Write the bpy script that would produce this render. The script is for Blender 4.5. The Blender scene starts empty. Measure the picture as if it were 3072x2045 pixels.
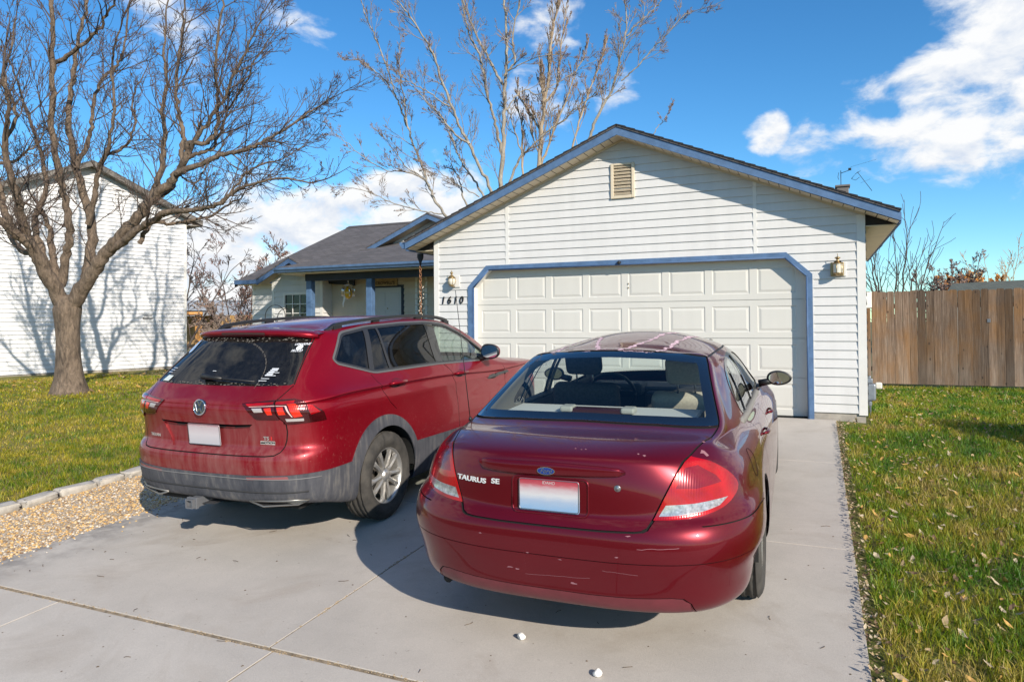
import bpy, bmesh, math, random
import numpy as np
from mathutils import Vector, Matrix, Euler
from mathutils.bvhtree import BVHTree
from mathutils.geometry import intersect_point_tri

S = bpy.context.scene
COL = S.collection
PI = math.pi
SLOPE = 0.0472922          # the driveway climbs towards the garage


def link(o):
    COL.objects.link(o)
    return o


def tag(o, label=None, cat=None, group=None, kind=None):
    if label: o['label'] = label
    if cat: o['category'] = cat
    if group: o['group'] = group
    if kind: o['kind'] = kind
    return o


def empty(name, loc=(0, 0, 0), rot=None):
    o = bpy.data.objects.new(name, None)
    o.empty_display_size = 0.2
    o.location = loc
    if rot is not None: o.rotation_euler = rot
    return link(o)


def set_smooth(me, flag=True):
    me.polygons.foreach_set('use_smooth', np.full(len(me.polygons), flag, dtype=bool))


def new_mesh(name, verts, faces, mats=None, parent=None, smooth=False, mi=None):
    me = bpy.data.meshes.new(name)
    me.from_pydata([tuple(v) for v in verts], [], faces)
    if mats is not None:
        for m in (mats if isinstance(mats, (list, tuple)) else [mats]):
            me.materials.append(m)
    if mi is not None:
        me.polygons.foreach_set('material_index', np.array(mi, dtype=np.int32))
    if smooth: set_smooth(me)
    me.update()
    o = bpy.data.objects.new(name, me)
    if parent is not None: o.parent = parent
    return link(o)


class MB:
    """collects shapes, then links them as ONE mesh object"""
    def __init__(self):
        self.v = []; self.f = []; self.m = []; self.s = []
        self.M = None

    def add(self, verts, faces, mi=0, smooth=False):
        b = len(self.v)
        if self.M is not None:
            verts = [self.M @ Vector(v) for v in verts]
        self.v += [tuple(v) for v in verts]
        self.f += [tuple(b + i for i in f) for f in faces]
        self.m += [mi] * len(faces)
        self.s += [smooth] * len(faces)
        return self

    def box(self, a, b, mi=0):
        x0, y0, z0 = a; x1, y1, z1 = b
        v = [(x0, y0, z0), (x1, y0, z0), (x1, y1, z0), (x0, y1, z0), (x0, y0, z1), (x1, y0, z1), (x1, y1, z1), (x0, y1, z1)]
        return self.add(v, [(0, 3, 2, 1), (4, 5, 6, 7), (0, 1, 5, 4), (1, 2, 6, 5), (2, 3, 7, 6), (3, 0, 4, 7)], mi)

    def bbox(self, a, b, r=0.005, mi=0):
        """box with chamfered edges"""
        bm = bmesh.new()
        bmesh.ops.create_cube(bm, size=1)
        for v in bm.verts:
            v.co = Vector(((a[0] + b[0]) / 2 + v.co.x * (b[0] - a[0]), (a[1] + b[1]) / 2 + v.co.y * (b[1] - a[1]), (a[2] + b[2]) / 2 + v.co.z * (b[2] - a[2])))
        bmesh.ops.bevel(bm, geom=bm.edges[:], offset=r, segments=2, profile=0.5, affect='EDGES')
        return self.bm(bm, mi)

    def bm(self, bm, mi=0, smooth=False):
        bm.verts.index_update()
        self.add([v.co.copy() for v in bm.verts], [[v.index for v in f.verts] for f in bm.faces], mi, smooth)
        bm.free()
        return self

    def prism(self, poly, axis, lo, hi, mi=0):
        """2D polygon extruded along an axis; axis 'y': poly is (x,z); 'x': (y,z); 'z': (x,y)"""
        n = len(poly)
        def P(p, h):
            if axis == 'y': return (p[0], h, p[1])
            if axis == 'x': return (h, p[0], p[1])
            return (p[0], p[1], h)
        v = [P(p, lo) for p in poly] + [P(p, hi) for p in poly]
        f = [tuple(range(n - 1, -1, -1)), tuple(range(n, 2 * n))]
        f += [(i, (i + 1) % n, n + (i + 1) % n, n + i) for i in range(n)]
        return self.add(v, f, mi)

    def quad(self, a, b, c, d, mi=0):
        return self.add([a, b, c, d], [(0, 1, 2, 3)], mi)

    def tube(self, pts, rad, n=8, mi=0, cap=True, smooth=True):
        pts = [Vector(p) for p in pts]
        if not isinstance(rad, (list, tuple)): rad = [rad] * len(pts)
        V = []; F = []
        prev = None
        for i, p in enumerate(pts):
            t = (pts[min(i + 1, len(pts) - 1)] - pts[max(i - 1, 0)])
            if t.length < 1e-9: t = Vector((0, 0, 1))
            t.normalize()
            if prev is None:
                u = t.cross(Vector((0, 0, 1)) if abs(t.z) < 0.9 else Vector((1, 0, 0)))
            else:
                u = prev - t * prev.dot(t)
            u.normalize(); w = t.cross(u); prev = u
            for k in range(n):
                a = 2 * PI * k / n
                V.append(p + (u * math.cos(a) + w * math.sin(a)) * rad[i])
        for i in range(len(pts) - 1):
            for k in range(n):
                F.append((i * n + k, i * n + (k + 1) % n, (i + 1) * n + (k + 1) % n, (i + 1) * n + k))
        if cap:
            F.append(tuple(range(n - 1, -1, -1)))
            F.append(tuple((len(pts) - 1) * n + k for k in range(n)))
        return self.add(V, F, mi, smooth)

    def lathe(self, prof, n=24, axis='z', mi=0, smooth=True, closed=False):
        """prof: list of (radius, height)"""
        V = []; F = []
        for (r, h) in prof:
            for k in range(n):
                a = 2 * PI * k / n
                c, s_ = r * math.cos(a), r * math.sin(a)
                V.append((c, s_, h) if axis == 'z' else ((h, c, s_) if axis == 'x' else (c, h, s_)))
        m = len(prof)
        for i in range(m if closed else m - 1):
            j = (i + 1) % m
            for k in range(n):
                q = (i * n + k, i * n + (k + 1) % n, j * n + (k + 1) % n, j * n + k)
                F.append(q if axis != 'y' else q[::-1])
        return self.add(V, F, mi, smooth)

    def build(self, name, mats, parent=None):
        o = new_mesh(name, self.v, self.f, mats, parent, False, self.m)
        o.data.polygons.foreach_set('use_smooth', np.array(self.s, dtype=bool))
        return o


def cubic(keys, x):
    """smooth (monotone cubic) interpolation through (x,y) keys"""
    xs = np.array([k[0] for k in keys], float); ys = np.array([k[1] for k in keys], float)
    if x <= xs[0]: return float(ys[0])
    if x >= xs[-1]: return float(ys[-1])
    h = np.diff(xs); d = np.diff(ys) / h
    m = np.zeros(len(xs)); m[0] = d[0]; m[-1] = d[-1]
    for i in range(1, len(xs) - 1):
        m[i] = 0 if d[i - 1] * d[i] <= 0 else 2 * d[i - 1] * d[i] / (d[i - 1] + d[i])
    i = int(np.searchsorted(xs, x) - 1); t = (x - xs[i]) / h[i]
    return float((2 * t**3 - 3 * t**2 + 1) * ys[i] + (t**3 - 2 * t**2 + t) * h[i] * m[i] + (-2 * t**3 + 3 * t**2) * ys[i + 1] + (t**3 - t**2) * h[i] * m[i + 1])


# ---------------------------------------------------------------- node materials
class NT:
    def __init__(self, name):
        self.mat = bpy.data.materials.new(name)
        self.mat.use_nodes = True
        self.t = self.mat.node_tree
        self.n = self.t.nodes
        self.p = self.n['Principled BSDF']
        self.out = self.n['Material Output']

    def node(self, typ, **kw):
        nd = self.n.new(typ)
        for k, v in kw.items(): setattr(nd, k, v)
        return nd

    def L(self, a, b): self.t.links.new(a, b)

    def coord(self, scale=(1, 1, 1), kind='Object', rot=(0, 0, 0)):
        tc = self.node('ShaderNodeTexCoord'); mp = self.node('ShaderNodeMapping')
        mp.inputs['Scale'].default_value = scale; mp.inputs['Rotation'].default_value = rot
        self.L(tc.outputs[kind], mp.inputs['Vector'])
        return mp.outputs['Vector']

    def noise(self, vec, scale=5, detail=4, rough=0.55, dist=0.0):
        nd = self.node('ShaderNodeTexNoise')
        nd.inputs['Scale'].default_value = scale; nd.inputs['Detail'].default_value = detail
        nd.inputs['Roughness'].default_value = rough; nd.inputs['Distortion'].default_value = dist
        if vec is not None: self.L(vec, nd.inputs['Vector'])
        return nd.outputs['Fac']

    def vor(self, vec, scale=5, feature='F1', out='Distance'):
        nd = self.node('ShaderNodeTexVoronoi', feature=feature)
        nd.inputs['Scale'].default_value = scale
        self.L(vec, nd.inputs['Vector'])
        return nd.outputs[out]

    def ramp(self, fac, stops, interp='LINEAR'):
        nd = self.node('ShaderNodeValToRGB')
        nd.color_ramp.interpolation = interp
        el = nd.color_ramp.elements
        while len(el) < len(stops): el.new(0.5)
        for e, (p, c) in zip(el, stops):
            e.position = p
            e.color = (c, c, c, 1) if not hasattr(c, '__len__') else (*c[:3], 1)
        self.L(fac, nd.inputs['Fac'])
        return nd.outputs['Color']

    def mix(self, fac, a, b, mode='MIX'):
        nd = self.node('ShaderNodeMix', data_type='RGBA', blend_type=mode)
        for sock, v in ((nd.inputs[0], fac), (nd.inputs[6], a), (nd.inputs[7], b)):
            if hasattr(v, 'is_linked') or hasattr(v, 'links'): self.L(v, sock)
            elif hasattr(v, '__len__'): sock.default_value = (*v[:3], 1)
            else: sock.default_value = v
        return nd.outputs[2]

    def math(self, op, a, b=0.0, clamp=False):
        nd = self.node('ShaderNodeMath', operation=op); nd.use_clamp = clamp
        for sock, v in ((nd.inputs[0], a), (nd.inputs[1], b)):
            if hasattr(v, 'links'): self.L(v, sock)
            else: sock.default_value = v
        return nd.outputs[0]

    def sep(self, vec):
        nd = self.node('ShaderNodeSeparateXYZ'); self.L(vec, nd.inputs[0]); return nd.outputs

    def bump(self, h, strength=0.3, dist=0.01, normal=None):
        nd = self.node('ShaderNodeBump')
        nd.inputs['Strength'].default_value = strength; nd.inputs['Distance'].default_value = dist
        self.L(h, nd.inputs['Height'])
        if normal is not None: self.L(normal, nd.inputs['Normal'])
        self.L(nd.outputs[0], self.p.inputs['Normal'])
        return nd.outputs[0]

    def set(self, **kw):
        for k, v in kw.items():
            sock = self.p.inputs[k.replace('_', ' ')]
            if hasattr(v, 'links'): self.L(v, sock)
            elif hasattr(v, '__len__'): sock.default_value = (*v[:3], 1)
            else: sock.default_value = v
        return self


def plain(name, col, rough=0.5, metal=0.0, coat=0.0, var=0.0, scale=8.0, bump=0.0):
    m = NT(name)
    m.set(Roughness=rough, Metallic=metal, Coat_Weight=coat)
    if var:
        v = m.coord()
        f = m.noise(v, scale, 5)
        m.set(Base_Color=m.ramp(f, [(0.3, tuple(c * (1 - var) for c in col)), (0.7, tuple(min(1, c * (1 + var)) for c in col))]))
        if bump: m.bump(m.noise(v, scale * 4, 4), bump, 0.01)
    else:
        m.set(Base_Color=col)
    return m.mat


def clip_poly(poly, a, b, c):
    """keep the part of a 2D polygon where a*x+b*y<=c"""
    out = []
    for i in range(len(poly)):
        p, q = poly[i], poly[(i + 1) % len(poly)]
        dp, dq = a * p[0] + b * p[1] - c, a * q[0] + b * q[1] - c
        if dp <= 0: out.append(p)
        if dp * dq < 0:
            t = dp / (dp - dq)
            out.append((p[0] + (q[0] - p[0]) * t, p[1] + (q[1] - p[1]) * t))
    return out


def round_poly(poly, r, n=5):
    """round the corners of a polygon; r one radius or a list"""
    out = []
    N = len(poly)
    for i in range(N):
        p = Vector(poly[i]); a = Vector(poly[i - 1]) - p; b = Vector(poly[(i + 1) % N]) - p
        rr = r[i] if isinstance(r, (list, tuple)) else r
        rr = min(rr, a.length * 0.45, b.length * 0.45)
        if rr < 1e-4:
            out.append(tuple(p)); continue
        A = p + a.normalized() * rr; B = p + b.normalized() * rr
        for k in range(n + 1):
            t = k / n
            out.append(tuple(A * (1 - t)**2 + p * 2 * t * (1 - t) + B * t * t))
    return out
# ---------------------------------------------------------------- camera
def make_camera():
    yaw, pit, rol = 0.412093204, 0.0137108, -0.00829842
    fw = Vector((-math.sin(yaw) * math.cos(pit), math.cos(yaw) * math.cos(pit), math.sin(pit)))
    rt = Vector((math.cos(yaw), math.sin(yaw), 0)); up = rt.cross(fw)
    c, s_ = math.cos(rol), math.sin(rol)
    r2 = c * rt + s_ * up; u2 = -s_ * rt + c * up
    cd = bpy.data.cameras.new('camera'); co = link(bpy.data.objects.new('camera', cd))
    M = Matrix((r2, u2, -fw)).transposed().to_4x4(); M.translation = (0, -10.1248631, 1.3029162)
    co.matrix_world = M
    cd.sensor_width = 36; cd.lens = 36 * 2098.308 / 3072
    cd.shift_y = -82.8916 / 3072
    cd.clip_start = 0.05; cd.clip_end = 3000
    S.camera = co
    return co


CAM = make_camera()
S.view_settings.view_transform = 'Standard'
S.view_settings.look = 'None'
S.view_settings.gamma = 1.0
# ---------------------------------------------------------------- car bodies
def limit_fit(V, F, it=14):
    """move a cage so that its subdivision surface passes through the given points"""
    target = V.copy(); n = len(V)
    edges = {}
    for f in F:
        for i in range(len(f)):
            a, b = f[i], f[(i + 1) % len(f)]
            edges.setdefault((min(a, b), max(a, b)), []).append(f)
    nb = [set() for _ in range(n)]; bnd = [set() for _ in range(n)]
    for (a, b), fs in edges.items():
        nb[a].add(b); nb[b].add(a)
        if len(fs) == 1: bnd[a].add(b); bnd[b].add(a)
    rows = np.zeros((n, n))
    for v in range(n):
        if bnd[v]:
            rows[v, v] = 4 / 6
            for w in bnd[v]: rows[v, w] += 1 / 6
        else:
            k = len(nb[v])
            rows[v, v] += k * k
            for w in nb[v]: rows[v, w] += 4
            for f in F_of[v] if False else [f for f in F if v in f]:
                i = f.index(v)
                for j, w in enumerate(f):
                    if j != i and w not in nb[v]: rows[v, w] += 1.0
            rows[v] /= rows[v].sum()
    P = target.copy()
    for _ in range(it):
        P += 0.9 * (target - rows @ P)
    return P


def car_surface(rings, roof_in, level=3):
    """rings: list of half rings (k points each, rear centre -> right side -> front centre);
    roof_in(i, j) gives the inner roof points. Returns a dense full mesh (verts, faces, normals)."""
    K = len(rings[0]); R = len(rings)
    V = []; idx = {}
    def key(r, c): return idx[(r, c)]
    for r in range(R):
        for c in range(K):
            idx[(r, c)] = len(V); V.append(rings[r][c])
        for c in range(1, K - 1):
            idx[(r, -c)] = len(V); p = rings[r][c]; V.append((-p[0], p[1], p[2]))
    ring = list(range(0, K)) + [-c for c in range(K - 2, 0, -1)]
    F = []
    for r in range(R - 1):
        for a in range(len(ring)):
            c, d = ring[a], ring[(a + 1) % len(ring)]
            F.append((key(r, c), key(r, d), key(r + 1, d), key(r + 1, c)))
    # roof grid: across i = -3..3, along j = 0..nj (rear edge, side columns 4.., front edge)
    nj = K - 8 + 1
    def G(i, j):
        a = abs(i); sg = 1 if i >= 0 else -1
        if j == 0: c = a
        elif j == nj: c = K - 1 - a
        elif a == 3: c = 3 + j
        else: c = None
        if c is not None:
            return key(R - 1, c if (sg > 0 or c in (0, K - 1)) else -c)
        k = ('g', i, j)
        if k not in idx:
            p = roof_in(a, j); idx[k] = len(V); V.append((p[0] * (1 if i >= 0 else -1), p[1], p[2]))
        return idx[k]
    for j in range(nj):
        for i in range(-3, 3):
            F.append((G(i, j), G(i + 1, j), G(i + 1, j + 1), G(i, j + 1)))
    V = np.array(V, float)
    P = limit_fit(V, F)
    me = bpy.data.meshes.new('tmp'); me.from_pydata([tuple(p) for p in P], [], F)
    o = bpy.data.objects.new('tmp', me); COL.objects.link(o)
    md = o.modifiers.new('s', 'SUBSURF'); md.levels = level; md.render_levels = level
    md.use_limit_surface = True; md.boundary_smooth = 'ALL'
    dg = bpy.context.evaluated_depsgraph_get(); ev = o.evaluated_get(dg)
    m2 = bpy.data.meshes.new_from_object(ev)
    bpy.data.objects.remove(o); bpy.data.meshes.remove(me)
    verts = [v.co.copy() for v in m2.vertices]; faces = [tuple(p.vertices) for p in m2.polygons]
    nor = [v.normal.copy() for v in m2.vertices]
    bpy.data.meshes.remove(m2)
    return verts, faces, nor
def offset_line(pl, d, closed=False):
    n = len(pl); out = []
    for i in range(n):
        p = Vector(pl[i])
        a = Vector(pl[(i - 1) % n]) if (closed or i > 0) else None
        b = Vector(pl[(i + 1) % n]) if (closed or i < n - 1) else None
        ns = []
        if a is not None and (p - a).length > 1e-7: t = (p - a).normalized(); ns.append(Vector((-t.y, t.x)))
        if b is not None and (b - p).length > 1e-7: t = (b - p).normalized(); ns.append(Vector((-t.y, t.x)))
        nn = ns[0] if len(ns) == 1 else (ns[0] + ns[1])
        if nn.length < 1e-6: nn = ns[0]
        nn.normalize()
        k = 1.0 if len(ns) == 1 else 1 / max(0.5, nn.dot(ns[0]))
        out.append(tuple(p + nn * d * k))
    return out


def spline(pts, n=6, closed=False):
    """Catmull-Rom through 2D/3D points"""
    P = [Vector(p) for p in pts]; N = len(P); out = []
    for i in range(N if closed else N - 1):
        p1, p2 = P[i], P[(i + 1) % N]
        p0 = P[(i - 1) % N] if (closed or i > 0) else p1 * 2 - p2
        p3 = P[(i + 2) % N] if (closed or i < N - 2) else p2 * 2 - p1
        for k in range(n):
            t = k / n
            out.append(tuple(0.5 * ((2 * p1) + (p2 - p0) * t + (2 * p0 - 5 * p1 + 4 * p2 - p3) * t * t + (3 * p1 - p0 - 3 * p2 + p3) * t**3)))
    if not closed: out.append(tuple(P[-1]))
    return out


AX = {'x': (1, 2), 'y': (0, 2), 'z': (0, 1)}


def in_poly(p, poly):
    x, y = p; c = False; j = len(poly) - 1
    for i in range(len(poly)):
        xi, yi = poly[i]; xj, yj = poly[j]
        if (yi > y) != (yj > y) and x < (xj - xi) * (y - yi) / (yj - yi) + xi: c = not c
        j = i
    return c


class CarCut:
    """the right half of a car skin, cut along outlines into panels"""
    def __init__(self, surf):
        self.V, self.F, self.N = surf
        self.bvh = BVHTree.FromPolygons(self.V, self.F)
        bm = self.bm = bmesh.new()
        half = [f for f in self.F if sum(self.V[i].x for i in f) > 1e-4]
        used = sorted({i for f in half for i in f}); mp = {}
        for i in used: mp[i] = bm.verts.new(self.V[i])
        for f in half: bm.faces.new([mp[i] for i in f])
        self.lay = bm.faces.layers.int.new('part')
        self.ids = {'body': 0}
        bm.normal_update()

    def normal_at(self, co):
        loc, n, fi, d = self.bvh.find_nearest(co)
        if fi is None: return Vector((0, 0, 1))
        f = self.F[fi]; w = []
        for i in f:
            w.append(1 / ((self.V[i] - loc).length + 1e-5))
        # inverse bilinear is overkill: triangle barycentric inside the quad
        best = None
        for tri in ((0, 1, 2), (0, 2, 3)):
            if max(tri) >= len(f): continue
            a, b, c = (self.V[f[k]] for k in tri)
            if best is None or intersect_point_tri(loc, a, b, c):
                best = tri
        a, b, c = (self.V[f[k]] for k in best)
        v0, v1, v2 = b - a, c - a, loc - a
        d00, d01, d11, d20, d21 = v0.dot(v0), v0.dot(v1), v1.dot(v1), v2.dot(v0), v2.dot(v1)
        den = d00 * d11 - d01 * d01
        if abs(den) < 1e-14: return self.N[f[best[0]]].copy()
        v = (d11 * d20 - d01 * d21) / den; u = (d00 * d21 - d01 * d20) / den
        n = self.N[f[best[0]]] * (1 - v - u) + self.N[f[best[1]]] * v + self.N[f[best[2]]] * u
        return n.normalized()

    def pid(self, name):
        return self.ids.setdefault(name, len(self.ids))

    def cut(self, name, poly, axis, filt=None, over=('body',)):
        """faces inside the outline (seen along an axis) become part `name`"""
        i, j = AX[axis]; bm = self.bm; lay = self.lay
        over = {self.pid(o) for o in over}
        xs = [p[0] for p in poly]; ys = [p[1] for p in poly]
        bx = (min(xs), max(xs), min(ys), max(ys))
        def ok(f):
            if f[lay] not in over: return False
            a = [v.co[i] for v in f.verts]; b = [v.co[j] for v in f.verts]
            if max(a) < bx[0] or min(a) > bx[1] or max(b) < bx[2] or min(b) > bx[3]: return False
            return filt is None or filt(f.calc_center_median(), f.normal)
        cand = {f for f in bm.faces if ok(f)}
        n = len(poly)
        for k in range(n):
            p, q = poly[k], poly[(k + 1) % n]
            if abs(p[0] - q[0]) + abs(p[1] - q[1]) < 1e-7: continue
            lx, hx, ly, hy = min(p[0], q[0]), max(p[0], q[0]), min(p[1], q[1]), max(p[1], q[1])
            sel = []
            for f in cand:
                a = [v.co[i] for v in f.verts]; b = [v.co[j] for v in f.verts]
                if max(a) >= lx - 1e-4 and min(a) <= hx + 1e-4 and max(b) >= ly - 1e-4 and min(b) <= hy + 1e-4: sel.append(f)
            if not sel: continue
            no = [0, 0, 0]; no[i] = q[1] - p[1]; no[j] = -(q[0] - p[0])
            co = [0, 0, 0]; co[i] = p[0]; co[j] = p[1]
            geom = list({e for f in sel for e in f.edges}) + list({v for f in sel for v in f.verts}) + sel
            r = bmesh.ops.bisect_plane(bm, geom=geom, dist=1e-5, plane_co=co, plane_no=no)
            cand = {f for f in cand if f.is_valid} | {f for f in r['geom'] if isinstance(f, bmesh.types.BMFace)}
        bm.normal_update()
        pid = self.pid(name)
        for f in cand:
            c = f.calc_center_median()
            if f[lay] in over and in_poly((c[i], c[j]), poly): f[lay] = pid
        return self

    def seam(self, line, axis, filt=None, over=('body',), w=0.006, name='seam', closed=False):
        if closed:
            a = offset_line(line, w / 2, True); b = offset_line(line, -w / 2, True)
            for k in range(len(line)):
                m = (k + 1) % len(line)
                self.cut(name, [a[k], a[m], b[m], b[k]], axis, filt, over)
        else:
            a = offset_line(line, w / 2); b = offset_line(line, -w / 2)
            self.cut(name, a + b[::-1], axis, filt, over)

    def emit(self, names, oname, mats, parent, h=0.0, side=None, rim=True, base=0.0, mi=None):
        """side None: both halves welded into one mesh; +1/-1: that side only.
        h raises the skin along its normal, rim closes it down to `base`."""
        names = (names,) if isinstance(names, str) else names
        pids = {self.ids[n]: (mi or {}).get(n, 0) for n in names if n in self.ids}
        fs = [f for f in self.bm.faces if f[self.lay] in pids]
        if not fs: return None
        vid = {}; P = []; Nn = []
        for f in fs:
            for v in f.verts:
                if v not in vid:
                    vid[v] = len(P); P.append(v.co.copy()); Nn.append(self.normal_at(v.co))
        ec = {}
        for f in fs:
            for e in f.edges: ec[e] = ec.get(e, 0) + 1
        verts = []; faces = []; lnor = []; mis = []
        signs = (1, -1) if side is None else (side,)
        for sg in signs:
            b0 = len(verts)
            for p, n in zip(P, Nn):
                q = p + n * h; verts.append((q.x * sg, q.y, q.z))
            for f in fs:
                ids = [b0 + vid[v] for v in f.verts]
                ns = [Vector((Nn[vid[v]].x * sg, Nn[vid[v]].y, Nn[vid[v]].z)) for v in f.verts]
                if sg < 0: ids.reverse(); ns.reverse()
                faces.append(ids); lnor.append(ns); mis.append(pids[f[self.lay]])
            if abs(h - base) > 1e-6 and rim:
                for f in fs:
                    for l in f.loops:
                        if ec[l.edge] != 1: continue
                        va, vb = l.vert, l.link_loop_next.vert
                        if side is None and abs(va.co.x) < 1e-4 and abs(vb.co.x) < 1e-4: continue
                        a, b = vid[va], vid[vb]; k = len(verts)
                        for t in (a, b):
                            q = P[t] + Nn[t] * base; verts.append((q.x * sg, q.y, q.z))
                        qd = [b0 + b, b0 + a, k, k + 1]
                        if sg < 0: qd.reverse()
                        faces.append(qd); mis.append(pids[f[self.lay]])
                        c = [Vector(verts[t]) for t in qd]; nn = (c[2] - c[0]).cross(c[3] - c[1])
                        nn = nn.normalized() if nn.length > 1e-12 else Vector((0, 0, 1))
                        lnor.append([nn] * 4)
        o = new_mesh(oname, verts, faces, mats, parent, True, mis)
        o.data.normals_split_custom_set([tuple(n) for ns in lnor for n in ns])
        return o

    def liner(self, names, oname, mat, parent, d=0.02, filt=None):
        pids = {self.ids[n] for n in names if n in self.ids}
        V = []; F = []; vid = {}
        for f in self.bm.faces:
            if f[self.lay] not in pids: continue
            if filt and not filt(f.calc_center_median()): continue
            for sg in (1, -1):
                ids = []
                for v in f.verts:
                    k = (v, sg)
                    if k not in vid:
                        q = v.co - self.normal_at(v.co) * d; vid[k] = len(V); V.append((max(q.x, 0) * sg, q.y, q.z))
                    ids.append(vid[k])
                F.append(ids if sg < 0 else ids[::-1])
        return new_mesh(oname, V, F, mat, parent, True)

    def project(self, pts, axis, lift=0.001, mirror=False):
        """lay 3D points onto the skin along an axis ('y': from behind, 'x': from the right, 'z': from above)"""
        D = {'y': Vector((0, 1, 0)), 'x': Vector((-1, 0, 0)), 'z': Vector((0, 0, -1)), '-x': Vector((1, 0, 0))}[axis]
        out = []
        for p in pts:
            p = Vector(p); o = p.copy()
            if axis == 'y': o.y = -4
            elif axis == 'x': o.x = 4
            elif axis == '-x': o.x = -4
            else: o.z = 4
            loc, n, fi, d = self.bvh.ray_cast(o, D)
            if loc is None: loc, n, fi, d = self.bvh.find_nearest(p)
            n = self.normal_at(loc)
            out.append(loc + n * lift)
        return out


def text_geo(s, size=0.05, extrude=0.003, bold=False, shear=0.0, align='CENTER', spacing=1.0):
    cu = bpy.data.curves.new('t', 'FONT'); cu.body = s; cu.size = size; cu.extrude = extrude
    cu.align_x = align; cu.align_y = 'CENTER'; cu.shear = shear; cu.space_character = spacing
    cu.resolution_u = 3
    if bold: cu.offset = size * 0.02
    o = bpy.data.objects.new('t', cu); COL.objects.link(o)
    dg = bpy.context.evaluated_depsgraph_get()
    me = bpy.data.meshes.new_from_object(o.evaluated_get(dg))
    V = [v.co.copy() for v in me.vertices]; F = [tuple(p.vertices) for p in me.polygons]
    bpy.data.objects.remove(o); bpy.data.curves.remove(cu); bpy.data.meshes.remove(me)
    return V, F
# ---------------------------------------------------------------- shared car materials
def paint_mat(name, base, dust=None, dust_col=(.42, .36, .31), metal=.35, rear=(-.75, -1.0), coat=.6):
    m = NT(name)
    v = m.coord()
    n = m.noise(v, 3.0, 3)
    col = m.mix(n, tuple(c * .9 for c in base), tuple(c * 1.1 for c in base))
    rough = .30
    if dust:
        st = m.noise(m.coord((22, 22, 2.2)), 1.0, 5, .6)
        cl = m.noise(m.coord((2.2, 2.2, 2.2)), 1.0, 4, .6)
        sp = m.noise(m.coord((60, 60, 40)), 1.0, 3, .7)
        xyz = m.sep(v)
        mr = m.node('ShaderNodeMapRange'); mr.inputs['From Min'].default_value = rear[0]; mr.inputs['From Max'].default_value = rear[1]
        m.L(xyz[1], mr.inputs['Value'])
        zl = m.node('ShaderNodeMapRange'); zl.inputs['From Min'].default_value = 1.16; zl.inputs['From Max'].default_value = .80
        m.L(xyz[2], zl.inputs['Value'])
        a = m.math('MULTIPLY', mr.outputs[0], zl.outputs[0])
        streak = m.math('ADD', m.math('MULTIPLY', st, .70), m.math('MULTIPLY', cl, .50))
        f1 = m.math('MULTIPLY', a, m.math('MULTIPLY', m.math('SUBTRACT', streak, .44, True), 1.5), True)
        # splashed mud specks low along the sides
        sl = m.node('ShaderNodeMapRange'); sl.inputs['From Min'].default_value = 1.05; sl.inputs['From Max'].default_value = .45
        m.L(xyz[2], sl.inputs['Value'])
        spk = m.ramp(sp, [(.60, 0), (.70, 1)])
        f2 = m.math('MULTIPLY', sl.outputs[0], m.math('ADD', m.math('MULTIPLY', spk, .45), m.math('MULTIPLY', cl, .06)), True)
        f = m.math('MULTIPLY', m.math('MAXIMUM', f1, f2), dust, True)
        col = m.mix(f, col, dust_col)
        m.set(Roughness=m.math('ADD', m.math('MULTIPLY', f, .5), .32), Metallic=m.math('MULTIPLY', m.math('SUBTRACT', 1.0, f), metal))
        m.set(Coat_Weight=m.math('SUBTRACT', coat, m.math('MULTIPLY', f, 1.2), True))
    else:
        m.set(Roughness=rough, Metallic=metal, Coat_Weight=coat)
    m.set(Base_Color=col, Coat_Roughness=.02, Coat_IOR=1.38, Specular_IOR_Level=.25)
    return m.mat


def glass_mat(name, tint, refl=1.0, dirt=0.0):
    m = NT(name)
    m.n.remove(m.p)
    tr = m.node('ShaderNodeBsdfTransparent'); tr.inputs[0].default_value = (*tint, 1)
    gl = m.node('ShaderNodeBsdfGlossy'); gl.inputs['Roughness'].default_value = 0.01; gl.inputs[0].default_value = (refl, refl, refl, 1)
    ge = m.node('ShaderNodeNewGeometry'); dt = m.node('ShaderNodeVectorMath', operation='DOT_PRODUCT')
    m.L(ge.outputs['Incoming'], dt.inputs[0]); m.L(ge.outputs['Normal'], dt.inputs[1])
    sch = m.math('POWER', m.math('SUBTRACT', 1.0, m.math('ABSOLUTE', dt.outputs['Value']), True), 5.0)
    mx = m.node('ShaderNodeMixShader')
    f = m.math('ADD', m.math('MULTIPLY', sch, .90), .05, True)
    m.L(f, mx.inputs[0]); m.L(tr.outputs[0], mx.inputs[1]); m.L(gl.outputs[0], mx.inputs[2])
    last = mx.outputs[0]
    if dirt:
        df = m.node('ShaderNodeBsdfDiffuse'); df.inputs[0].default_value = (.45, .42, .38, 1)
        v = m.coord(); a = m.noise(v, 4, 5, .6); b = m.noise(m.coord((30, 30, 6)), 1, 3, .6)
        k = m.math('MULTIPLY', m.math('MULTIPLY', a, b), dirt, True)
        m2 = m.node('ShaderNodeMixShader'); m.L(k, m2.inputs[0]); m.L(last, m2.inputs[1]); m.L(df.outputs[0], m2.inputs[2]); last = m2.outputs[0]
    m.L(last, m.out.inputs['Surface'])
    return m.mat


def tyre_mat():
    m = NT('tyre_rubber')
    v = m.coord()
    n = m.noise(v, 9, 5, .6)
    m.set(Base_Color=m.ramp(n, [(.3, (.022, .021, .02)), (.75, (.075, .068, .060))]), Roughness=.85)
    m.bump(m.noise(v, 90, 3), .25, .004)
    return m.mat


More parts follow.
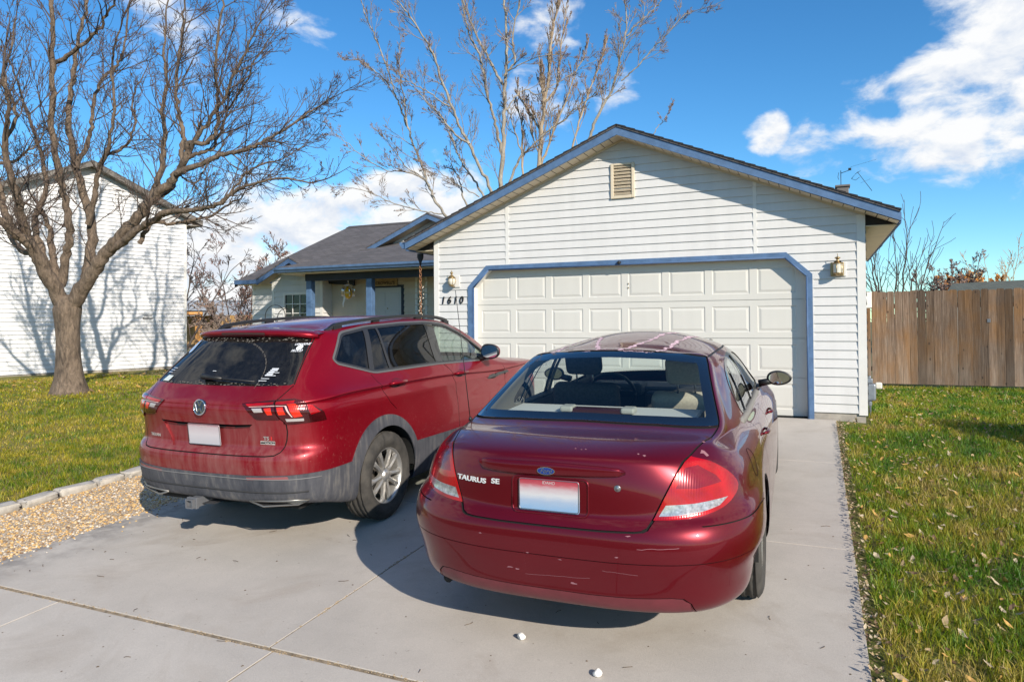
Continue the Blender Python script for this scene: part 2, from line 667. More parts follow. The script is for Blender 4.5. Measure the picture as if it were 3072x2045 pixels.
M_TYRE = tyre_mat()
M_ALLOY = plain('wheel_alloy', (.52, .50, .47), .36, .75, 0, .12, 14)
M_ALLOY_DARK = plain('wheel_alloy_recess', (.10, .095, .09), .6, .3)
M_DISC = plain('brake_disc', (.25, .23, .21), .5, .8, 0, .3, 30)
M_BLACK = plain('black_plastic', (.012, .012, .013), .45)
M_BLACKGLOSS = plain('black_gloss_trim', (.008, .008, .009), .15, 0, .6)
M_RUBBER = plain('rubber_seal', (.012, .012, .012), .7)
M_SEAM_SHADE = plain('gap_and_shade_dark', (.004, .003, .003), .9)
M_CHROME = plain('chrome', (.72, .72, .73), .12, 1.0)
M_SATIN = plain('satin_trim', (.30, .30, .31), .35, .9)
M_UNDER = plain('underbody', (.012, .012, .012), .9)
M_CLOTH_DARK = plain('dark_seat_cloth', (.018, .018, .02), .95, 0, 0, .3, 60)
M_CLOTH_GREY = plain('grey_seat_cloth', (.075, .07, .068), .95, 0, 0, .25, 60)
M_CLOTH_TAN = plain('tan_seat_cloth', (.52, .46, .38), .95, 0, 0, .12, 60)
M_LINER = plain('headliner', (.20, .19, .175), .95)
M_MIRROR = plain('mirror_glass', (.8, .8, .82), .02, 1.0)
M_WHITE_LENS = plain('clear_lens', (.34, .33, .34), .15, .35, 1.0, .45, 60)


def lens_mat(name, base, emis=0):
    m = NT(name)
    v = m.coord((55, 55, 55))
    w = m.node('ShaderNodeTexWave'); w.inputs['Scale'].default_value = 3.2; w.bands_direction = 'X'
    m.L(m.coord((9, 9, 9)), w.inputs['Vector'])
    n = m.noise(m.coord((5, 5, 5)), 1, 2)
    m.bump(w.outputs['Fac'], .12, .002)
    m.set(Base_Color=m.ramp(n, [(.3, tuple(c * .5 for c in base)), (.62, tuple(min(1, c * 1.3) for c in base))]), Roughness=.2, Coat_Weight=1.0, Coat_Roughness=.02)
    m.set(Metallic=.25, Coat_IOR=1.4, Specular_IOR_Level=.3)
    return m.mat


M_RED_LENS = lens_mat('red_lens', (.40, .002, .005))
M_RED_BRIGHT = lens_mat('bright_red_lens', (.75, .03, .012))
M_RED_DARK = lens_mat('smoked_red_lens', (.06, .004, .006))


def seat(parent, x, y, z, w, mat, rec=.30, head=True, name='seat', back_h=.62):
    """a car seat: cushion, raked back with rounded top, headrest on two posts"""
    r = empty(name, (x, y, z)); r.parent = parent
    def pad(nm, sx, sy, sz, M_):
        bm = bmesh.new(); bmesh.ops.create_cube(bm, size=1)
        for v in bm.verts: v.co = Vector((v.co.x * sx, v.co.y * sy, v.co.z * sz))
        bmesh.ops.bevel(bm, geom=bm.edges[:], offset=min(sx, sy, sz) * .45, segments=4, profile=.6, affect='EDGES')
        bmesh.ops.transform(bm, matrix=M_, verts=bm.verts[:])
        mb = MB(); mb.bm(bm, 0, True); return mb.build(nm, mat, r)
    pad('seat_cushion', w, .52, .16, Matrix.Translation((0, .24, 0)))
    R = Matrix.Rotation(rec, 4, 'X')
    pad('seat_back', w, .14, back_h, Matrix.Translation((0, -.06, .06)) @ R @ Matrix.Translation((0, 0, back_h / 2)))
    if head:
        top = Matrix.Translation((0, -.06, .06)) @ R @ Matrix.Translation((0, 0, back_h))
        pad('headrest', .27, .11, .20, top @ Matrix.Translation((0, .02, .17)))
        mb = MB()
        for s_ in (-.06, .06):
            mb.tube([top @ Vector((s_, 0, -.03)), top @ Vector((s_, .01, .10))], .007, 6)
        mb.build('headrest_post', M_SATIN, r)
    return r


def make_wheel(parent, x, y, r, w, rim_r, side, spokes=10, face=.012, tread_mat=None):
    """side +1: outer face towards +x"""
    root = empty('wheel', (x, y, r)); root.parent = parent
    mb = MB(); h = w / 2; n = 72
    prof = [(rim_r - .004, -h * .80), (rim_r + .012, -h * .92), (rim_r + (r - rim_r) * .5, -h * 1.03), (r - .03, -h * .95), (r - .010, -h * .82)]
    gx = [-.62, -.22, .22, .62]
    prof.append((r - .002, -h * .76))
    for g in gx:
        prof += [(r, h * (g - .10)), (r - .009, h * (g - .07)), (r - .009, h * (g + .07)), (r, h * (g + .10))]
    prof += [(r - .002, h * .76), (r - .010, h * .82), (r - .03, h * .95), (r - .045, h * 1.00), (rim_r + (r - rim_r) * .5, h * 1.03), (rim_r + .030, h * 1.0), (rim_r + .026, h * .97), (rim_r + .012, h * .95), (rim_r - .004, h * .84)]
    V = []; F = []
    for k in range(n):
        a = 2 * PI * k / n
        for i, (rr, xx) in enumerate(prof):
            rj = rr
            if 5 <= i <= 22 and k % 2 == 0 and rr > r - .004: rj = rr - .0025
            V.append((xx * side, rj * math.cos(a), rj * math.sin(a)))
    m = len(prof)
    for k in range(n):
        for i in range(m - 1):
            q = (k * m + i, k * m + i + 1, ((k + 1) % n) * m + i + 1, ((k + 1) % n) * m + i)
            F.append(q if side < 0 else q[::-1])
    mb.add(V, F, 0, True); mb.build('tyre', M_TYRE, root)
    # rim: barrel, lip, spokes, hub
    mb = MB(); xo = h * .86
    barrel = [(rim_r - .004, -h * .8), (rim_r - .02, -h * .6), (rim_r - .028, 0), (rim_r - .022, xo - .03), (rim_r - .012, xo - .006), (rim_r + .006, xo + .004), (rim_r + .006, xo - .004)]
    V = []; F = []
    nn = 64
    for k in range(nn):
        a = 2 * PI * k / nn
        for rr, xx in barrel: V.append((xx * side, rr * math.cos(a), rr * math.sin(a)))
    m = len(barrel)
    for k in range(nn):
        for i in range(m - 1):
            q = (k * m + i, k * m + i + 1, ((k + 1) % nn) * m + i + 1, ((k + 1) % nn) * m + i)
            F.append(q if side > 0 else q[::-1])
    mb.add(V, F, 0, True)
    for k in range(spokes):
        # spokes pair up towards the rim: five V shapes
        a0 = 2 * PI * (k + (.5 if spokes % 2 else 0)) / spokes
        da = (.075 if k % 2 else -.075)
        prof_ = []
        for t, wd, dep, xx in ((.045, .030, .03, xo - .016), (.085, .017, .032, xo - .010), (.13, .016, .03, xo - .006), (rim_r - .045, .020, .024, xo - .006), (rim_r - .012, .034, .02, xo - .012)):
            a = a0 + da * (t / rim_r)
            u = Vector((0, math.cos(a), math.sin(a))); p = Vector((0, -math.sin(a), math.cos(a)))
            c = u * t
            prof_.append([(c - p * wd) + Vector((side * (xx - dep), 0, 0)), (c - p * wd * .85) + Vector((side * (xx - .006), 0, 0)), c + Vector((side * (xx + .004), 0, 0)), (c + p * wd * .85) + Vector((side * (xx - .006), 0, 0)), (c + p * wd) + Vector((side * (xx - dep), 0, 0))])
        V = [v for row in prof_ for v in row]; F = []
        for i in range(len(prof_) - 1):
            for j in range(4):
                q = (i * 5 + j, i * 5 + j + 1, (i + 1) * 5 + j + 1, (i + 1) * 5 + j)
                F.append(q if side < 0 else q[::-1])
        mb.add(V, F, 0, False)
    mb.lathe([(.0, side * (xo + .004)), (.028, side * (xo + .004)), (.034, side * (xo - .002)), (.050, side * (xo - .012)), (.058, side * (xo - .05))][::side], 28, 'x', 0, True)
    mb.build('rim', M_ALLOY, root)
    mb = MB(); mb.lathe([(.03, -side * .01), (rim_r * .72, -side * .01), (rim_r * .72, -side * .03), (.03, -side * .03)], 40, 'x', 0)
    mb.build('brake_disc', M_DISC, root)
    mb = MB()
    for k in range(5):
        a = 2 * PI * (k + .5) / 5
        mb.M = Matrix.Translation((0, .056 * math.cos(a), .056 * math.sin(a)))
        mb.lathe([(0, side * (xo - .014)), (.008, side * (xo - .014)), (.008, side * (xo - .04))], 8, 'x', 0)
    mb.build('lug_nut', M_BLACK, root)
    return root


def car_root(name, x0, y0, th):
    F = Vector((-math.sin(th), math.cos(th), SLOPE * math.cos(th))).normalized()
    N = Vector((0, -SLOPE, 1)).normalized(); X = F.cross(N)
    o = empty(name)
    o.matrix_world = Matrix(((X.x, F.x, N.x, x0), (X.y, F.y, N.y, y0), (X.z, F.z, N.z, SLOPE * y0 + .0005), (0, 0, 0, 1)))
    return o


def on_plane(V, F, c, ex, ey, ez=None):
    ex = Vector(ex).normalized(); ey = Vector(ey); ey = (ey - ex * ey.dot(ex)).normalized(); ez = ex.cross(ey)
    return [Vector(c) + ex * v[0] + ey * v[1] + ez * v[2] for v in V], F


def plate_mat(name, kind):
    m = NT(name)
    xyz = m.sep(m.coord(kind='Generated'))
    n = m.noise(m.coord((7, 7, 7), 'Generated'), 1, 2)
    z = m.math('ADD', xyz[2], m.math('MULTIPLY', m.math('SUBTRACT', n, .5), .12))
    if kind == 'bright':
        c = m.ramp(z, [(.0, (.18, .33, .52)), (.30, (.30, .38, .50)), (.50, (.50, .50, .52)), (.68, (.46, .36, .38)), (.84, (.38, .07, .09)), (1, (.30, .02, .04))])
    else:
        c = m.ramp(z, [(.0, (.42, .42, .46)), (.5, (.52, .48, .50)), (.85, (.46, .38, .40)), (1, (.33, .12, .14))])
    m.set(Base_Color=c, Roughness=.35)
    return m.mat


def license_plate(parent, cc, cx, cz, lift, mat, letter='IDAHO', rot=0.0, frame=True):
    """a plate with rounded corners lying against the rear panel"""
    pts = cc.project([(cx, 0, cz + .07), (cx, 0, cz - .07)], 'y', 0)
    d = pts[0] - pts[1]; up = Vector((0, d.y, d.z)).normalized()
    c = (pts[0] + pts[1]) / 2; c = Vector((cx, c.y - lift, cz))
    ex = Vector((1, 0, 0)); n = ex.cross(up)
    root = empty('license_plate'); root.parent = parent
    def slab(w, h, r, t0, t1, nm, mt):
        poly = round_poly([(-w, -h), (w, -h), (w, h), (-w, h)], r, 5)
        V = [c + ex * p[0] + up * p[1] + n * t0 for p in poly] + [c + ex * p[0] + up * p[1] + n * t1 for p in poly]
        k = len(poly)
        F = [tuple(range(k - 1, -1, -1)), tuple(range(k, 2 * k))] + [(i, (i + 1) % k, k + (i + 1) % k, k + i) for i in range(k)]
        mb = MB(); mb.add(V, F); return mb.build(nm, mt, root)
    slab(.1525, .0762, .014, 0, .003, 'plate', mat)
    # raised rim
    mb = MB()
    poly = round_poly([(-.149, -.0727), (.149, -.0727), (.149, .0727), (-.149, .0727)], .013, 5)
    mb.tube([c + ex * p[0] + up * p[1] + n * .0035 for p in poly + poly[:1]], .0022, 6)
    mb.build('plate_rim', M_SATIN, root)
    V, F = text_geo(letter, .020, .0005)
    V, F = on_plane(V, F, c + up * .058 + n * .0036, ex, up)
    mb = MB(); mb.add(V, F); mb.build('plate_lettering', plain('plate_letter', (.45, .40, .40), .5), root)
    return root
def sedan_rings():
    S_ = [-.80, -.42, 0, .42, .95, 1.5, 2.05, 2.45, 2.756, 3.15]
    Wk = [(-.95, .862), (-.8, .885), (-.42, .912), (0, .923), (.42, .926), (.95, .927), (1.5, .927), (2.05, .925), (2.45, .92), (2.756, .912), (3.15, .885), (3.5, .83)]
    def lower(yr, zr, n, zside, dx, yf, zf, ys=-.42, nf=2.5):
        """rear centre y and z; n squareness of the plan outline; sides: z table, inset dx; front y, z"""
        out = []
        dr, dx = (dx if isinstance(dx, tuple) else (dx, dx))
        W = cubic(Wk, ys) - dr; D = ys - yr
        for fx in (0, .42, .76, .935, .988):
            y = yr + D * (1 - (1 - fx**n)**(1 / n))
            t = min(1, max(0, (y - yr) / D * 1.3))
            zs = cubic(zside, y)
            out.append((W * fx, y, zr + (zs - zr) * t))
        for y in S_[1:]:
            out.append((cubic(Wk, y) - (dr if y < -.1 else dx), y, cubic(zside, y)))
        W = cubic(Wk, 3.1) - dx; D = yf - 3.15
        for fx in (.955, .76, .42, 0):
            y = yf - D * (1 - (1 - fx**nf)**(1 / nf))
            zs = cubic(zside, y)
            t = min(1, max(0, (yf - y) / D * 1.3))
            out.append((W * fx, y, zf + (zs - zf) * t))
        return out
    C = lambda z: [(-1, z), (4, z)]
    r = []
    r.append(lower(-.98, .31, 3.2, [(-.9, .33), (-.65, .37), (-.4, .38), (.35, .22), (.4, .21), (3.6, .21)], (.13, .10), 3.55, .20))
    r.append(lower(-1.065, .285, 3.2, [(-.9, .305), (-.65, .345), (-.4, .36), (.35, .20), (.4, .19), (3.6, .19)], (.06, .045), 3.66, .19))
    r.append(lower(-1.125, .335, 3.2, [(-.9, .355), (-.65, .385), (-.4, .40), (.35, .25), (.4, .24), (3.6, .25)], (.028, .012), 3.78, .25))
    r.append(lower(-1.150, .44, 3.2, [(-.9, .45), (-.65, .50), (-.4, .50), (.35, .39), (.4, .38), (3.6, .38)], (.010, .002), 3.84, .38))
    r.append(lower(-1.165, .560, 3.2, [(-.9, .56), (-.4, .54), (.4, .53), (3.6, .50)], (-.020, 0.0), 3.86, .50))
    r.append(lower(-1.160, .655, 3.1, [(-.9, .655), (-.4, .65), (.4, .64), (3.6, .57)], (-.020, .003), 3.84, .57))
    r.append(lower(-1.128, .712, 3.0, [(-.9, .712), (-.4, .72), (.4, .72), (3.6, .63)], (-.006, .012), 3.81, .63))
    r.append(lower(-1.112, .75, 2.9, [(-.9, .765), (-.4, .785), (.4, .785), (2.8, .74), (3.6, .68)], .024, 3.77, .68))
    r.append(lower(-1.108, .855, 2.7, [(-.9, .85), (-.4, .865), (.4, .86), (2.8, .79), (3.6, .72)], .046, 3.69, .71))
    r.append(lower(-1.092, .955, 2.55, [(-.9, .915), (-.4, .925), (.4, .915), (2.8, .84), (3.6, .75)], .082, 3.58, .75))
    # deck edge / shoulder
    r.append(lower(-1.045, 1.005, 2.45, [(-.9, .962), (-.4, .962), (.4, .948), (2.8, .88), (3.6, .78)], .118, 3.42, .785))
    # deck and hood middle
    g = []
    for x, y, z in ((0, -.82, 1.038), (.29, -.81, 1.037), (.53, -.765, 1.030), (.70, -.665, 1.012)): g.append((x, y, z))
    ys = [-.55, -.30, .03, .42, .90, 1.38, 1.85, 2.22, 2.56, 2.92]
    for y in ys: g.append((cubic(Wk, y) - cubic([(-.6, .20), (-.1, .148), (.5, .138), (2.2, .138), (2.6, .17), (3, .22)], y), y, cubic([(-.6, .995), (0, .978), (.6, .966), (2.2, .945), (2.9, .90)], y)))
    for x, y, z in ((.58, 3.02, .915), (.42, 3.08, .925), (.22, 3.11, .935), (0, 3.12, .94)): g.append((x, y, z))
    r.append(g)
    # greenhouse base
    g = []
    for x, y, z in ((0, -.545, 1.060), (.28, -.535, 1.058), (.53, -.50, 1.051), (.705, -.41, 1.042)): g.append((x, y, z))
    ys = [-.28, -.08, .18, .46, .86, 1.28, 1.68, 1.95, 2.14, 2.26]
    for y in ys: g.append((cubic([(-.35, .728), (-.1, .755), (.25, .775), (1, .783), (1.8, .775), (2.1, .755), (2.3, .72)], y), y, cubic([(-.3, 1.03), (.25, 1.003), (1, .985), (2.3, .972)], y)))
    for x, y, z in ((.66, 2.33, .975), (.46, 2.44, .985), (.24, 2.50, .99), (0, 2.52, .992)): g.append((x, y, z))
    r.append(g)
    # mid greenhouse
    g = []
    for x, y, z in ((0, -.19, 1.228), (.25, -.18, 1.225), (.47, -.145, 1.216), (.638, -.075, 1.200)): g.append((x, y, z))
    ys = [.03, .18, .36, .57, .88, 1.22, 1.52, 1.72, 1.86, 1.95]
    for y in ys: g.append((cubic([(.0, .655), (.35, .69), (.9, .708), (1.5, .695), (1.75, .67), (2.0, .625)], y), y, cubic([(.0, 1.193), (.9, 1.185), (1.9, 1.165)], y)))
    for x, y, z in ((.585, 2.00, 1.168), (.42, 2.09, 1.178), (.21, 2.14, 1.185), (0, 2.155, 1.188)): g.append((x, y, z))
    r.append(g)
    # roof edge
    g = []
    for x, y, z in ((0, .165, 1.374), (.22, .175, 1.370), (.42, .20, 1.358), (.568, .25, 1.337)): g.append((x, y, z))
    ys = [.32, .43, .57, .73, .94, 1.14, 1.30, 1.42, 1.52, 1.60]
    for y in ys: g.append((cubic([(.3, .578), (.6, .594), (1.1, .598), (1.4, .58), (1.65, .535)], y), y, cubic([(.3, 1.334), (.8, 1.337), (1.2, 1.33), (1.65, 1.30)], y)))
    for x, y, z in ((.50, 1.66, 1.305), (.36, 1.74, 1.33), (.18, 1.785, 1.345), (0, 1.80, 1.35)): g.append((x, y, z))
    r.append(g)
    return r


def sedan_roof(rings):
    top = rings[-1]
    def f(a, j):
        e = top[3 + j]
        fr = (0, .40, .75)[a]
        t = (j) / 11.0
        y0 = cubic([(0, .165), (1, .30), (2, .43), (3, .58), (4, .74), (5, .97), (6, 1.15), (7, 1.32), (8, 1.46), (9, 1.58), (10, 1.69), (11, 1.80)], j)
        y = y0 + (e[1] - y0) * fr**2
        zc = cubic([(.165, 1.374), (.4, 1.405), (.8, 1.445), (1.05, 1.458), (1.35, 1.448), (1.6, 1.412), (1.8, 1.35)], y0)
        z = e[2] + (zc - e[2]) * (1 - fr**2.2)
        return (e[0] * fr, y, z)
    return f


SEDAN = car_surface(sedan_rings(), sedan_roof(sedan_rings()))
# ---------------------------------------------------------------- the sedan
M_LETTER = plain('bright_lettering', (.70, .70, .70), .4, .25)


def build_sedan():
    root = car_root('sedan', -1.2055, -5.8458, .02308)
    tag(root, 'dark maroon sedan with peeling roof paint parked nearest, in front of the garage door', 'car')
    P_ = paint_mat('maroon_paint', (.120, .0015, .0080), None, metal=.45, coat=.9)
    P_LOW = plain('bumper_valance_paint', (.13, .018, .026), .5, 0, .2, .15, 12)
    GLASS = glass_mat('light_tinted_glass', (.86, .92, .90))
    SIDEGLASS = glass_mat('side_window_glass', (.80, .84, .82))
    cc = CarCut(SEDAN)
    rear = lambda c, n: c.y < -.40 and n.y < -.05 or c.y < -.75
    side = lambda c, n: c.x > .40
    # wheel arches
    for yc, zc, r in ((0, .325, .372), (2.756, .325, .375)):
        arch = [(yc + r * math.cos(a), zc + r * math.sin(a)) for a in [PI * k / 24 for k in range(25)]] + [(yc - r, 0), (yc + r, 0)]
        cc.cut('arch', arch, 'x', lambda c, n: c.x > .5)
    # rear glass with its black border
    go = [(-.02, 1.381), (.054, 1.380), (.22, 1.377), (.42, 1.366), (.566, 1.342), (.585, 1.31), (.640, 1.19), (.700, 1.058), (.702, 1.046), (.66, 1.047), (.40, 1.060), (.073, 1.066), (-.02, 1.067)]
    gi = [(-.02, 1.352), (.072, 1.351), (.30, 1.343), (.525, 1.318), (.540, 1.300), (.590, 1.19), (.636, 1.085), (.634, 1.079), (.40, 1.088), (.064, 1.094), (-.02, 1.094)]
    gf = lambda c, n: c.y < .45 and c.z > 1.03 and n.y < -.12
    cc.seam([p for p in offset_line(go, .004, True)], 'y', gf, w=.007, closed=True)
    cc.cut('rear_glass', go, 'y', gf)
    cc.cut('rear_clear', gi, 'y', gf, over=('rear_glass',))
    # windscreen
    wo = [(-.02, 1.345), (.18, 1.342), (.36, 1.328), (.485, 1.303), (.52, 1.27), (.60, 1.15), (.66, 1.03), (.68, .99), (.4, .995), (-.02, 1.0)]
    cc.cut('wind_glass', wo, 'y', lambda c, n: c.y > 1.5 and n.y > .15 and c.z > .97)
    # side windows
    dlo = spline([(.456, .962), (.30, .992), (.235, 1.055), (.275, 1.15), (.40, 1.232), (.58, 1.282), (.82, 1.308), (1.10, 1.315), (1.35, 1.302), (1.60, 1.245), (1.84, 1.13), (2.0, 1.03), (2.05, .972), (1.6, .955), (1.0, .952)], 4, True)
    cc.cut('dlo', dlo, 'x', side)
    inner = offset_line(dlo, -.022, True)
    if not in_poly(inner[0], dlo): inner = offset_line(dlo, .022, True)
    def band(a, b): return [p for p in clip_poly(clip_poly(inner, -1, 0, -a), 1, 0, b)]
    # slanted pillars between the panes: y shifts with height
    def slant(poly, y_at_belt, k, keep):
        # boundary y = y_at_belt + k*(z-.96)
        return clip_poly(poly, 1, -k, y_at_belt - k * .96) if keep == 'rear' else clip_poly(poly, -1, k, -(y_at_belt - k * .96))
    q = slant(inner, .47, .32, 'rear'); rd = slant(slant(inner, .50, .32, 'front'), 1.02, -.12, 'rear'); fd = slant(inner, 1.10, -.12, 'front')
    for nm, poly in (('quarter_glass', q), ('rear_door_glass', rd), ('front_door_glass', fd)):
        if len(poly) > 2: cc.cut(nm, poly, 'x', side, over=('dlo',))
    # tail lamp
    lo = spline([(.627, .984), (.709, .955), (.780, .905), (.815, .862), (.826, .831), (.817, .800), (.782, .767), (.722, .746), (.639, .733), (.546, .727)], 4) + [(.483, .727), (.530, .826), (.577, .922), (.606, .968)]
    lf = lambda c, n: c.y < -.55 and c.x > .4
    cc.cut('lamp', lo, 'y', lf)
    cc.cut('lamp_white', [(.506, .743), (.534, .791), (.651, .793), (.735, .799), (.787, .801), (.755, .772), (.687, .755), (.592, .745)], 'y', lf, over=('lamp',))
    cc.cut('lamp_smoke', [(.575, .862), (.610, .945), (.66, .950), (.735, .90), (.76, .868), (.66, .855)], 'y', lf, over=('lamp',))
    # boot lid: shut lines, then the panels
    deck = [(.705, -.425), (.690, -.58), (.656, -.742), (.621, -.885), (.596, -.945)]
    cc.seam(deck, 'z', lambda c, n: c.z > .93 and n.z > .35 and c.y < -.3, w=.008)
    back = [(.600, .968), (.577, .922), (.530, .826), (.483, .727), (.462, .694), (.440, .684), (.405, .680), (.252, .677), (-.02, .676)]
    bf = lambda c, n: c.y < -.7 and n.y < -.2
    cc.seam(back[:6], 'y', bf, w=.013); cc.seam(back[5:], 'y', bf, w=.009)
    cc.cut('lid', [(-.02, -.50), (.30, -.49), (.55, -.45), (.70, -.38)] + deck + [(.55, -1.3), (-.02, -1.3)], 'z', lambda c, n: c.z > .93 and n.z > .30 and c.y < -.3)
    cc.cut('lid', back + [(-.02, 1.02), (.62, 1.02)], 'y', bf)
    # recess round the number plate is a real dent: handled by moving the lid skin
    # bumper
    bl = [(.98, .676), (.80, .690), (.62, .705), (.47, .708), (.40, .672), (-.02, .668)]
    cc.seam([(-1.02, .700), (-.80, .700), (-.60, .705), (-.45, .690), (-.36, .66)], 'x', lambda c, n: c.x > .62 and c.y < -.3 and n.x > .3, w=.005)
    cc.cut('bumper', [(-.02, .6685), (.40, .6725), (.455, .690), (.475, .712), (.60, .712), (.72, .708), (.98, .700), (.98, 0), (-.02, 0)], 'y', lambda c, n: c.y < -.36)
    cc.seam([(-.02, .372), (.18, .372), (.40, .376), (.56, .383), (.610, .378), (.640, .350), (.655, .30)], 'y', lambda c, n: c.y < -.8 and n.y < .2, over=('bumper',), w=.005)
    cc.cut('valance', [(-.02, .3705), (.18, .3705), (.40, .3745), (.56, .381), (.607, .376), (.637, .350), (.65, .25), (-.02, .2)], 'y', lambda c, n: c.y < -.8, over=('bumper',))
    cc.seam([(-.02, .541), (.3, .541), (.6, .544), (.80, .548), (.90, .552)], 'y', lambda c, n: c.y < -.42, over=('bumper',), w=.004)
    # doors
    fr_ = [(1.03, .952), (1.035, .80), (1.04, .60), (1.04, .30)]
    cc.seam([(1.10, 1.33), (1.055, 1.1)] + fr_, 'x', lambda c, n: c.x > .5 and n.x > .2, w=.006)
    cc.seam([(2.02, .955), (2.10, .86), (2.13, .70), (2.13, .30)], 'x', lambda c, n: c.x > .5, w=.006)
    cc.seam([(.30, .975), (.34, .86), (.40, .74), (.42, .62), (.40, .50)], 'x', lambda c, n: c.x > .5, w=.006)
    cc.seam([(.36, .275), (2.13, .275)], 'x', lambda c, n: c.x > .5, w=.006)
    cc.cut('rear_door', [(.25, 1.1), (.30, .975), (.34, .86), (.40, .74), (.42, .62), (.40, .50), (.38, .275), (1.04, .275), (1.04, .60), (1.03, .952), (1.06, 1.1), (1.10, 1.335), (.6, 1.32), (.36, 1.24)], 'x', lambda c, n: c.x > .5 and n.x > .15)
    cc.cut('front_door', [(1.04, .275), (1.04, .60), (1.03, .952), (1.06, 1.1), (1.10, 1.335), (1.36, 1.32), (1.62, 1.26), (1.88, 1.14), (2.06, 1.0), (2.10, .86), (2.13, .70), (2.13, .275)], 'x', lambda c, n: c.x > .5 and n.x > .15)
    # roof gutters
    cc.seam([(.566, .27), (.578, .45), (.586, .75), (.588, 1.05), (.572, 1.35), (.52, 1.62)], 'z', lambda c, n: c.z > 1.25 and n.z > .2, w=.012, name='gutter')
    # fuel flap on the right hand side only
    body = cc.emit(['body'], 'body', P_, root)
    cc.emit(['gutter'], 'roof_gutter', M_BLACK, root, h=-.006)
    cc.emit(['seam'], 'panel_gap', M_SEAM_SHADE, root, h=-.009)
    lid = cc.emit(['lid'], 'boot_lid', P_, root)
    bump = cc.emit(['bumper'], 'rear_bumper', P_, root, h=.003)
    cc.emit(['valance'], 'bumper_valance', P_LOW, root, h=.001)
    rg = cc.emit(['rear_clear'], 'rear_window', GLASS, root, h=.001, rim=False)
    cc.emit(['rear_glass'], 'window_border', plain('glass_frit', (.006, .008, .014), .06, 0, 1.0), rg, h=.0012, rim=False)
    cc.emit(['wind_glass'], 'windscreen', GLASS, root, rim=False)
    for sd in (1, -1):
        for nm in ('rear_door', 'front_door'):
            d = cc.emit([nm], 'door', P_, root, side=sd)
            g = cc.emit([nm + '_glass'], 'door_window', SIDEGLASS, d, h=-.004, side=sd, rim=False)
            yc = {'rear_door': .50, 'front_door': 1.30}[nm]
            # handle: a bowed grip over a dished recess
            mb = MB()
            pts = cc.project([(sd * 2, yc + t, .835) for t in (0, .03, .09, .15, .18)], 'x' if sd > 0 else '-x', 0)
            nn = Vector((sd, 0, .1)).normalized()
            mb.tube([p + nn * o_ for p, o_ in zip(pts, (.0, .022, .028, .022, .0))], [.008, .011, .012, .011, .008], 8)
            mb.build('handle', P_, d)
        cc.emit(['quarter_glass'], 'quarter_window', SIDEGLASS, root, h=-.004, side=sd, rim=False)
        cc.emit(['dlo'], 'window_trim', M_BLACKGLOSS, root, h=.003, side=sd)
        tl = cc.emit(['lamp', 'lamp_smoke'], 'tail_light', [M_RED_LENS, lens_mat('pink_red_lens', (.20, .003, .014))], root, h=.004, side=sd, mi={'lamp': 0, 'lamp_smoke': 1})
        cc.emit(['lamp_white'], 'reversing_lens', M_WHITE_LENS, tl, h=.005, side=sd)
    # boot lid trim bar with the oval badge
    mb = MB()
    top = [(-.39, .955), (-.20, .966), (0, .972), (.20, .966), (.35, .950)]; bot = [(-.38, .925), (-.33, .905), (-.15, .899), (0, .902), (.20, .908), (.352, .917)]
    sections = []
    for t in range(25):
        u = -.388 + t * .745 / 24
        zt = cubic([(-.388, .945), (-.37, .955), (-.2, .964), (0, .968), (.2, .962), (.33, .951), (.357, .938)], u); zb = cubic([(-.388, .930), (-.35, .906), (-.15, .899), (0, .902), (.2, .908), (.34, .915), (.357, .925)], u)
        e = min(1, min(u + .388, .357 - u) / .03); th = .006 + .016 * max(0, e)**.5
        row = []
        for fz, o_ in ((0, -.004), (.0, th * .35), (.25, th * .62), (.55, th * .82), (.85, th * .98), (.98, th * .55), (1.0, -.004)):
            row.append(cc.project([(u, 0, zb + (zt - zb) * fz)], 'y', o_)[0])
        sections.append(row)
    V = [v for r in sections for v in r]; F = []; k = 7
    for i in range(24):
        for j in range(k - 1): F.append((i * k + j, (i + 1) * k + j, (i + 1) * k + j + 1, i * k + j + 1))
    F += [tuple(range(k - 1, -1, -1)), tuple(24 * k + j for j in range(k))]
    mb.add(V, F, 0, True); bar = mb.build('trim_bar', P_, lid)
    # oval badge
    bc = cc.project([(-.016, 0, .924)], 'y', .017)[0]; up = Vector((0, .13, .99)).normalized(); ex = Vector((1, 0, 0)); nz = ex.cross(up)
    def oval(a, b, t0, t1, nm, mt, par):
        n = 40
        V = [bc + ex * a * math.cos(2 * PI * i / n) + up * b * math.sin(2 * PI * i / n) + nz * t for t in (t0, t1) for i in range(n)]
        F = [tuple(range(n, 2 * n)), tuple(range(n - 1, -1, -1))] + [(i, (i + 1) % n, n + (i + 1) % n, n + i) for i in range(n)]
        q = MB(); q.add(V, F); return q.build(nm, mt, par)
    bd = empty('badge'); bd.parent = lid
    oval(.045, .0185, -.012, .002, 'badge_rim', M_CHROME, lid)
    oval(.0415, .0155, .0, .0032, 'badge_face', plain('badge_blue', (.01, .035, .22), .2, .2, 1.0), lid)
    bpy.data.objects.remove(bd)
    V, F = text_geo('Ford', .030, .0006, shear=.35)
    V, F = on_plane([v for v in V], F, bc + nz * .0037, ex, up); mb = MB(); mb.add(V, F); mb.build('badge_script', M_CHROME, lid)
    # raised lettering
    lm = MB()
    for txt, u, z in (('TAURUS', -.432, .846), ('SE', -.288, .852)):
        V, F = text_geo(txt, .041, .002, True)
        V = [Vector((v.x * 1.18, v.y * .82, v.z)) for v in V]
        V, F = on_plane(V, F, (0, 0, 0), ex, (0, 0, 1))
        out = []
        for v in V:
            lift = -v.y
            out.append(cc.project([(v.x + u, 0, v.z + z)], 'y', .003 + lift)[0])
        lm.add(out, F)
    lm.build('lettering', M_LETTER, lid)
    # lock
    lc = cc.project([(.323, 0, .863)], 'y', .0)[0]
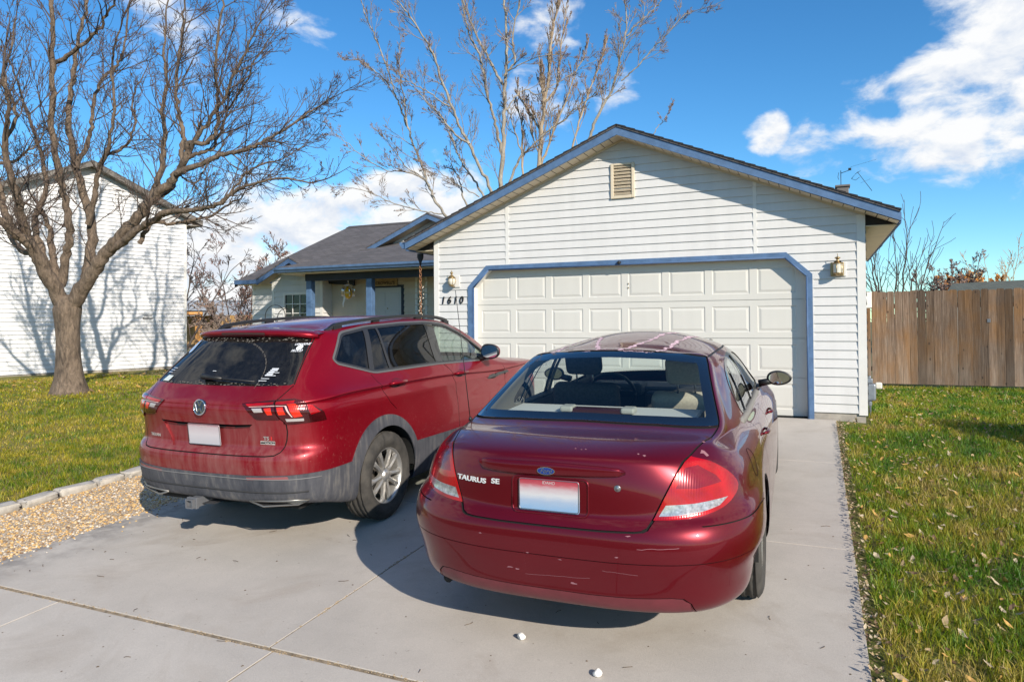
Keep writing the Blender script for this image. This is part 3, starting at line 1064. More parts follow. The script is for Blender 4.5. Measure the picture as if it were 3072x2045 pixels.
    mb = MB(); mb.M = Matrix.Translation(lc) @ Matrix.Rotation(.1, 4, 'X')
    mb.lathe([(.0, -.006), (.007, -.006), (.008, -.004), (.013, -.005), (.0165, -.002), (.0165, .004)][::-1], 24, 'y', 0)
    mb.build('lock', M_SATIN, lid)
    license_plate(lid, cc, -.004, .812, .006, plate_mat('red_white_blue_plate', 'bright'))
    # plate recess: a pressed frame round the plate
    mb = MB()
    rp = round_poly([(-.192, .722), (.188, .722), (.188, .893), (-.192, .893)], .03, 5)
    ring = cc.project([(a, 0, b) for a, b in rp], 'y', .0015)
    mb.tube(ring + ring[:1], .005, 8); mb.build('plate_surround', P_, lid)
    # wheels, wells
    for x in (.80, -.80):
        for y in (0, 2.756):
            make_wheel(root, x, y, .325, .205, .213, 1 if x > 0 else -1, 7)
    mb = MB()
    for sx in (1, -1):
        for y in (0, 2.756):
            V = []; n = 24
            for k in range(n + 1):
                a = PI * k / n
                for xx in (.50, .895): V.append((sx * xx, y + .378 * math.cos(a), .325 + .378 * math.sin(a)))
            F = [(2 * k, 2 * k + 1, 2 * k + 3, 2 * k + 2) for k in range(n)] + [tuple(2 * k for k in range(n + 1))]
            mb.add(V, F)
    mb.build('wheel_well', M_UNDER, root)
    mb = MB(); mb.box((-.66, -.80, .28), (.66, 3.3, .34)); mb.bbox((-.42, -.80, .27), (.30, -.45, .36), .04)
    mb.tube([(-.62, -1.00, .29), (-.62, -.60, .30)], .026, 10); mb.build('underbody', M_UNDER, root)
    # mirrors
    for sd in (1, -1):
        bm = bmesh.new(); bmesh.ops.create_uvsphere(bm, u_segments=28, v_segments=16, radius=1)
        for v in bm.verts:
            x, y, z = v.co
            v.co = Vector((sd * (.955 + .095 * x), 1.775 + (.055 * y if y > 0 else .012 * y), 1.035 + .060 * z * (1 - .12 * x)))
        mb = MB(); mb.bm(bm, 0, True)
        mb.tube([(sd * .80, 1.80, .985), (sd * .90, 1.79, 1.01)], [.030, .026], 10)
        mr = mb.build('mirror', M_BLACK, root)
        mb = MB(); n = 30
        V = [(sd * (.955 + .078 * math.cos(2 * PI * i / n)), 1.7605, 1.036 + .046 * math.sin(2 * PI * i / n) * (1 - .12 * math.cos(2 * PI * i / n))) for i in range(n)]
        mb.add(V, [tuple(range(n)) if sd > 0 else tuple(range(n))[::-1]]); mb.build('mirror_glass', M_MIRROR, mr)
    # radio mast on the left rear wing
    a0 = cc.project([(-.725, -.46, 1.3)], 'z', 0)[0]
    mb = MB(); mb.tube([a0, a0 + Vector((0, 0, .02))], [.012, .008], 10); mb.tube([a0, a0 + Vector((-.075, .0, .78))], [.0026, .0018], 6)
    mb.build('antenna', M_BLACK, root)
    # fuel flap
    mb = MB(); n = 28
    ring = cc.project([(2, -.33 + .075 * math.cos(2 * PI * i / n), .845 + .07 * math.sin(2 * PI * i / n)) for i in range(n)], 'x', .0015)
    mb.tube(ring + ring[:1], .0011, 6); mb.build('fuel_flap', M_SEAM_SHADE, root)
    # cabin
    cc.liner(['body', 'rear_door', 'front_door', 'dlo', 'gutter', 'seam'], 'cabin_lining', M_LINER, root, .025, lambda c: c.z > .75 and -.6 < c.y < 2.3)
    mb = MB(); mb.bbox((-.585, -.41, .90), (.585, .03, 1.056), .02)
    mb.build('parcel_shelf', plain('parcel_shelf_cloth', (.50, .49, .47), .95), root)
    mb = MB(); mb.bbox((-.155, -.26, 1.056), (.155, -.18, 1.083), .006); bl_ = mb.build('brake_light', plain('dark_red_lens', (.035, .006, .006), .3), root)
    mb = MB()
    for s_ in (-1, 1): mb.bbox((s_ * .155 - .04 + (.03 * s_), -.27, 1.060), (s_ * .155 + .04 + (.03 * s_), -.17, 1.094), .012)
    mb.build('brake_light_housing', plain('grey_trim_plastic', (.33, .32, .29), .6), bl_)
    seat(root, -.37, .98, .45, .50, M_CLOTH_GREY, .25, back_h=.60)
    seat(root, .37, 1.02, .45, .50, M_CLOTH_TAN, .34, True, back_h=.56)
    mb = MB(); mb.bbox((-.62, .10, .38), (.62, .52, .56), .06); mb.bbox((-.62, -.04, .50), (.62, .12, .97), .06); mb.build('rear_bench', M_CLOTH_TAN, root)
    mb = MB(); mb.bbox((-.70, 1.80, .62), (.70, 2.25, .93), .05); mb.bbox((-.62, 1.72, .86), (-.14, 1.98, .965), .035); mb.bbox((-.12, 1.70, .50), (.14, 1.95, .90), .03); mb.build('dashboard', plain('dashboard_plastic', (.035, .037, .04), .7), root)
    mb = MB(); mb.M = Matrix.Translation((-.37, 1.60, .91)) @ Matrix.Rotation(math.radians(-62), 4, 'X')
    n = 32
    mb.tube([(.19 * math.cos(2 * PI * i / n), .19 * math.sin(2 * PI * i / n), 0) for i in range(n + 1)], .014, 8)
    mb.bbox((-.07, -.06, -.03), (.07, .06, .02), .02); mb.bbox((-.19, -.02, -.015), (.19, .02, .0), .006)
    mb.build('steering_wheel', M_BLACK, root)
    mb = MB(); mb.box((-.75, -.3, .30), (.75, 2.3, .36)); mb.box((-.75, 2.2, .3), (.75, 2.25, .85)); mb.box((-.70, -.46, .3), (.70, -.42, .9)); mb.build('cabin_floor', M_UNDER, root)
    # peeling clear coat: pale ragged edges on the roof, flakes by the boot
    rnd = random.Random(5); mb = MB()
    def ragged(pts, w0, axis='z', n=14, jit=.012):
        line = []
        for i in range(len(pts) - 1):
            for k in range(n):
                t = k / n
                line.append((pts[i][0] + (pts[i + 1][0] - pts[i][0]) * t + rnd.uniform(-jit, jit), pts[i][1] + (pts[i + 1][1] - pts[i][1]) * t + rnd.uniform(-jit, jit)))
        L_, R_ = [], []
        for i, p in enumerate(line):
            q = line[min(i + 1, len(line) - 1)]; o = line[max(i - 1, 0)]
            d = Vector((q[0] - o[0], q[1] - o[1])); d = d.normalized() if d.length > 1e-6 else Vector((1, 0))
            w = w0 * rnd.uniform(.25, 1.3) * min(1, .2 + 2 * min(i, len(line) - 1 - i) / 6)
            L_.append((p[0] - d.y * w, p[1] + d.x * w)); R_.append((p[0] + d.y * w * .7, p[1] - d.x * w * .7))
        V = cc.project([(a, b, 2) for a, b in L_ + R_], 'z', .0012); m = len(L_)
        mb.add(V, [(i, m + i, m + i + 1, i + 1) for i in range(m - 1)])
    ragged([(-.425, .20), (-.44, .42), (-.43, .62), (-.36, .82), (-.25, .80)], .014)
    ragged([(-.25, .80), (-.21, .60), (-.15, .36), (-.12, .22)], .018)
    ragged([(-.43, .21), (-.30, .19), (-.14, .19)], .005)
    ragged([(.03, .21), (.10, .42), (.16, .62), (.20, .95), (.28, 1.30)], .020)
    ragged([(-.13, .22), (.0, .30), (.05, .23)], .006)
    ragged([(.27, .22), (.32, .45), (.33, .70), (.36, 1.05), (.40, 1.35)], .016)
    ragged([(.03, .205), (.14, .20), (.27, .205)], .004)
    mb.build('peeling_lacquer', plain('peeled_clear_coat', (.60, .42, .46), .7, 0, 0, .3, 60), root)
    mb = MB()
    for cx, cy, r in ((.675, -.80, .022), (.645, -.895, .018), (.665, -.70, .010), (.40, -.98, .006), (.43, -.985, .008), (.10, -1.0, .006), (.13, -1.005, .005), (.15, -1.0, .006), (.35, -.80, .010)):
        n = 9; ring = [(cx + r * rnd.uniform(.4, 1.2) * math.cos(2 * PI * i / n), cy + r * rnd.uniform(.4, 1.3) * math.sin(2 * PI * i / n), 2) for i in range(n)]
        mb.add(cc.project(ring, 'z', .001), [tuple(range(n))])
    for cx, cz, r in ((-.30, .58, .004), (-.10, .545, .006), (.06, .53, .007), (-.2, .46, .012), (-.16, .455, .008), (.12, .42, .012), (.0, .50, .005), (.2, .60, .005), (.33, .57, .006), (.38, .665, .008), (-.35, .61, .006)):
        n = 8; ring = [(cx + 1.6 * r * rnd.uniform(.3, 1.2) * math.cos(2 * PI * i / n), 0, cz + r * .5 * rnd.uniform(.3, 1.3) * math.sin(2 * PI * i / n)) for i in range(n)]
        mb.add(cc.project(ring, 'y', .0038), [tuple(range(n))]) if r > .0055 else None
    def scratch(a, b, w=.0014):
        pts = [(a[0] + (b[0] - a[0]) * t / 8, 0, a[1] + (b[1] - a[1]) * t / 8 + rnd.uniform(-.002, .002)) for t in range(9)]
        lo_ = cc.project([(p[0], 0, p[2] - w) for p in pts], 'y', .0038); hi_ = cc.project([(p[0], 0, p[2] + w) for p in pts], 'y', .0038)
        mb.add(lo_ + hi_, [(i, i + 1, 9 + i + 1, 9 + i) for i in range(8)])
    scratch((-.12, .435), (.20, .455), .0006); scratch((-.12, .56), (-.115, .46), .0005); scratch((.26, .50), (.42, .49), .0006); scratch((.42, .612), (.60, .622), .0009)
    mb.build('paint_chip', plain('paint_chip_pink', (.27, .12, .14), .7), root)
    return root


build_sedan()
def suv_rings():
    S_ = [-.72, -.40, 0, .42, .95, 1.5, 2.05, 2.45, 2.79, 3.12]
    Wk = [(-.9, .85), (-.72, .885), (-.4, .908), (0, .916), (.42, .918), (1.5, .92), (2.45, .918), (2.79, .915), (3.12, .895), (3.5, .83)]
    def lower(yr, zr, n, zside, dx, yf, zf, ys=-.40, nf=2.5):
        out = []
        W = cubic(Wk, ys) - dx; D = ys - yr
        for fx in (0, .43, .78, .945, .99):
            y = yr + D * (1 - (1 - fx**n)**(1 / n))
            t = min(1, max(0, (y - yr) / D * 1.3))
            out.append((W * fx, y, zr + (cubic(zside, y) - zr) * t))
        for y in S_[1:]:
            out.append((cubic(Wk, y) - dx, y, cubic(zside, y)))
        W = cubic(Wk, 3.1) - dx; D = yf - 3.12
        for fx in (.955, .76, .42, 0):
            y = yf - D * (1 - (1 - fx**nf)**(1 / nf))
            t = min(1, max(0, (yf - y) / D * 1.3))
            out.append((W * fx, y, zf + (cubic(zside, y) - zf) * t))
        return out
    r = []
    r.append(lower(-.86, .385, 3.6, [(-.9, .38), (-.4, .30), (.4, .26), (3.6, .26)], .12, 3.42, .26))
    r.append(lower(-.945, .365, 3.6, [(-.9, .36), (-.4, .27), (.4, .235), (3.6, .24)], .05, 3.52, .24))
    r.append(lower(-.985, .41, 3.6, [(-.9, .41), (-.4, .34), (.4, .32), (3.6, .32)], .014, 3.60, .32))
    r.append(lower(-1.01, .50, 3.6, [(-.9, .48), (-.4, .44), (.4, .42), (3.6, .42)], .004, 3.64, .42))
    r.append(lower(-1.02, .575, 3.6, [(-.9, .565), (-.4, .54), (.4, .52), (3.6, .52)], .0, 3.66, .52))
    r.append(lower(-1.032, .645, 3.6, [(-.9, .645), (-.4, .63), (.4, .62), (3.6, .62)], .0, 3.67, .62))
    r.append(lower(-1.018, .700, 3.6, [(-.9, .705), (-.4, .70), (.4, .70), (3.6, .70)], .004, 3.67, .70))
    r.append(lower(-.982, .735, 3.6, [(-.9, .75), (-.4, .755), (.4, .76), (3.6, .78)], .009, 3.65, .78))
    r.append(lower(-.970, .79, 3.6, [(-.9, .81), (-.4, .82), (.4, .83), (3.6, .84)], .013, 3.61, .84))
    r.append(lower(-.985, .90, 3.5, [(-.9, .90), (-.4, .905), (.4, .91), (3.6, .89)], .014, 3.55, .89))
    r.append(lower(-1.012, 1.0, 3.4, [(-.9, .985), (-.4, .985), (.4, .975), (1.5, .94), (2.3, .89), (2.8, .885), (3.6, .90)], .016, 3.47, .92))
    # undercut below the shoulder crease, then the crease itself
    r.append(lower(-1.006, 1.038, 3.3, [(-.9, 1.055), (-.4, 1.058), (0, 1.050), (1.04, 1.012), (2.25, .935), (2.8, .925), (3.6, .925)], .027, 3.43, .945))
    r.append(lower(-.992, 1.066, 3.2, [(-.9, 1.088), (-.4, 1.084), (0, 1.074), (1.04, 1.036), (2.25, .958), (2.8, .95), (3.6, .95)], .013, 3.37, .97))
    # glass base
    g = []
    for x, y, z in ((0, -.875, 1.158), (.30, -.87, 1.159), (.55, -.845, 1.163), (.72, -.75, 1.165)): g.append((x, y, z))
    ys = [-.58, -.34, .03, .42, .92, 1.42, 1.88, 2.16, 2.34, 2.46]
    for y in ys: g.append((cubic([(-.7, .782), (-.4, .828), (0, .853), (.6, .862), (1.6, .858), (2.1, .84), (2.5, .79)], y), y, cubic([(-.7, 1.16), (-.3, 1.145), (.2, 1.13), (1, 1.12), (1.9, 1.09), (2.5, 1.045)], y)))
    for x, y, z in ((.70, 2.56, 1.05), (.50, 2.68, 1.065), (.26, 2.74, 1.07), (0, 2.76, 1.07)): g.append((x, y, z))
    r.append(g)
    # mid glass
    g = []
    for x, y, z in ((0, -.69, 1.335), (.27, -.685, 1.335), (.50, -.66, 1.333), (.645, -.585, 1.33)): g.append((x, y, z))
    ys = [-.46, -.26, .06, .42, .88, 1.33, 1.70, 1.90, 2.02, 2.10]
    for y in ys: g.append((cubic([(-.5, .706), (-.2, .748), (.3, .772), (1.2, .772), (1.7, .748), (1.95, .712), (2.1, .675)], y), y, cubic([(-.5, 1.328), (.3, 1.32), (1.5, 1.30), (2.1, 1.27)], y)))
    for x, y, z in ((.62, 2.17, 1.27), (.44, 2.28, 1.28), (.22, 2.33, 1.285), (0, 2.345, 1.287)): g.append((x, y, z))
    r.append(g)
    # roof edge
    g = []
    for x, y, z in ((0, -.50, 1.522), (.23, -.497, 1.520), (.42, -.475, 1.510), (.545, -.42, 1.495)): g.append((x, y, z))
    ys = [-.32, -.14, .12, .42, .80, 1.16, 1.44, 1.58, 1.68, 1.75]
    for y in ys: g.append((cubic([(-.4, .60), (-.1, .64), (.4, .668), (1.0, .665), (1.4, .64), (1.6, .61), (1.8, .56)], y), y, cubic([(-.4, 1.50), (.1, 1.525), (.7, 1.532), (1.2, 1.515), (1.6, 1.475), (1.8, 1.445)], y)))
    for x, y, z in ((.52, 1.80, 1.445), (.37, 1.88, 1.468), (.18, 1.925, 1.478), (0, 1.94, 1.482)): g.append((x, y, z))
    r.append(g)
    return r


def suv_roof(rings):
    top = rings[-1]
    def f(a, j):
        e = top[3 + j]
        fr = (0, .42, .77)[a]
        y0 = cubic([(0, -.50), (1, -.34), (2, -.16), (3, .10), (4, .40), (5, .78), (6, 1.14), (7, 1.44), (8, 1.62), (9, 1.74), (10, 1.84), (11, 1.94)], j)
        y = y0 + (e[1] - y0) * fr**2
        zc = cubic([(-.50, 1.522), (-.3, 1.552), (0, 1.583), (.5, 1.603), (1.0, 1.595), (1.5, 1.56), (1.94, 1.482)], y0)
        z = e[2] + (zc - e[2]) * (1 - fr**2.4)
        return (e[0] * fr, y, z)
    return f


SUV = car_surface(suv_rings(), suv_roof(suv_rings()))
# ---------------------------------------------------------------- the SUV
def build_suv():
    root = car_root('suv', -4.06, -5.3726, .00885)
    tag(root, 'bright red dusty SUV with grey cladding and black roof rails, left of the sedan', 'car')
    P_ = paint_mat('red_paint', (.225, .0016, .0105), .55, metal=.42, coat=.6)
    def dirty_plastic():
        m = NT('dirty_grey_cladding')
        v = m.coord()
        st = m.noise(m.coord((26, 26, 2.6)), 1, 5, .62); cl = m.noise(m.coord((3, 3, 3)), 1, 4, .6)
        f = m.math('ADD', m.math('MULTIPLY', st, .6), m.math('MULTIPLY', cl, .6))
        m.set(Base_Color=m.ramp(f, [(.42, (.030, .033, .044)), (.62, (.070, .071, .082)), (.84, (.20, .185, .165))]), Roughness=.7)
        m.bump(st, .06, .003)
        return m.mat
    PL = dirty_plastic()
    REARGLASS = glass_mat('dark_privacy_glass', (.030, .040, .075), 1.0, .09)
    PRIV = glass_mat('side_privacy_glass', (.028, .038, .070), 1.0, .03)
    CLEAR = glass_mat('front_side_glass', (.66, .74, .68), 1.0, .03)
    cc = CarCut(SUV)
    rf = lambda c, n: c.y < -.35 and n.y < -.05
    sx_ = lambda c, n: c.x > .45
    for yc in (0, 2.79):
        r = .402
        arch = [(yc - .015 + r * math.cos(a), .345 + r * math.sin(a)) for a in [PI * k / 26 for k in range(27)]] + [(yc - .015 - r, 0), (yc - .015 + r, 0)]
        cc.cut('arch', arch, 'x', lambda c, n: c.x > .5)
    # rear window
    go = [(-.02, 1.494), (.103, 1.493), (.35, 1.490), (.548, 1.478), (.556, 1.468), (.606, 1.32), (.653, 1.178), (.640, 1.170), (.40, 1.163), (.035, 1.160), (-.02, 1.160)]
    gf = lambda c, n: c.y < -.38 and n.y < -.15 and c.z > 1.12
    cc.seam([(.562, 1.480), (.612, 1.32), (.661, 1.172)], 'y', gf, w=.008)
    cc.cut('rear_glass', go, 'y', gf)
    # tail lamp: body half and tailgate half, split by the shut line
    lo = [(.374, 1.058), (.50, 1.068), (.608, 1.078), (.721, 1.083), (.777, 1.068), (.815, 1.035), (.852, .996), (.874, .960), (.893, .926), (.84, .921), (.777, .918), (.700, .915), (.672, .917), (.660, .950), (.560, .951), (.495, .952), (.472, .962), (.457, .983)]
    lf = lambda c, n: c.y < -.55 and c.x > .30
    cc.seam([(.612, 1.085), (.618, 1.04), (.632, .985), (.652, .950), (.672, .93), (.680, .912), (.682, .86), (.675, .80), (.662, .755), (.645, .722), (.615, .704), (.55, .698), (.42, .697), (.08, .695), (-.02, .695)], 'y', lambda c, n: c.y < -.55 and n.y < -.1, w=.008)
    cc.seam([(.661, 1.168), (.645, 1.135), (.625, 1.10), (.612, 1.082)], 'y', lambda c, n: c.y < -.55 and n.y < -.1, w=.007)
    cc.cut('lamp', lo, 'y', lf)
    cc.cut('body', [(-.775, 1.12), (-.70, .88), (0, .88), (0, 1.12)], 'x', lambda c, n: c.x > .6, over=('lamp',))
    def L(nm, pts): cc.cut(nm, pts, 'y', lf, over=('lamp',))
    L('lamp_red', [(.405, 1.054), (.604, 1.066), (.604, 1.054), (.43, 1.040)])
    L('lamp_red', [(.618, 1.066), (.730, 1.071), (.730, 1.058), (.664, 1.052), (.620, 1.052)])
    L('lamp_bright', [(.690, 1.054), (.738, 1.056), (.778, .968), (.735, .962)])
    L('lamp_bright', [(.630, 1.030), (.668, 1.032), (.690, .985), (.648, .984)])
    L('lamp_bright', [(.545, 1.026), (.592, 1.029), (.606, .986), (.572, .984)])
    L('lamp_white', [(.455, 1.026), (.528, 1.027), (.542, 1.003), (.478, 1.001)])
    L('lamp_white', [(.684, .956), (.782, .952), (.782, .934), (.690, .936)])
    L('lamp_line', [(.430, 1.038), (.600, 1.047), (.666, 1.046), (.684, 1.046), (.728, .966), (.721, .966), (.677, 1.038), (.600, 1.040), (.436, 1.033)])
    L('lamp_red', [(.788, 1.048), (.812, 1.035), (.850, .985), (.815, .972)])
    # tailgate panel and plate recess
    cc.cut('gate', [(-.02, 1.166), (.655, 1.168), (.641, 1.135), (.621, 1.10), (.608, 1.082), (.614, 1.04), (.628, .985), (.648, .950), (.668, .93), (.676, .912), (.678, .86), (.671, .80), (.658, .757), (.642, .726), (.613, .708), (.55, .702), (.42, .701), (-.02, .699)], 'y', lambda c, n: c.y < -.55 and n.y < -.08)
    cc.cut('recess_face', [(-.02, .880), (.28, .884), (.415, .895), (.405, .870), (.330, .745), (.315, .728), (-.02, .722)], 'y', lambda c, n: c.y < -.55 and n.y < -.1, over=('gate',))
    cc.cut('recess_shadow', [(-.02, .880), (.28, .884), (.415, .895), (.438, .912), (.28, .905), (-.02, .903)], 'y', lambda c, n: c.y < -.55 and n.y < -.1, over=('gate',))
    # grey cladding: bumper base, wheel arches, sills
    cc.cut('clad', [(-.02, .556), (.40, .562), (.72, .568), (.84, .572), (1.0, .577), (1.0, .1), (-.02, .1)], 'y', lambda c, n: c.y < -.40)
    ro = .495
    ring = [(-.045 + ro * math.cos(a), .345 + ro * math.sin(a)) for a in [PI * k / 30 for k in range(31)]] + [(-.54, .1), (.45, .1)]
    cc.cut('clad', ring, 'x', lambda c, n: c.x > .5)
    ring = [(2.79 + ro * math.cos(a), .345 + ro * math.sin(a)) for a in [PI * k / 30 for k in range(31)]] + [(2.295, .1), (3.285, .1)]
    cc.cut('clad', ring, 'x', lambda c, n: c.x > .5)
    cc.cut('clad', [(.38, .546), (1.2, .510), (2.36, .50), (2.36, .1), (.38, .1)], 'x', lambda c, n: c.x > .5)
    cc.cut('clad', [(3.2, .48), (4, .46), (4, .1), (3.2, .1)], 'x', None)
    cc.cut('reflector', [(.403, .551), (.700, .562), (.707, .543), (.408, .533)], 'y', lambda c, n: c.y < -.7, over=('clad',))
    # side glass
    dlo = round_poly([(-.425, 1.315), (-.235, 1.495), (.10, 1.527), (.60, 1.532), (1.06, 1.520), (1.40, 1.485), (1.72, 1.37), (2.00, 1.20), (2.12, 1.095), (2.05, 1.082), (.94, 1.148), (-.05, 1.180), (-.405, 1.285)], [.03, .05, .05, .05, .05, .1, .1, .1, .02, .02, .05, .05, .03], 4)
    cc.cut('dlo', dlo, 'x', sx_)
    inn = offset_line(dlo, -.016, True)
    if not in_poly(inn[0], dlo): inn = offset_line(dlo, .016, True)
    def sl(poly, y0, y1, rear):
        # straight pillar edge from (y0 at belt z 1.17) to (y1 at z 1.53)
        k = (y1 - y0) / .36; c = y0 - k * 1.17
        return clip_poly(poly, 1, -k, c) if rear else clip_poly(poly, -1, k, -c)
    panes = [('q_glass', sl(inn, -.105, .050, True)), ('fix_glass', sl(sl(inn, -.045, .110, False), .165, .205, True)), ('rd_glass', sl(sl(inn, .195, .232, False), .925, .985, True)), ('fd_glass', sl(inn, 1.06, 1.15, False))]
    for nm, poly in panes:
        if len(poly) > 2: cc.cut(nm, poly, 'x', sx_, over=('dlo',))
    cc.cut('b_pillar', sl(sl(inn, .925, .985, False), 1.06, 1.15, True), 'x', sx_, over=('dlo',))
    # chrome-ish line round the glass
    oo = offset_line(dlo, .014, True)
    if in_poly(oo[0], dlo): oo = offset_line(dlo, -.014, True)
    cc.cut('trim_line', oo, 'x', sx_)
    # windscreen
    cc.cut('wind', [(-.02, 1.468), (.36, 1.455), (.50, 1.435), (.60, 1.29), (.68, 1.13), (.70, 1.075), (.45, 1.083), (-.02, 1.088)], 'y', lambda c, n: c.y > 1.7 and n.y > .15 and c.z > 1.05)
    # doors
    hs = lambda c, n: c.x > .55
    cc.seam([(1.02, 1.14), (1.10, 1.08), (1.175, .94), (1.195, .774), (1.20, .50)], 'x', hs, w=.006)
    cc.seam([(-.10, 1.165), (-.07, 1.10), (-.03, 1.03), (.05, .93), (.14, .86)], 'x', hs, w=.005)
    cc.seam([(2.325, 1.0), (2.335, .92), (2.335, .80), (2.33, .52)], 'x', hs, w=.006)
    cc.cut('rear_door', [(-.11, 1.17), (-.07, 1.10), (-.03, 1.03), (.05, .93), (.16, .84), (.36, .70), (.45, .55), (.45, .50), (1.20, .50), (1.195, .774), (1.175, .94), (1.10, 1.08), (1.02, 1.14)], 'x', hs)
    cc.cut('front_door', [(1.20, .50), (1.195, .774), (1.175, .94), (1.10, 1.08), (1.02, 1.14), (2.10, 1.075), (2.30, 1.03), (2.335, .92), (2.335, .80), (2.33, .50)], 'x', hs)
    # ---- emit
    cc.emit(['body'], 'body', P_, root)
    cc.emit(['seam'], 'panel_gap', M_SEAM_SHADE, root, h=-.009)
    gate = cc.emit(['gate'], 'tailgate', P_, root)
    cc.emit(['recess_face'], 'plate_recess', P_, gate, h=-.012, base=0)
    cc.emit(['recess_shadow'], 'recess_shade_strip', M_SEAM_SHADE, gate, h=-.045, base=0)  # sunk strip coloured black for the shade under the top of the recess
    bp = cc.emit(['clad'], 'cladding', PL, root, h=.010)
    cc.emit(['reflector'], 'reflector', plain('dusty_reflector', (.24, .075, .08), .5, 0, .3), bp, h=.011)
    cc.emit(['rear_glass'], 'rear_window', REARGLASS, root, h=-.004)
    cc.emit(['wind'], 'windscreen', CLEAR, root, rim=False)
    for sd in (1, -1):
        d1 = cc.emit(['rear_door'], 'door', P_, root, side=sd); d2 = cc.emit(['front_door'], 'door', P_, root, side=sd)
        cc.emit(['rd_glass', 'fix_glass'], 'door_window', PRIV, d1, h=-.004, side=sd, rim=False)
        cc.emit(['fd_glass'], 'door_window', CLEAR, d2, h=-.004, side=sd, rim=False)
        cc.emit(['q_glass'], 'quarter_window', PRIV, root, h=-.004, side=sd, rim=False)
        cc.emit(['dlo'], 'window_frame', plain('satin_black_trim', (.035, .035, .038), .35, .2), root, h=.001, side=sd)
        cc.emit(['b_pillar'], 'pillar_cover', M_BLACKGLOSS, root, h=.0, side=sd, rim=False)
        cc.emit(['trim_line'], 'window_trim', plain('dusty_satin_trim', (.16, .155, .15), .45, .5), root, h=.004, side=sd)
        tl = cc.emit(['lamp', 'lamp_line'], 'tail_light', [M_RED_DARK, plain('light_bar', (.62, .42, .40), .3)], root, h=.008, side=sd, mi={'lamp': 0, 'lamp_line': 1})
        cc.emit(['lamp_red'], 'red_lens', M_RED_LENS, tl, h=.0095, side=sd); cc.emit(['lamp_bright'], 'brake_lens', M_RED_BRIGHT, tl, h=.0095, side=sd)
        cc.emit(['lamp_white'], 'reversing_lens', plain('dusty_clear_lens', (.42, .38, .37), .3, .2, .6), tl, h=.0095, side=sd)
        for dd, y0, z0 in ((d1, .05, 1.072), (d2, 1.17, 1.022)):
            mb = MB()
            pts = cc.project([(sd * 2, y0 + t, z0 + t * -.02) for t in (0, .03, .12, .21, .25)], 'x' if sd > 0 else '-x', 0)
            nn = Vector((sd, 0, .2)).normalized()
            mb.tube([p + nn * o_ for p, o_ in zip(pts, (.0, .026, .034, .026, .0))], [.010, .014, .015, .014, .010], 10)
            mb.build('handle', P_, dd)
            mb = MB(); n = 24
            ringp = cc.project([(sd * 2, y0 + .12 + .075 * math.cos(2 * PI * i / n), z0 - .004 + .036 * math.sin(2 * PI * i / n)) for i in range(n)], 'x' if sd > 0 else '-x', .0012)
            mb.add(ringp, [tuple(range(n)) if sd > 0 else tuple(range(n))[::-1]]); mb.build('handle_recess_shade', plain('handle_shade_red', (.05, .002, .004), .4), dd)  # flat disc, the shade of the handle dish is put into its darker red
        # character line: a sharp shadow groove swept along the doors
    # spoiler over the rear window
    rows = []
    for t in range(33):
        u = -.592 + 1.184 * t / 32; a = abs(u) / .592
        ytop = -.40 + .13 * a**3; ylip = -.585 + .055 * a**2 + .10 * a**8; zt = 1.553 - .018 * a**2 - .030 * a**6; zl = 1.540 - .016 * a**2 - .022 * a**6
        hgt = .046 - .008 * a**2
        rows.append([(u * .985, ytop, zt + .004), (u, (ytop + ylip) / 2, (zt + zl) / 2 + .007), (u, ylip + .015, zl + .003), (u, ylip, zl - .004), (u, ylip + .006, zl - hgt * .6), (u, ylip + .028, zl - hgt), (u * .96, ylip + .12, zl - hgt - .002), (u * .95, -.42 + .08 * a**3, zl - hgt + .005)])
    V = [v for r in rows for v in r]; F = []; k = 8
    for i in range(32):
        for j in range(k): F.append((i * k + j, i * k + (j + 1) % k, (i + 1) * k + (j + 1) % k, (i + 1) * k + j))
    F += [tuple(range(k)), tuple(32 * k + j for j in range(k - 1, -1, -1))]
    mb = MB(); mb.add(V, F, 0, True); sp = mb.build('spoiler', P_, root)
    mb = MB()
    rr = []
    for t in range(13):
        u = -.215 + .43 * t / 12; a = abs(u) / .592; yl = -.585 + .055 * a**2; zl = 1.540 - .016 * a**2
        rr.append([(u, yl + .001, zl - .010), (u, yl + .006, zl - .028)])
    V = [(p[0], p[1] - .004, p[2]) for r in rr for p in r]
    mb.add(V, [(2 * i, 2 * i + 1, 2 * i + 3, 2 * i + 2) for i in range(12)]); mb.build('brake_light', plain('dark_dusty_lens', (.055, .02, .02), .5), sp)
    # wiper
    mb = MB()
    w0 = cc.project([(-.135, 0, 1.198)], 'y', .03)[0]; w1 = cc.project([(.05, 0, 1.192)], 'y', .022)[0]; w2 = cc.project([(.36, 0, 1.182)], 'y', .016)[0]
    mb.tube([w0 + Vector((-.02, .03, 0)), w0, (w0 + w1) / 2 + Vector((0, -.006, 0)), w1], [.016, .024, .017, .012], 10)
    mb.tube([w1 - Vector((.14, -.004, .0)), w1, w2], [.006, .009, .006], 8)
    mb.build('wiper', M_BLACK, root)
    # roof rails
    for sd in (1, -1):
        path = [(.555, -.30, 1.535), (.575, -.15, 1.566), (.585, .10, 1.597), (.588, .5, 1.618), (.585, 1.0, 1.615), (.570, 1.4, 1.590), (.552, 1.62, 1.555), (.535, 1.75, 1.515)]
        path = spline(path, 5)
        V = []; F = []
        for i, p in enumerate(path):
            t = i / (len(path) - 1); e = min(1, min(t, 1 - t) / .10); w = .020 * (.6 + .4 * e); hh = .026 * (.45 + .55 * e)
            base = cc.project([(sd * p[0], p[1], 2)], 'z', .0)[0]
            gap = (.010 + .012 * e) * e
            for dx, dz in ((-w, gap), (-w * .8, gap + hh), (w * .8, gap + hh), (w, gap)): V.append((base.x + dx, base.y, base.z + dz - .006))
        m = len(path)
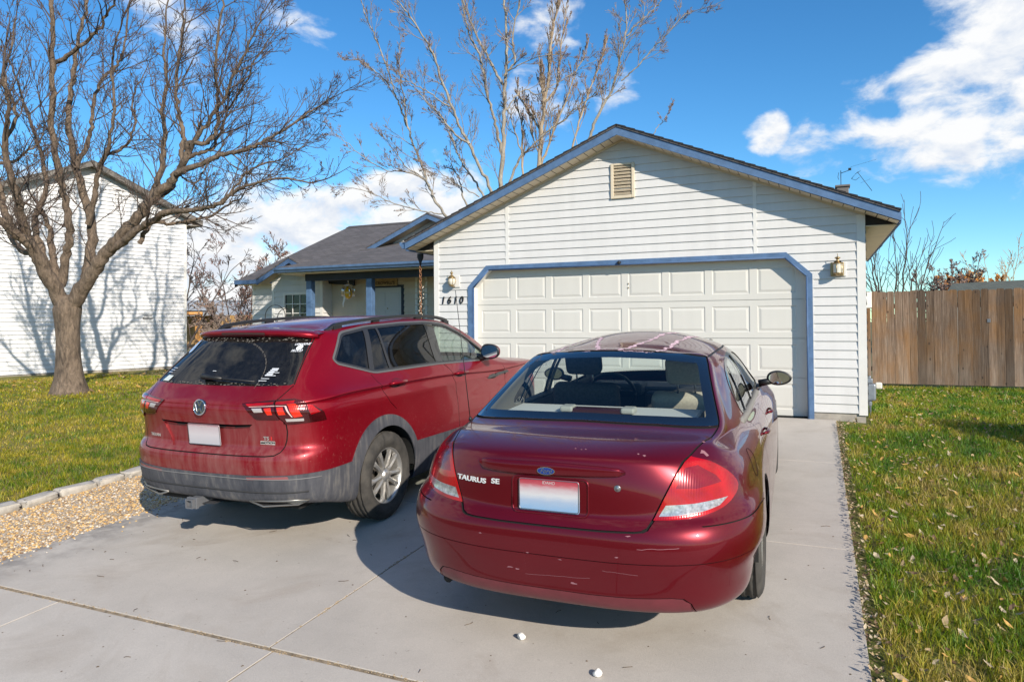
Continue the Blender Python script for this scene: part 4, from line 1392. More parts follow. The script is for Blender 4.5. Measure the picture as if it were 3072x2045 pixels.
        for i in range(m - 1):
            for j in range(4): F.append((i * 4 + j, i * 4 + (j + 1) % 4, (i + 1) * 4 + (j + 1) % 4, (i + 1) * 4 + j))
        F += [(0, 1, 2, 3), tuple((m - 1) * 4 + j for j in (3, 2, 1, 0))]
        mb = MB(); mb.add(V, F, 0, False)
        for yy in (-.18, .35, 1.05, 1.60):
            b = cc.project([(sd * .58, yy, 2)], 'z', 0)[0]; mb.bbox((b.x - .014, yy - .05, b.z - .02), (b.x + .014, yy + .05, b.z + .022), .004)
        mb.build('roof_rail', M_BLACK, root)
    # round badge with the two letters
    bc = cc.project([(0, 0, 1.022)], 'y', .002)[0]; up = (cc.project([(0, 0, 1.05)], 'y', .002)[0] - cc.project([(0, 0, .99)], 'y', .002)[0]); up = Vector((0, up.y, up.z)).normalized(); ex = Vector((1, 0, 0)); nz = ex.cross(up)
    bd = empty('badge'); bd.parent = gate
    Rb = .057; n = 48
    def disc(r, t0, t1, nm, mt):
        V = [bc + ex * r * math.cos(2 * PI * i / n) + up * r * math.sin(2 * PI * i / n) + nz * t for t in (t0, t1) for i in range(n)]
        F = [tuple(range(n, 2 * n)), tuple(range(n - 1, -1, -1))] + [(i, (i + 1) % n, n + (i + 1) % n, n + i) for i in range(n)]
        q = MB(); q.add(V, F); return q.build(nm, mt, gate)
    bpy.data.objects.remove(bd)
    disc(Rb, -.01, .006, 'badge_face', plain('badge_dark', (.03, .05, .09), .2, .3, 1.0))
    mb = MB(); mb.tube([bc + ex * Rb * .94 * math.cos(2 * PI * i / n) + up * Rb * .94 * math.sin(2 * PI * i / n) + nz * .007 for i in range(n + 1)], .0048, 8)
    def stroke(a, b, w=.0088):
        A = Vector(a) * Rb; B = Vector(b) * Rb; d = (B - A).normalized(); p = Vector((-d.y, d.x)) * w / 2
        c4 = [A - p, B - p, B + p, A + p]
        V = [bc + ex * c.x + up * c.y + nz * t for t in (.006, .0095) for c in c4]
        mb.add(V, [(0, 1, 2, 3)[::-1], (4, 5, 6, 7), (0, 1, 5, 4), (1, 2, 6, 5), (2, 3, 7, 6), (3, 0, 4, 7)])
    stroke((-.36, .82), (0, .12)); stroke((.36, .82), (0, .12)); stroke((-.80, .42), (-.38, -.80)); stroke((-.38, -.80), (-.02, -.08)); stroke((.02, -.08), (.38, -.80)); stroke((.38, -.80), (.80, .42))
    mb.build('badge_emblem', M_CHROME, gate)
    # lettering
    lm = MB()
    def letters(txt, u, z, size, sx=1.0, lift=.003, target=None):
        V, F = text_geo(txt, size, .0015, True); V = [Vector((v.x * sx, v.y, v.z)) for v in V]
        V, F = on_plane(V, F, (0, 0, 0), ex, (0, 0, 1))
        (target or lm).add([cc.project([(v.x + u, 0, v.z + z)], 'y', lift - v.y)[0] for v in V], F)
    letters('TIGUAN', -.533, .786, .030, 1.12); letters('TS', .532, .814, .036, 1.1)
    lm.build('lettering', plain('dusty_chrome', (.50, .46, .45), .35, .6), gate)
    l2 = MB(); letters('I', .570, .814, .036, 1.2, target=l2); l2.build('lettering', plain('red_letter', (.55, .03, .03), .4), gate)
    mb = MB(); pl = [(.487, .774), (.596, .770), (.596, .794), (.487, .797)]
    V = cc.project([(a, 0, b) for a, b in pl], 'y', .002) + cc.project([(a, 0, b) for a, b in pl], 'y', .004)
    mb.add(V, [(4, 5, 6, 7), (0, 1, 5, 4), (1, 2, 6, 5), (2, 3, 7, 6), (3, 0, 4, 7)]); mb.build('name_plaque', plain('plaque_pale', (.50, .46, .44), .4, .3), gate)
    l3 = MB(); letters('4MOTION', .5415, .784, .019, 1.25, .0048, l3); l3.build('plaque_lettering', plain('plaque_black', (.02, .02, .02), .5), gate)
    license_plate(gate, cc, -.004, .822, .004, plate_mat('faded_plate', 'pale'))
    # stickers on the glass
    def sticker(poly, nm, mt, lift=.0015):
        q = MB(); q.add(cc.project([(a, 0, b) for a, b in poly], 'y', lift), [tuple(range(len(poly)))]); return q.build(nm, mt, root)
    WH = plain('white_sticker', (.62, .64, .68), .5); BLU = plain('pale_blue_sticker', (.38, .52, .72), .5)
    sticker([(-.535 + .035 * math.cos(2 * PI * i / 20), 1.418 + .050 * math.sin(2 * PI * i / 20)) for i in range(20)], 'sticker', BLU)
    sticker([(-.585, 1.178), (-.505, 1.176), (-.490, 1.212), (-.555, 1.215)], 'sticker', plain('paper_sticker', (.55, .60, .58), .6))
    s3 = MB()
    def onglass(V, F, u, z): s3.add([cc.project([(v.x + u, 0, v.y + z)], 'y', .0016)[0] for v in V], F)
    for txt, u, z, sz in (('USMARINE', .524, 1.436, .020), ('PROUD', .519, 1.392, .022)):
        V, F = text_geo(txt, sz, 0, True); onglass(V, F, u, z)
    onglass([Vector((.020 * math.cos(2 * PI * i / 14), .017 * math.sin(2 * PI * i / 14), 0)) for i in range(14)], [tuple(range(14))], .522, 1.414)
    rnd = random.Random(3)
    for i in range(5):
        onglass([Vector((a, b, 0)) for a, b in ((0, 0), (.062 - .006 * (i % 3), 0), (.062 - .006 * (i % 3), .0075), (0, .0075))], [(0, 1, 2, 3)], .395 + .006 * i, 1.228 + .0105 * i)
    for u, z, w in ((.46, 1.247, .04), (.455, 1.228, .032), (.38, 1.209, .07), (.37, 1.195, .07), (-.575, 1.262, .055), (-.590, 1.247, .06), (-.60, 1.232, .06), (-.12, 1.25, .035)):
        onglass([Vector((a, b, 0)) for a, b in ((0, 0), (w, 0), (w, .0035), (0, .0035))], [(0, 1, 2, 3)], u, z)
    s3.build('sticker', WH, root)
    # swept arc of dust left by the wiper, dried splash along the bottom edge
    q = MB()
    for i in range(46):
        a = math.radians(-8 + 92 * i / 45); x = -.135 + .50 * math.sin(math.radians(8) + (math.radians(90) - a) * 1.0) ; z = 1.19 + .30 * math.sin(a) * .98
        xx = -.06 + .44 * math.cos(a); zz = 1.19 + .275 * math.sin(a)
        if zz > 1.485: continue
        r = .0025 * rnd.uniform(.4, 1.6); n = 5
        q.add(cc.project([(xx + r * math.cos(2 * PI * j / n), 0, zz + 2 * r * math.sin(2 * PI * j / n)) for j in range(n)], 'y', .0013), [tuple(range(n))])
    for i in range(70):
        xx = rnd.uniform(-.58, .60); zz = 1.164 + abs(rnd.gauss(0, .009)); r = .005 * rnd.uniform(.3, 1.4); n = 6
        q.add(cc.project([(xx + 2.2 * r * rnd.uniform(.5, 1.2) * math.cos(2 * PI * j / n), 0, zz + .5 * r * rnd.uniform(.5, 1.2) * math.sin(2 * PI * j / n)) for j in range(n)], 'y', .0013), [tuple(range(n))])
    for i in range(110):
        xx = rnd.uniform(-.53, .55); zz = 1.470 + rnd.uniform(-.012, .016); r = .004 * rnd.uniform(.3, 1.4); n = 6
        q.add(cc.project([(xx + 2.0 * r * rnd.uniform(.5, 1.2) * math.cos(2 * PI * j / n), 0, zz + .8 * r * rnd.uniform(.5, 1.2) * math.sin(2 * PI * j / n)) for j in range(n)], 'y', .0013), [tuple(range(n))])
    q.build('dried_dust', plain('dust_film', (.13, .115, .10), 1.0), root)
    # bumper details: grooves, exhaust trims, tow receiver
    q = MB()
    for zz in (.448,):
        pts = cc.project([(-.80 + 1.60 * t / 40, 0, zz) for t in range(41)], 'y', .0105)
        q.tube(pts, .006, 6)
    q.build('bumper_groove', plain('groove_dark', (.03, .03, .032), .8), bp)
    q = MB()
    pts = cc.project([(-.86 + 1.72 * t / 40, 0, .540) for t in range(41)], 'y', .0108)
    q.tube(pts, .0035, 6); q.build('bumper_crease', plain('crease_pale', (.17, .165, .165), .7), bp)
    for sd in (1, -1):
        out = [(.39, -.962, .374), (.55, -.950, .382), (.66, -.925, .386), (.80, -.83, .380), (.74, -.87, .354), (.50, -.948, .340)]
        q = MB(); pp = [(sd * a, b - .012, c) for a, b, c in out]; q.tube(pp + pp[:1], .007, 8)
        q.add([(sd * a, b - .010, c) for a, b, c in ((.64, -.925, .386), (.80, -.828, .382), (.72, -.88, .352))], [(0, 1, 2), (2, 1, 0)])
        ex_ = q.build('exhaust_trim', plain('dull_exhaust_trim', (.28, .265, .245), .4, .8), root)
        q = MB(); inn_ = [(sd * a, b + .004, c) for a, b, c in out]; q.add(inn_, [tuple(range(6)), tuple(range(5, -1, -1))]); q.build('exhaust_opening', M_SEAM_SHADE, ex_)
    q = MB(); x0, x1, z0, z1, t = -.120, -.052, .300, .366, .009
    q.box((x0, -1.07, z0), (x1, -.80, z0 + t)); q.box((x0, -1.07, z1 - t), (x1, -.80, z1)); q.box((x0, -1.07, z0 + t + .0005), (x0 + t, -.80, z1 - t - .0005)); q.box((x1 - t, -1.07, z0 + t + .0005), (x1, -.80, z1 - t - .0005))
    q.bbox((-.132, -1.045, .293), (-.040, -1.02, .373), .003); q.add([(-.045, -.99, .322), (.06, -.98, .320), (.06, -.86, .320), (-.045, -.86, .322)], [(0, 1, 2, 3), (3, 2, 1, 0)])
    tow = q.build('tow_receiver', plain('grey_steel', (.17, .175, .19), .5, .4), root)
    q = MB(); q.box((x0 + t + .001, -.90, z0 + t + .001), (x1 - t - .001, -.89, z1 - t - .001)); q.build('receiver_hole', M_SEAM_SHADE, tow)
    # wheels and wells
    for x in (.79, -.79):
        for y in (0, 2.79): make_wheel(root, x, y, .347, .225, .222, 1 if x > 0 else -1, 10)
    q = MB()
    for s_ in (1, -1):
        for y in (0, 2.79):
            V = []; n = 26
            for k in range(n + 1):
                a = PI * k / n
                for xx in (.48, .905): V.append((s_ * xx, y - .015 + .412 * math.cos(a), .345 + .412 * math.sin(a)))
            q.add(V, [(2 * k, 2 * k + 1, 2 * k + 3, 2 * k + 2) for k in range(n)] + [tuple(2 * k for k in range(n + 1))])
    q.build('wheel_well', M_UNDER, root)
    q = MB(); q.box((-.70, -.82, .30), (.70, 3.2, .36)); q.bbox((-.62, -.90, .325), (.62, -.5, .40), .02); q.bbox((-.66, -.82, .27), (-.2, -.3, .33), .02)
    q.box((.42, .40, .20), (.60, .62, .27)); q.build('underbody', M_UNDER, root)
    # mirrors
    for sd in (1, -1):
        bm = bmesh.new(); bmesh.ops.create_uvsphere(bm, u_segments=24, v_segments=14, radius=1)
        for v in bm.verts:
            x, y, z = v.co
            v.co = Vector((sd * (.985 + .105 * math.copysign(abs(x)**.8, x)), 1.80 + (.095 * y if y > 0 else .020 * y), 1.180 + .078 * math.copysign(abs(z)**.8, z) * (1 - .15 * x)))
        q = MB(); q.bm(bm, 0, True)
        for i, f in enumerate(q.f):
            c = sum((Vector(q.v[j]) for j in f), Vector()) / len(f)
            q.m[i] = 1 if (c.z < 1.125 or c.y < 1.805) else 0
        q.tube([(sd * .83, 1.84, 1.10), (sd * .93, 1.82, 1.13)], [.035, .03], 10, 1)
        mr = q.build('mirror', [P_, M_BLACK], root)
        q = MB(); n = 28
        q.add([(sd * (.985 + .088 * math.copysign(abs(math.cos(2 * PI * i / n))**.7, math.cos(2 * PI * i / n))), 1.7785, 1.182 + .062 * math.copysign(abs(math.sin(2 * PI * i / n))**.7, math.sin(2 * PI * i / n))) for i in range(n)], [tuple(range(n)) if sd > 0 else tuple(range(n))[::-1]])
        q.build('mirror_glass', M_MIRROR, mr)
    # cabin
    cc.liner(['body', 'dlo', 'b_pillar', 'trim_line', 'seam', 'rear_door', 'front_door'], 'cabin_lining', plain('dark_lining', (.05, .05, .05), .95), root, .025, lambda c: c.z > .9 and -.85 < c.y < 2.6)
    for x, y in ((-.38, 1.05), (.38, 1.05)): seat(root, x, y, .62, .50, M_CLOTH_DARK, .25)
    for x in (-.44, 0, .44): seat(root, x, .12, .62, .42, M_CLOTH_DARK, .28, back_h=.58)
    q = MB(); q.bbox((-.66, 1.95, .72), (.66, 2.6, 1.06), .05); q.build('dashboard', M_BLACK, root)
    q = MB(); q.M = Matrix.Translation((-.38, 1.72, 1.03)) @ Matrix.Rotation(math.radians(-65), 4, 'X'); n = 30
    q.tube([(.185 * math.cos(2 * PI * i / n), .185 * math.sin(2 * PI * i / n), 0) for i in range(n + 1)], .014, 8); q.bbox((-.18, -.02, -.02), (.18, .02, 0), .006); q.bbox((-.07, -.06, -.02), (.07, .06, .02), .015)
    q.build('steering_wheel', M_BLACK, root)
    q = MB(); q.box((-.76, -.7, .42), (.76, 2.5, .50)); q.box((-.72, -.72, .5), (.72, -.68, 1.1)); q.box((-.72, 2.5, .5), (.72, 2.54, 1.0)); q.build('cabin_floor', M_UNDER, root)
    return root


build_suv()
# ---------------------------------------------------------------- materials of the houses
def siding_mat(name, base, dirt=.12):
    m = NT(name)
    v = m.coord()
    n = m.noise(v, .8, 4, .6); st = m.noise(m.coord((7, 7, .7)), 1, 4, .6)
    f = m.math('ADD', m.math('MULTIPLY', n, .5), m.math('MULTIPLY', st, .5))
    m.set(Base_Color=m.ramp(f, [(.30, tuple(c * (1 - dirt) for c in base)), (.62, base)]), Roughness=.5)
    m.bump(m.noise(m.coord((3, 3, 60)), 1, 3), .05, .004)
    return m.mat


def shingle_mat(name, base):
    m = NT(name)
    tc = m.node('ShaderNodeTexCoord')
    br = m.node('ShaderNodeTexBrick')
    br.inputs['Scale'].default_value = 1.0
    br.inputs['Brick Width'].default_value = .30; br.inputs['Row Height'].default_value = .145; br.inputs['Mortar Size'].default_value = .012
    br.inputs['Color1'].default_value = (*[c * 1.5 for c in base], 1); br.inputs['Color2'].default_value = (*[c * .6 for c in base], 1); br.inputs['Mortar'].default_value = (*[c * .12 for c in base], 1)
    br.offset = .5; br.squash = 1
    m.L(tc.outputs['UV'], br.inputs['Vector'])
    n = m.noise(tc.outputs['UV'], 6, 5, .7); g = m.noise(tc.outputs['UV'], 90, 3, .8)
    c = m.mix(.25, br.outputs['Color'], m.ramp(n, [(.3, tuple(c * .6 for c in base)), (.7, tuple(c * 1.4 for c in base))]))
    c = m.mix(.4, c, m.ramp(g, [(.35, tuple(c * .25 for c in base)), (.65, tuple(c * 2.1 for c in base))]))
    m.set(Base_Color=c, Roughness=.95)
    m.bump(br.outputs['Fac'], -.35, .012)
    return m.mat


M_SIDING = siding_mat('cream_siding', (.64, .63, .615))
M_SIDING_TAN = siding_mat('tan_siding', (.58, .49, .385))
M_SIDING_N = siding_mat('white_siding', (.70, .70, .71), .10)
M_TRIM = plain('white_trim', (.68, .665, .635), .45, 0, 0, .05, 3)
M_BLUE = plain('blue_trim_paint', (.082, .150, .275), .5, 0, 0, .18, 9, .1)
M_BLUE_DARK = plain('weathered_blue_paint', (.055, .110, .225), .6, 0, 0, .2, 6, .1)
M_NAVY = plain('dark_navy_paint', (.010, .018, .034), .6, 0, 0, .2, 6)
M_SHINGLE = shingle_mat('dark_shingles', (.088, .082, .086))
M_SOFFIT = plain('cream_soffit', (.64, .55, .41), .55, 0, 0, .06, 4)
M_GAP = plain('dark_gap', (.02, .018, .016), .9)
M_CONC = plain('foundation_concrete', (.33, .30, .26), .9, 0, 0, .25, 7, .25)
M_DOOR = siding_mat('garage_door_paint', (.60, .585, .54), .06)
M_BRASS = plain('aged_brass', (.36, .26, .13), .38, .9, 0, .2, 20)
M_IRON = plain('black_iron', (.02, .02, .022), .5, .3)
M_COPPER = plain('weathered_copper', (.45, .22, .12), .5, .7, 0, .25, 20)
M_WINDOW = glass_mat('window_pane', (.10, .11, .13))


def siding(name, polys, to3d, parent, mat, course=.1172, z0=.093, lap=.0155):
    """real lap siding: every course is a tilted board with an under-edge"""
    V = []; F = []
    for poly in polys:
        zs = [p[1] for p in poly]
        k = int(math.floor((min(zs) - z0) / course)) - 1
        while z0 + k * course < max(zs):
            a, b = z0 + k * course, z0 + (k + 1) * course
            q = clip_poly(clip_poly(poly, 0, -1, -a), 0, 1, b)
            k += 1
            if len(q) < 3: continue
            o = len(V)
            for u, z in q:
                V.append(to3d(u, z, .003 + lap * (1 - (z - a) / course)))
            F.append(tuple(range(o, o + len(q))))
            low = sorted([p for p in q if abs(p[1] - a) < 1e-4])
            if len(low) >= 2:
                o = len(V); u0, u1 = low[0][0], low[-1][0]
                V += [to3d(u0, a, .003 + lap), to3d(u1, a, .003 + lap), to3d(u1, a, .0), to3d(u0, a, .0)]
                F.append((o, o + 3, o + 2, o + 1))
    return new_mesh(name, V, F, mat, parent)


def uv_planar(o, fn):
    me = o.data; uv = me.uv_layers.new(name='UVMap')
    for l in me.loops:
        uv.data[l.index].uv = fn(me.vertices[l.vertex_index].co)


def roof_slab(name, quad, parent, thick=.03, mats=None, along=None):
    """quad: eave-left, eave-right, top-right, top-left; shingle courses run along the eave"""
    q = [Vector(p) for p in quad]
    n = (q[1] - q[0]).cross(q[3] - q[0]).normalized()
    if n.z < 0: n = -n
    V = [p for p in q] + [p - n * thick for p in q]
    F = [(0, 1, 2, 3), (7, 6, 5, 4), (0, 4, 5, 1), (1, 5, 6, 2), (2, 6, 7, 3), (3, 7, 4, 0)]
    o = new_mesh(name, V, F, mats or M_SHINGLE, parent)
    ex = (Vector(along) if along else q[1] - q[0]).normalized(); ey = n.cross(ex)
    uv_planar(o, lambda c: (c.dot(ex), c.dot(ey)))
    return o


def build_house():
    H = empty('house', (-2.62, 0, 0)); H.location = (0, 0, 0)
    tag(H, 'single storey cream house with blue trim and a wide garage door facing the driveway', 'house')
    m_ = .415; XC = -2.6225; XL, XR = -5.82, .575; ZA = 4.012
    def wall_top(x): return ZA - m_ * abs(x - XC)
    front = lambda u, z, d: (u, -d, z)
    # garage front: three bays of siding between the vertical strips, notched round the door
    def gable(x0, x1, zlow):
        pts = [(x0, zlow), (x1, zlow), (x1, wall_top(x1))]
        if x0 < XC < x1: pts.append((XC, ZA))
        pts.append((x0, wall_top(x0))); return pts
    DL, DR, DT = -5.185, -.055, 2.24      # outside of the door frame
    polys = [gable(-5.735, -5.175, .093), [(-5.175, 1.90), (-4.86, 2.20), (-4.86, wall_top(-4.86)), (-5.175, wall_top(-5.175))], gable(-4.86, -4.523, DT - .02), gable(-4.466, -.797, DT - .02),
             [(-.750, DT - .02), (-.38, DT - .02), (-.38, wall_top(-.38)), (-.750, wall_top(-.75))], [(-.38, DT - .02), (-.065, 1.90), (-.065, wall_top(-.065)), (-.38, wall_top(-.38))], gable(-.065, .478, .093)]
    siding('wall', polys, front, H, M_SIDING)
    mb = MB()
    mb.box((XL - .002, -.022, .07), (-5.735, .06, wall_top(-5.735) - .01)); mb.box((.476, -.022, .07), (.577, .075, wall_top(.577) - .01))
    mb.box((-4.523, -.017, DT - .02), (-4.466, -.001, wall_top(-4.523) - .02)); mb.box((-.797, -.017, DT - .02), (-.750, -.001, wall_top(-.75) - .02))
    mb.box((-5.20, -.013, .093), (-5.183, -.001, 1.9)); mb.box((-.06, -.013, .093), (-.043, -.001, 1.9))
    mb.build('corner_trim', M_TRIM, H)
    # return walls of the garage
    right = lambda u, z, d: (XR + d, u, z); left = lambda u, z, d: (XL - d, u, z)
    siding('wall', [[(.075, .093), (5.9, .093), (5.9, 2.62), (.075, 2.62)]], right, H, M_SIDING)
    siding('wall', [[(.06, .093), (3.55, .093), (3.55, 2.62), (.06, 2.62)]], left, H, M_SIDING)
    mb = MB(); mb.prism([(XL + .005, .05), (XR - .005, .05), (XR - .005, wall_top(XR) - .03), (XC, ZA - .03), (XL + .005, wall_top(XL) - .03)], 'y', 5.0, 5.1); mb.build('wall', M_SIDING, H)
    mb = MB(); mb.box((XL + .03, .002, -.30), (-5.0, .20, .092)); mb.box((-.13, .002, -.30), (XR - .02, .20, .092)); mb.box((XR - .22, .2, -.30), (XR - .02, 5.8, .092)); mb.box((XL + .03, .2, -.30), (XL + .23, 5.8, .092)); mb.build('foundation', M_CONC, H)
    # backing behind the siding so that no light leaks in
    mb = MB(); mb.prism([(-5.80, .09), (-5.15, .09), (-5.15, 1.93), (-4.84, 2.235), (-.40, 2.235), (-.09, 1.93), (-.09, .09), (.55, .09), (.55, wall_top(.55) - .02), (XC, ZA - .02), (-5.80, wall_top(-5.8) - .02)], 'y', .0005, .02); mb.build('wall_backing', M_TRIM, H)
    # door frame with cut corners
    out = [(-5.185, -.02), (-5.185, 1.895), (-4.86, 2.222), (-.378, 2.222), (-.058, 1.920), (-.058, -.02)]
    inn = [(-5.085, -.02), (-5.085, 1.875), (-4.815, 2.150), (-.398, 2.150), (-.128, 1.893), (-.128, -.02)]
    V = []; F = []
    for ring, y in ((out, -.035), (inn, -.035), (inn, .145), (out, -.0)):
        V += [(x, y, z) for x, z in ring]
    n = 6
    for i in range(n - 1):
        F += [(i, i + 1, n + i + 1, n + i), (n + i, n + i + 1, 2 * n + i + 1, 2 * n + i), (3 * n + i, 3 * n + i + 1, i + 1, i)]
    mi = []
    for i in range(n - 1): mi += [0, 1, 0]
    fr = new_mesh('door_frame', V, F, [M_BLUE, M_TRIM], H, False, mi)
    mb = MB()
    for i in range(n - 1):
        a, b = out[i], out[i + 1]; c, d_ = inn[i], inn[i + 1]
        # a thin rounded inner bead
        mb.tube([(c[0], -.034, c[1]), (d_[0], -.034, d_[1])], .012, 8)
    mb.build('frame_bead', M_BLUE_DARK, fr)
    # garage door: four rows of eight raised panels
    gd = empty('garage_door'); gd.parent = H
    yd = .105; x0, x1 = -5.16, -.10; rows = [(.012, .528), (.532, 1.060), (1.064, 1.592), (1.596, 2.19)]
    pw = .606
    for r, (za, zb) in enumerate(rows):
        V = []; F = []
        def P(x, z, d): V.append((x, yd - d, z)); return len(V) - 1
        def Q(a, b, c, d): F.append((a, b, c, d))
        xs = [(-5.005 + pw * i, -5.005 + pw * i + .505) for i in range(8)]
        z1 = za + .085; z2 = min(zb - .085, za + .45) if r < 3 else za + .445
        if r == 3: z2 = za + .445
        # face strips round the panels
        def rect(xa, xb, a, b, d=0.0):
            Q(P(xa, a, d), P(xb, a, d), P(xb, b, d), P(xa, b, d))
        rect(x0, x1, za + .004, z1); rect(x0, x1, z2, zb - .004)
        rect(x0, x1, za, za + .004, -.003); rect(x0, x1, zb - .004, zb, -.003)
        edges = [x0] + [e for ab in xs for e in ab] + [x1]
        for i in range(0, len(edges), 2): rect(edges[i], edges[i + 1], z1, z2)
        for xa, xb in xs:
            loops = [(0, 0.0), (.007, -.008), (.020, -.009), (.050, -.001), (.056, -.001)]
            ids = []
            for ins, d in loops:
                ids.append([P(xa + ins, z1 + ins, d), P(xb - ins, z1 + ins, d), P(xb - ins, z2 - ins, d), P(xa + ins, z2 - ins, d)])
            for k in range(len(ids) - 1):
                for j in range(4): Q(ids[k][j], ids[k][(j + 1) % 4], ids[k + 1][(j + 1) % 4], ids[k + 1][j])
            Q(*ids[-1])
        new_mesh('door_section', V, F, M_DOOR, gd)
    mb = MB(); mb.box((x0, yd - .002, -.012), (x1, yd + .03, .012)); mb.build('bottom_seal', M_RUBBER, gd)
    mb = MB(); mb.box((x0 - .02, yd + .012, .0), (x1 + .02, yd + .05, 2.2)); mb.build('door_core', M_DOOR, gd)
    mb = MB()
    for z in (1.86, 1.80): mb.bbox((-2.585, yd - .012, z), (-2.57, yd - .002, z + .02), .002)
    mb.build('handle_bolt', M_BRASS, gd)
    # gable vent
    vt = empty('gable_vent'); vt.parent = H
    mb = MB(); a, b, c, d_ = -2.795, -2.435, 3.128, 3.648
    mb.bbox((a, -.04, c), (a + .045, -.012, d_), .006); mb.bbox((b - .045, -.04, c), (b, -.012, d_), .006); mb.bbox((a + .046, -.0395, c), (b - .046, -.012, c + .045), .006); mb.bbox((a + .046, -.0395, d_ - .03), (b - .046, -.012, d_), .006)
    mb.build('vent_frame', M_SOFFIT, vt)
    mb = MB()
    for k in range(9):
        z = c + .055 + k * .050
        mb.add([(a + .047, -.034, z), (b - .047, -.034, z), (b - .047, -.016, z + .036), (a + .047, -.016, z + .036)], [(0, 1, 2, 3), (3, 2, 1, 0)])
        mb.add([(a + .047, -.034, z), (b - .047, -.034, z), (b - .047, -.030, z - .004), (a + .047, -.030, z - .004)], [(3, 2, 1, 0)])
    mb.build('vent_louvre', M_SOFFIT, vt)
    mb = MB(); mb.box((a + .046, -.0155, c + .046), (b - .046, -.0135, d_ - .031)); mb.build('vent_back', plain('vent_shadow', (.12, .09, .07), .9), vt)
    # garage roof
    zt = lambda x: 4.150 - m_ * abs(x - XC)
    EL, ER = -6.20, .962
    for e in (EL, ER):
        roof_slab('roof', [(e, -.33, zt(e)), (e, 6.0, zt(e)), (XC, 6.0, zt(XC)), (XC, -.33, zt(XC))], H, .032, along=(0, 1, 0))
    # shingle butts showing along the rake
    mb = MB(); nrm = Vector((m_, 0, 1)).normalized()
    for sg in (1, -1):
        k = 0; L = (ER - XC) if sg > 0 else (XC - EL)
        while k * .135 < L:
            xa = XC + sg * k * .135; xb = XC + sg * min(L, (k + 1) * .135)
            za, zb = zt(xa), zt(xb)
            mb.add([(xa, -.338, za + .002), (xb, -.338, zb + .013), (xb, -.338, zb - .014), (xa, -.338, za - .012), (xa, -.2, za + .002), (xb, -.2, zb + .013)], [(0, 1, 2, 3) if sg > 0 else (3, 2, 1, 0), (0, 4, 5, 1) if sg > 0 else (1, 5, 4, 0)])
            k += 1
    mb.build('shingle_edge', plain('shingle_edge_dark', (.022, .021, .023), .95, 0, 0, .3, 30), H)
    mb = MB(); mb.prism([(XC - .20, zt(XC - .2) + .006), (XC, zt(XC) + .035), (XC + .20, zt(XC + .2) + .006), (XC + .20, zt(XC + .2) + .02), (XC, zt(XC) + .05), (XC - .20, zt(XC - .2) + .02)], 'y', .9, 4.5); mb.build('ridge_vent', plain('ridge_cap_dark', (.018, .018, .02), .9), H)
    # fascia boards on the rake, soffit between fascia and wall
    fz0, fz1 = .033, .150
    mb = MB()
    mb.prism([(EL, zt(EL) - fz1 + .01), (XC, zt(XC) - fz1), (ER, zt(ER) - fz1 + .01), (ER, zt(ER) - fz0), (XC, zt(XC) - fz0), (EL, zt(EL) - fz0)], 'y', -.315, -.29)
    mb.build('rake_fascia', M_BLUE, H)
    mb = MB()
    mb.box((ER - .022, -.289, zt(ER) - .165), (ER, 5.95, zt(ER) - .034)); mb.box((EL, -.289, zt(EL) - .165), (EL + .022, 3.4, zt(EL) - .034)); mb.build('eave_fascia', M_BLUE_DARK, H)
    V = []; F = []; mi = []
    for sg, e in ((1, ER), (-1, EL)):
        L = abs(e - XC); n = int(L / .125)
        for k in range(n):
            for part in (0, 1):
                ta = (k + (0 if part == 0 else .93)) / n; tb = (k + (.93 if part == 0 else 1)) / n
                xa, xb = XC + sg * L * ta, XC + sg * L * tb
                o = len(V); dz = .148 if part == 0 else .142
                V += [(xa, -.291, zt(xa) - dz), (xb, -.291, zt(xb) - dz), (xb, .0, zt(xb) - dz), (xa, .0, zt(xa) - dz)]
                F.append((o, o + 1, o + 2, o + 3) if sg < 0 else (o + 3, o + 2, o + 1, o)); mi.append(part)
    new_mesh('soffit', V, F, [M_SOFFIT, M_GAP], H, False, mi)
    mb = MB(); zs = 2.512
    mb.box((XR + .01, .0, zs), (ER - .023, 5.95, zs + .012)); mb.box((EL + .023, .0, zs), (XL - .01, 3.4, zs + .012))
    mb.build('soffit', M_SOFFIT, H)
    mb = MB(); mb.prism([(XR + .002, zs + .013), (ER - .024, zs + .013), (ER - .024, zt(ER) - .150), (XR + .002, zt(XR) - .150)], 'y', .012, .03); mb.prism([(XL - .002, zs + .013), (EL + .024, zs + .013), (EL + .024, zt(EL) - .150), (XL - .002, zt(XL) - .150)], 'y', .012, .03); mb.build('eave_shade_board', plain('eave_hole_shade', (.028, .025, .024), .9), H)  # boards coloured dark to stand for the shade inside the open eave ends
    # a frieze strip under the rake soffit
    mb = MB()
    for sg, e in ((1, XR), (-1, XL)):
        mb.prism([(XC, ZA - .005), (e, wall_top(e) - .005), (e, wall_top(e) - .038), (XC, ZA - .038)], 'y', -.03, -.0165)
    mb.build('frieze', M_SOFFIT, H)
    # K-style gutter on the left garage eave, and the long porch gutter
    def gutter(a, b, outward, name='gutter'):
        a, b = Vector(a), Vector(b); o = Vector(outward); prof = [(0, 0), (0, -.105), (.07, -.105), (.085, -.075), (.115, -.045), (.118, 0), (.110, 0), (.105, -.040), (.078, -.068), (.065, -.098), (.008, -.098), (.008, 0)]
        V = [p + o * x + Vector((0, 0, z)) for p in (a, b) for x, z in prof]; n = len(prof)
        F = [(i, (i + 1) % n, n + (i + 1) % n, n + i) for i in range(n)]
        F += [tuple(range(6)), tuple(n + i for i in range(5, -1, -1))]
        mb = MB(); mb.add(V, F); return mb.build(name, M_BLUE, H)
    gutter((EL - .001, -.29, zt(EL) - .02), (EL - .001, 2.2, zt(EL) - .02), (-1, 0, 0))
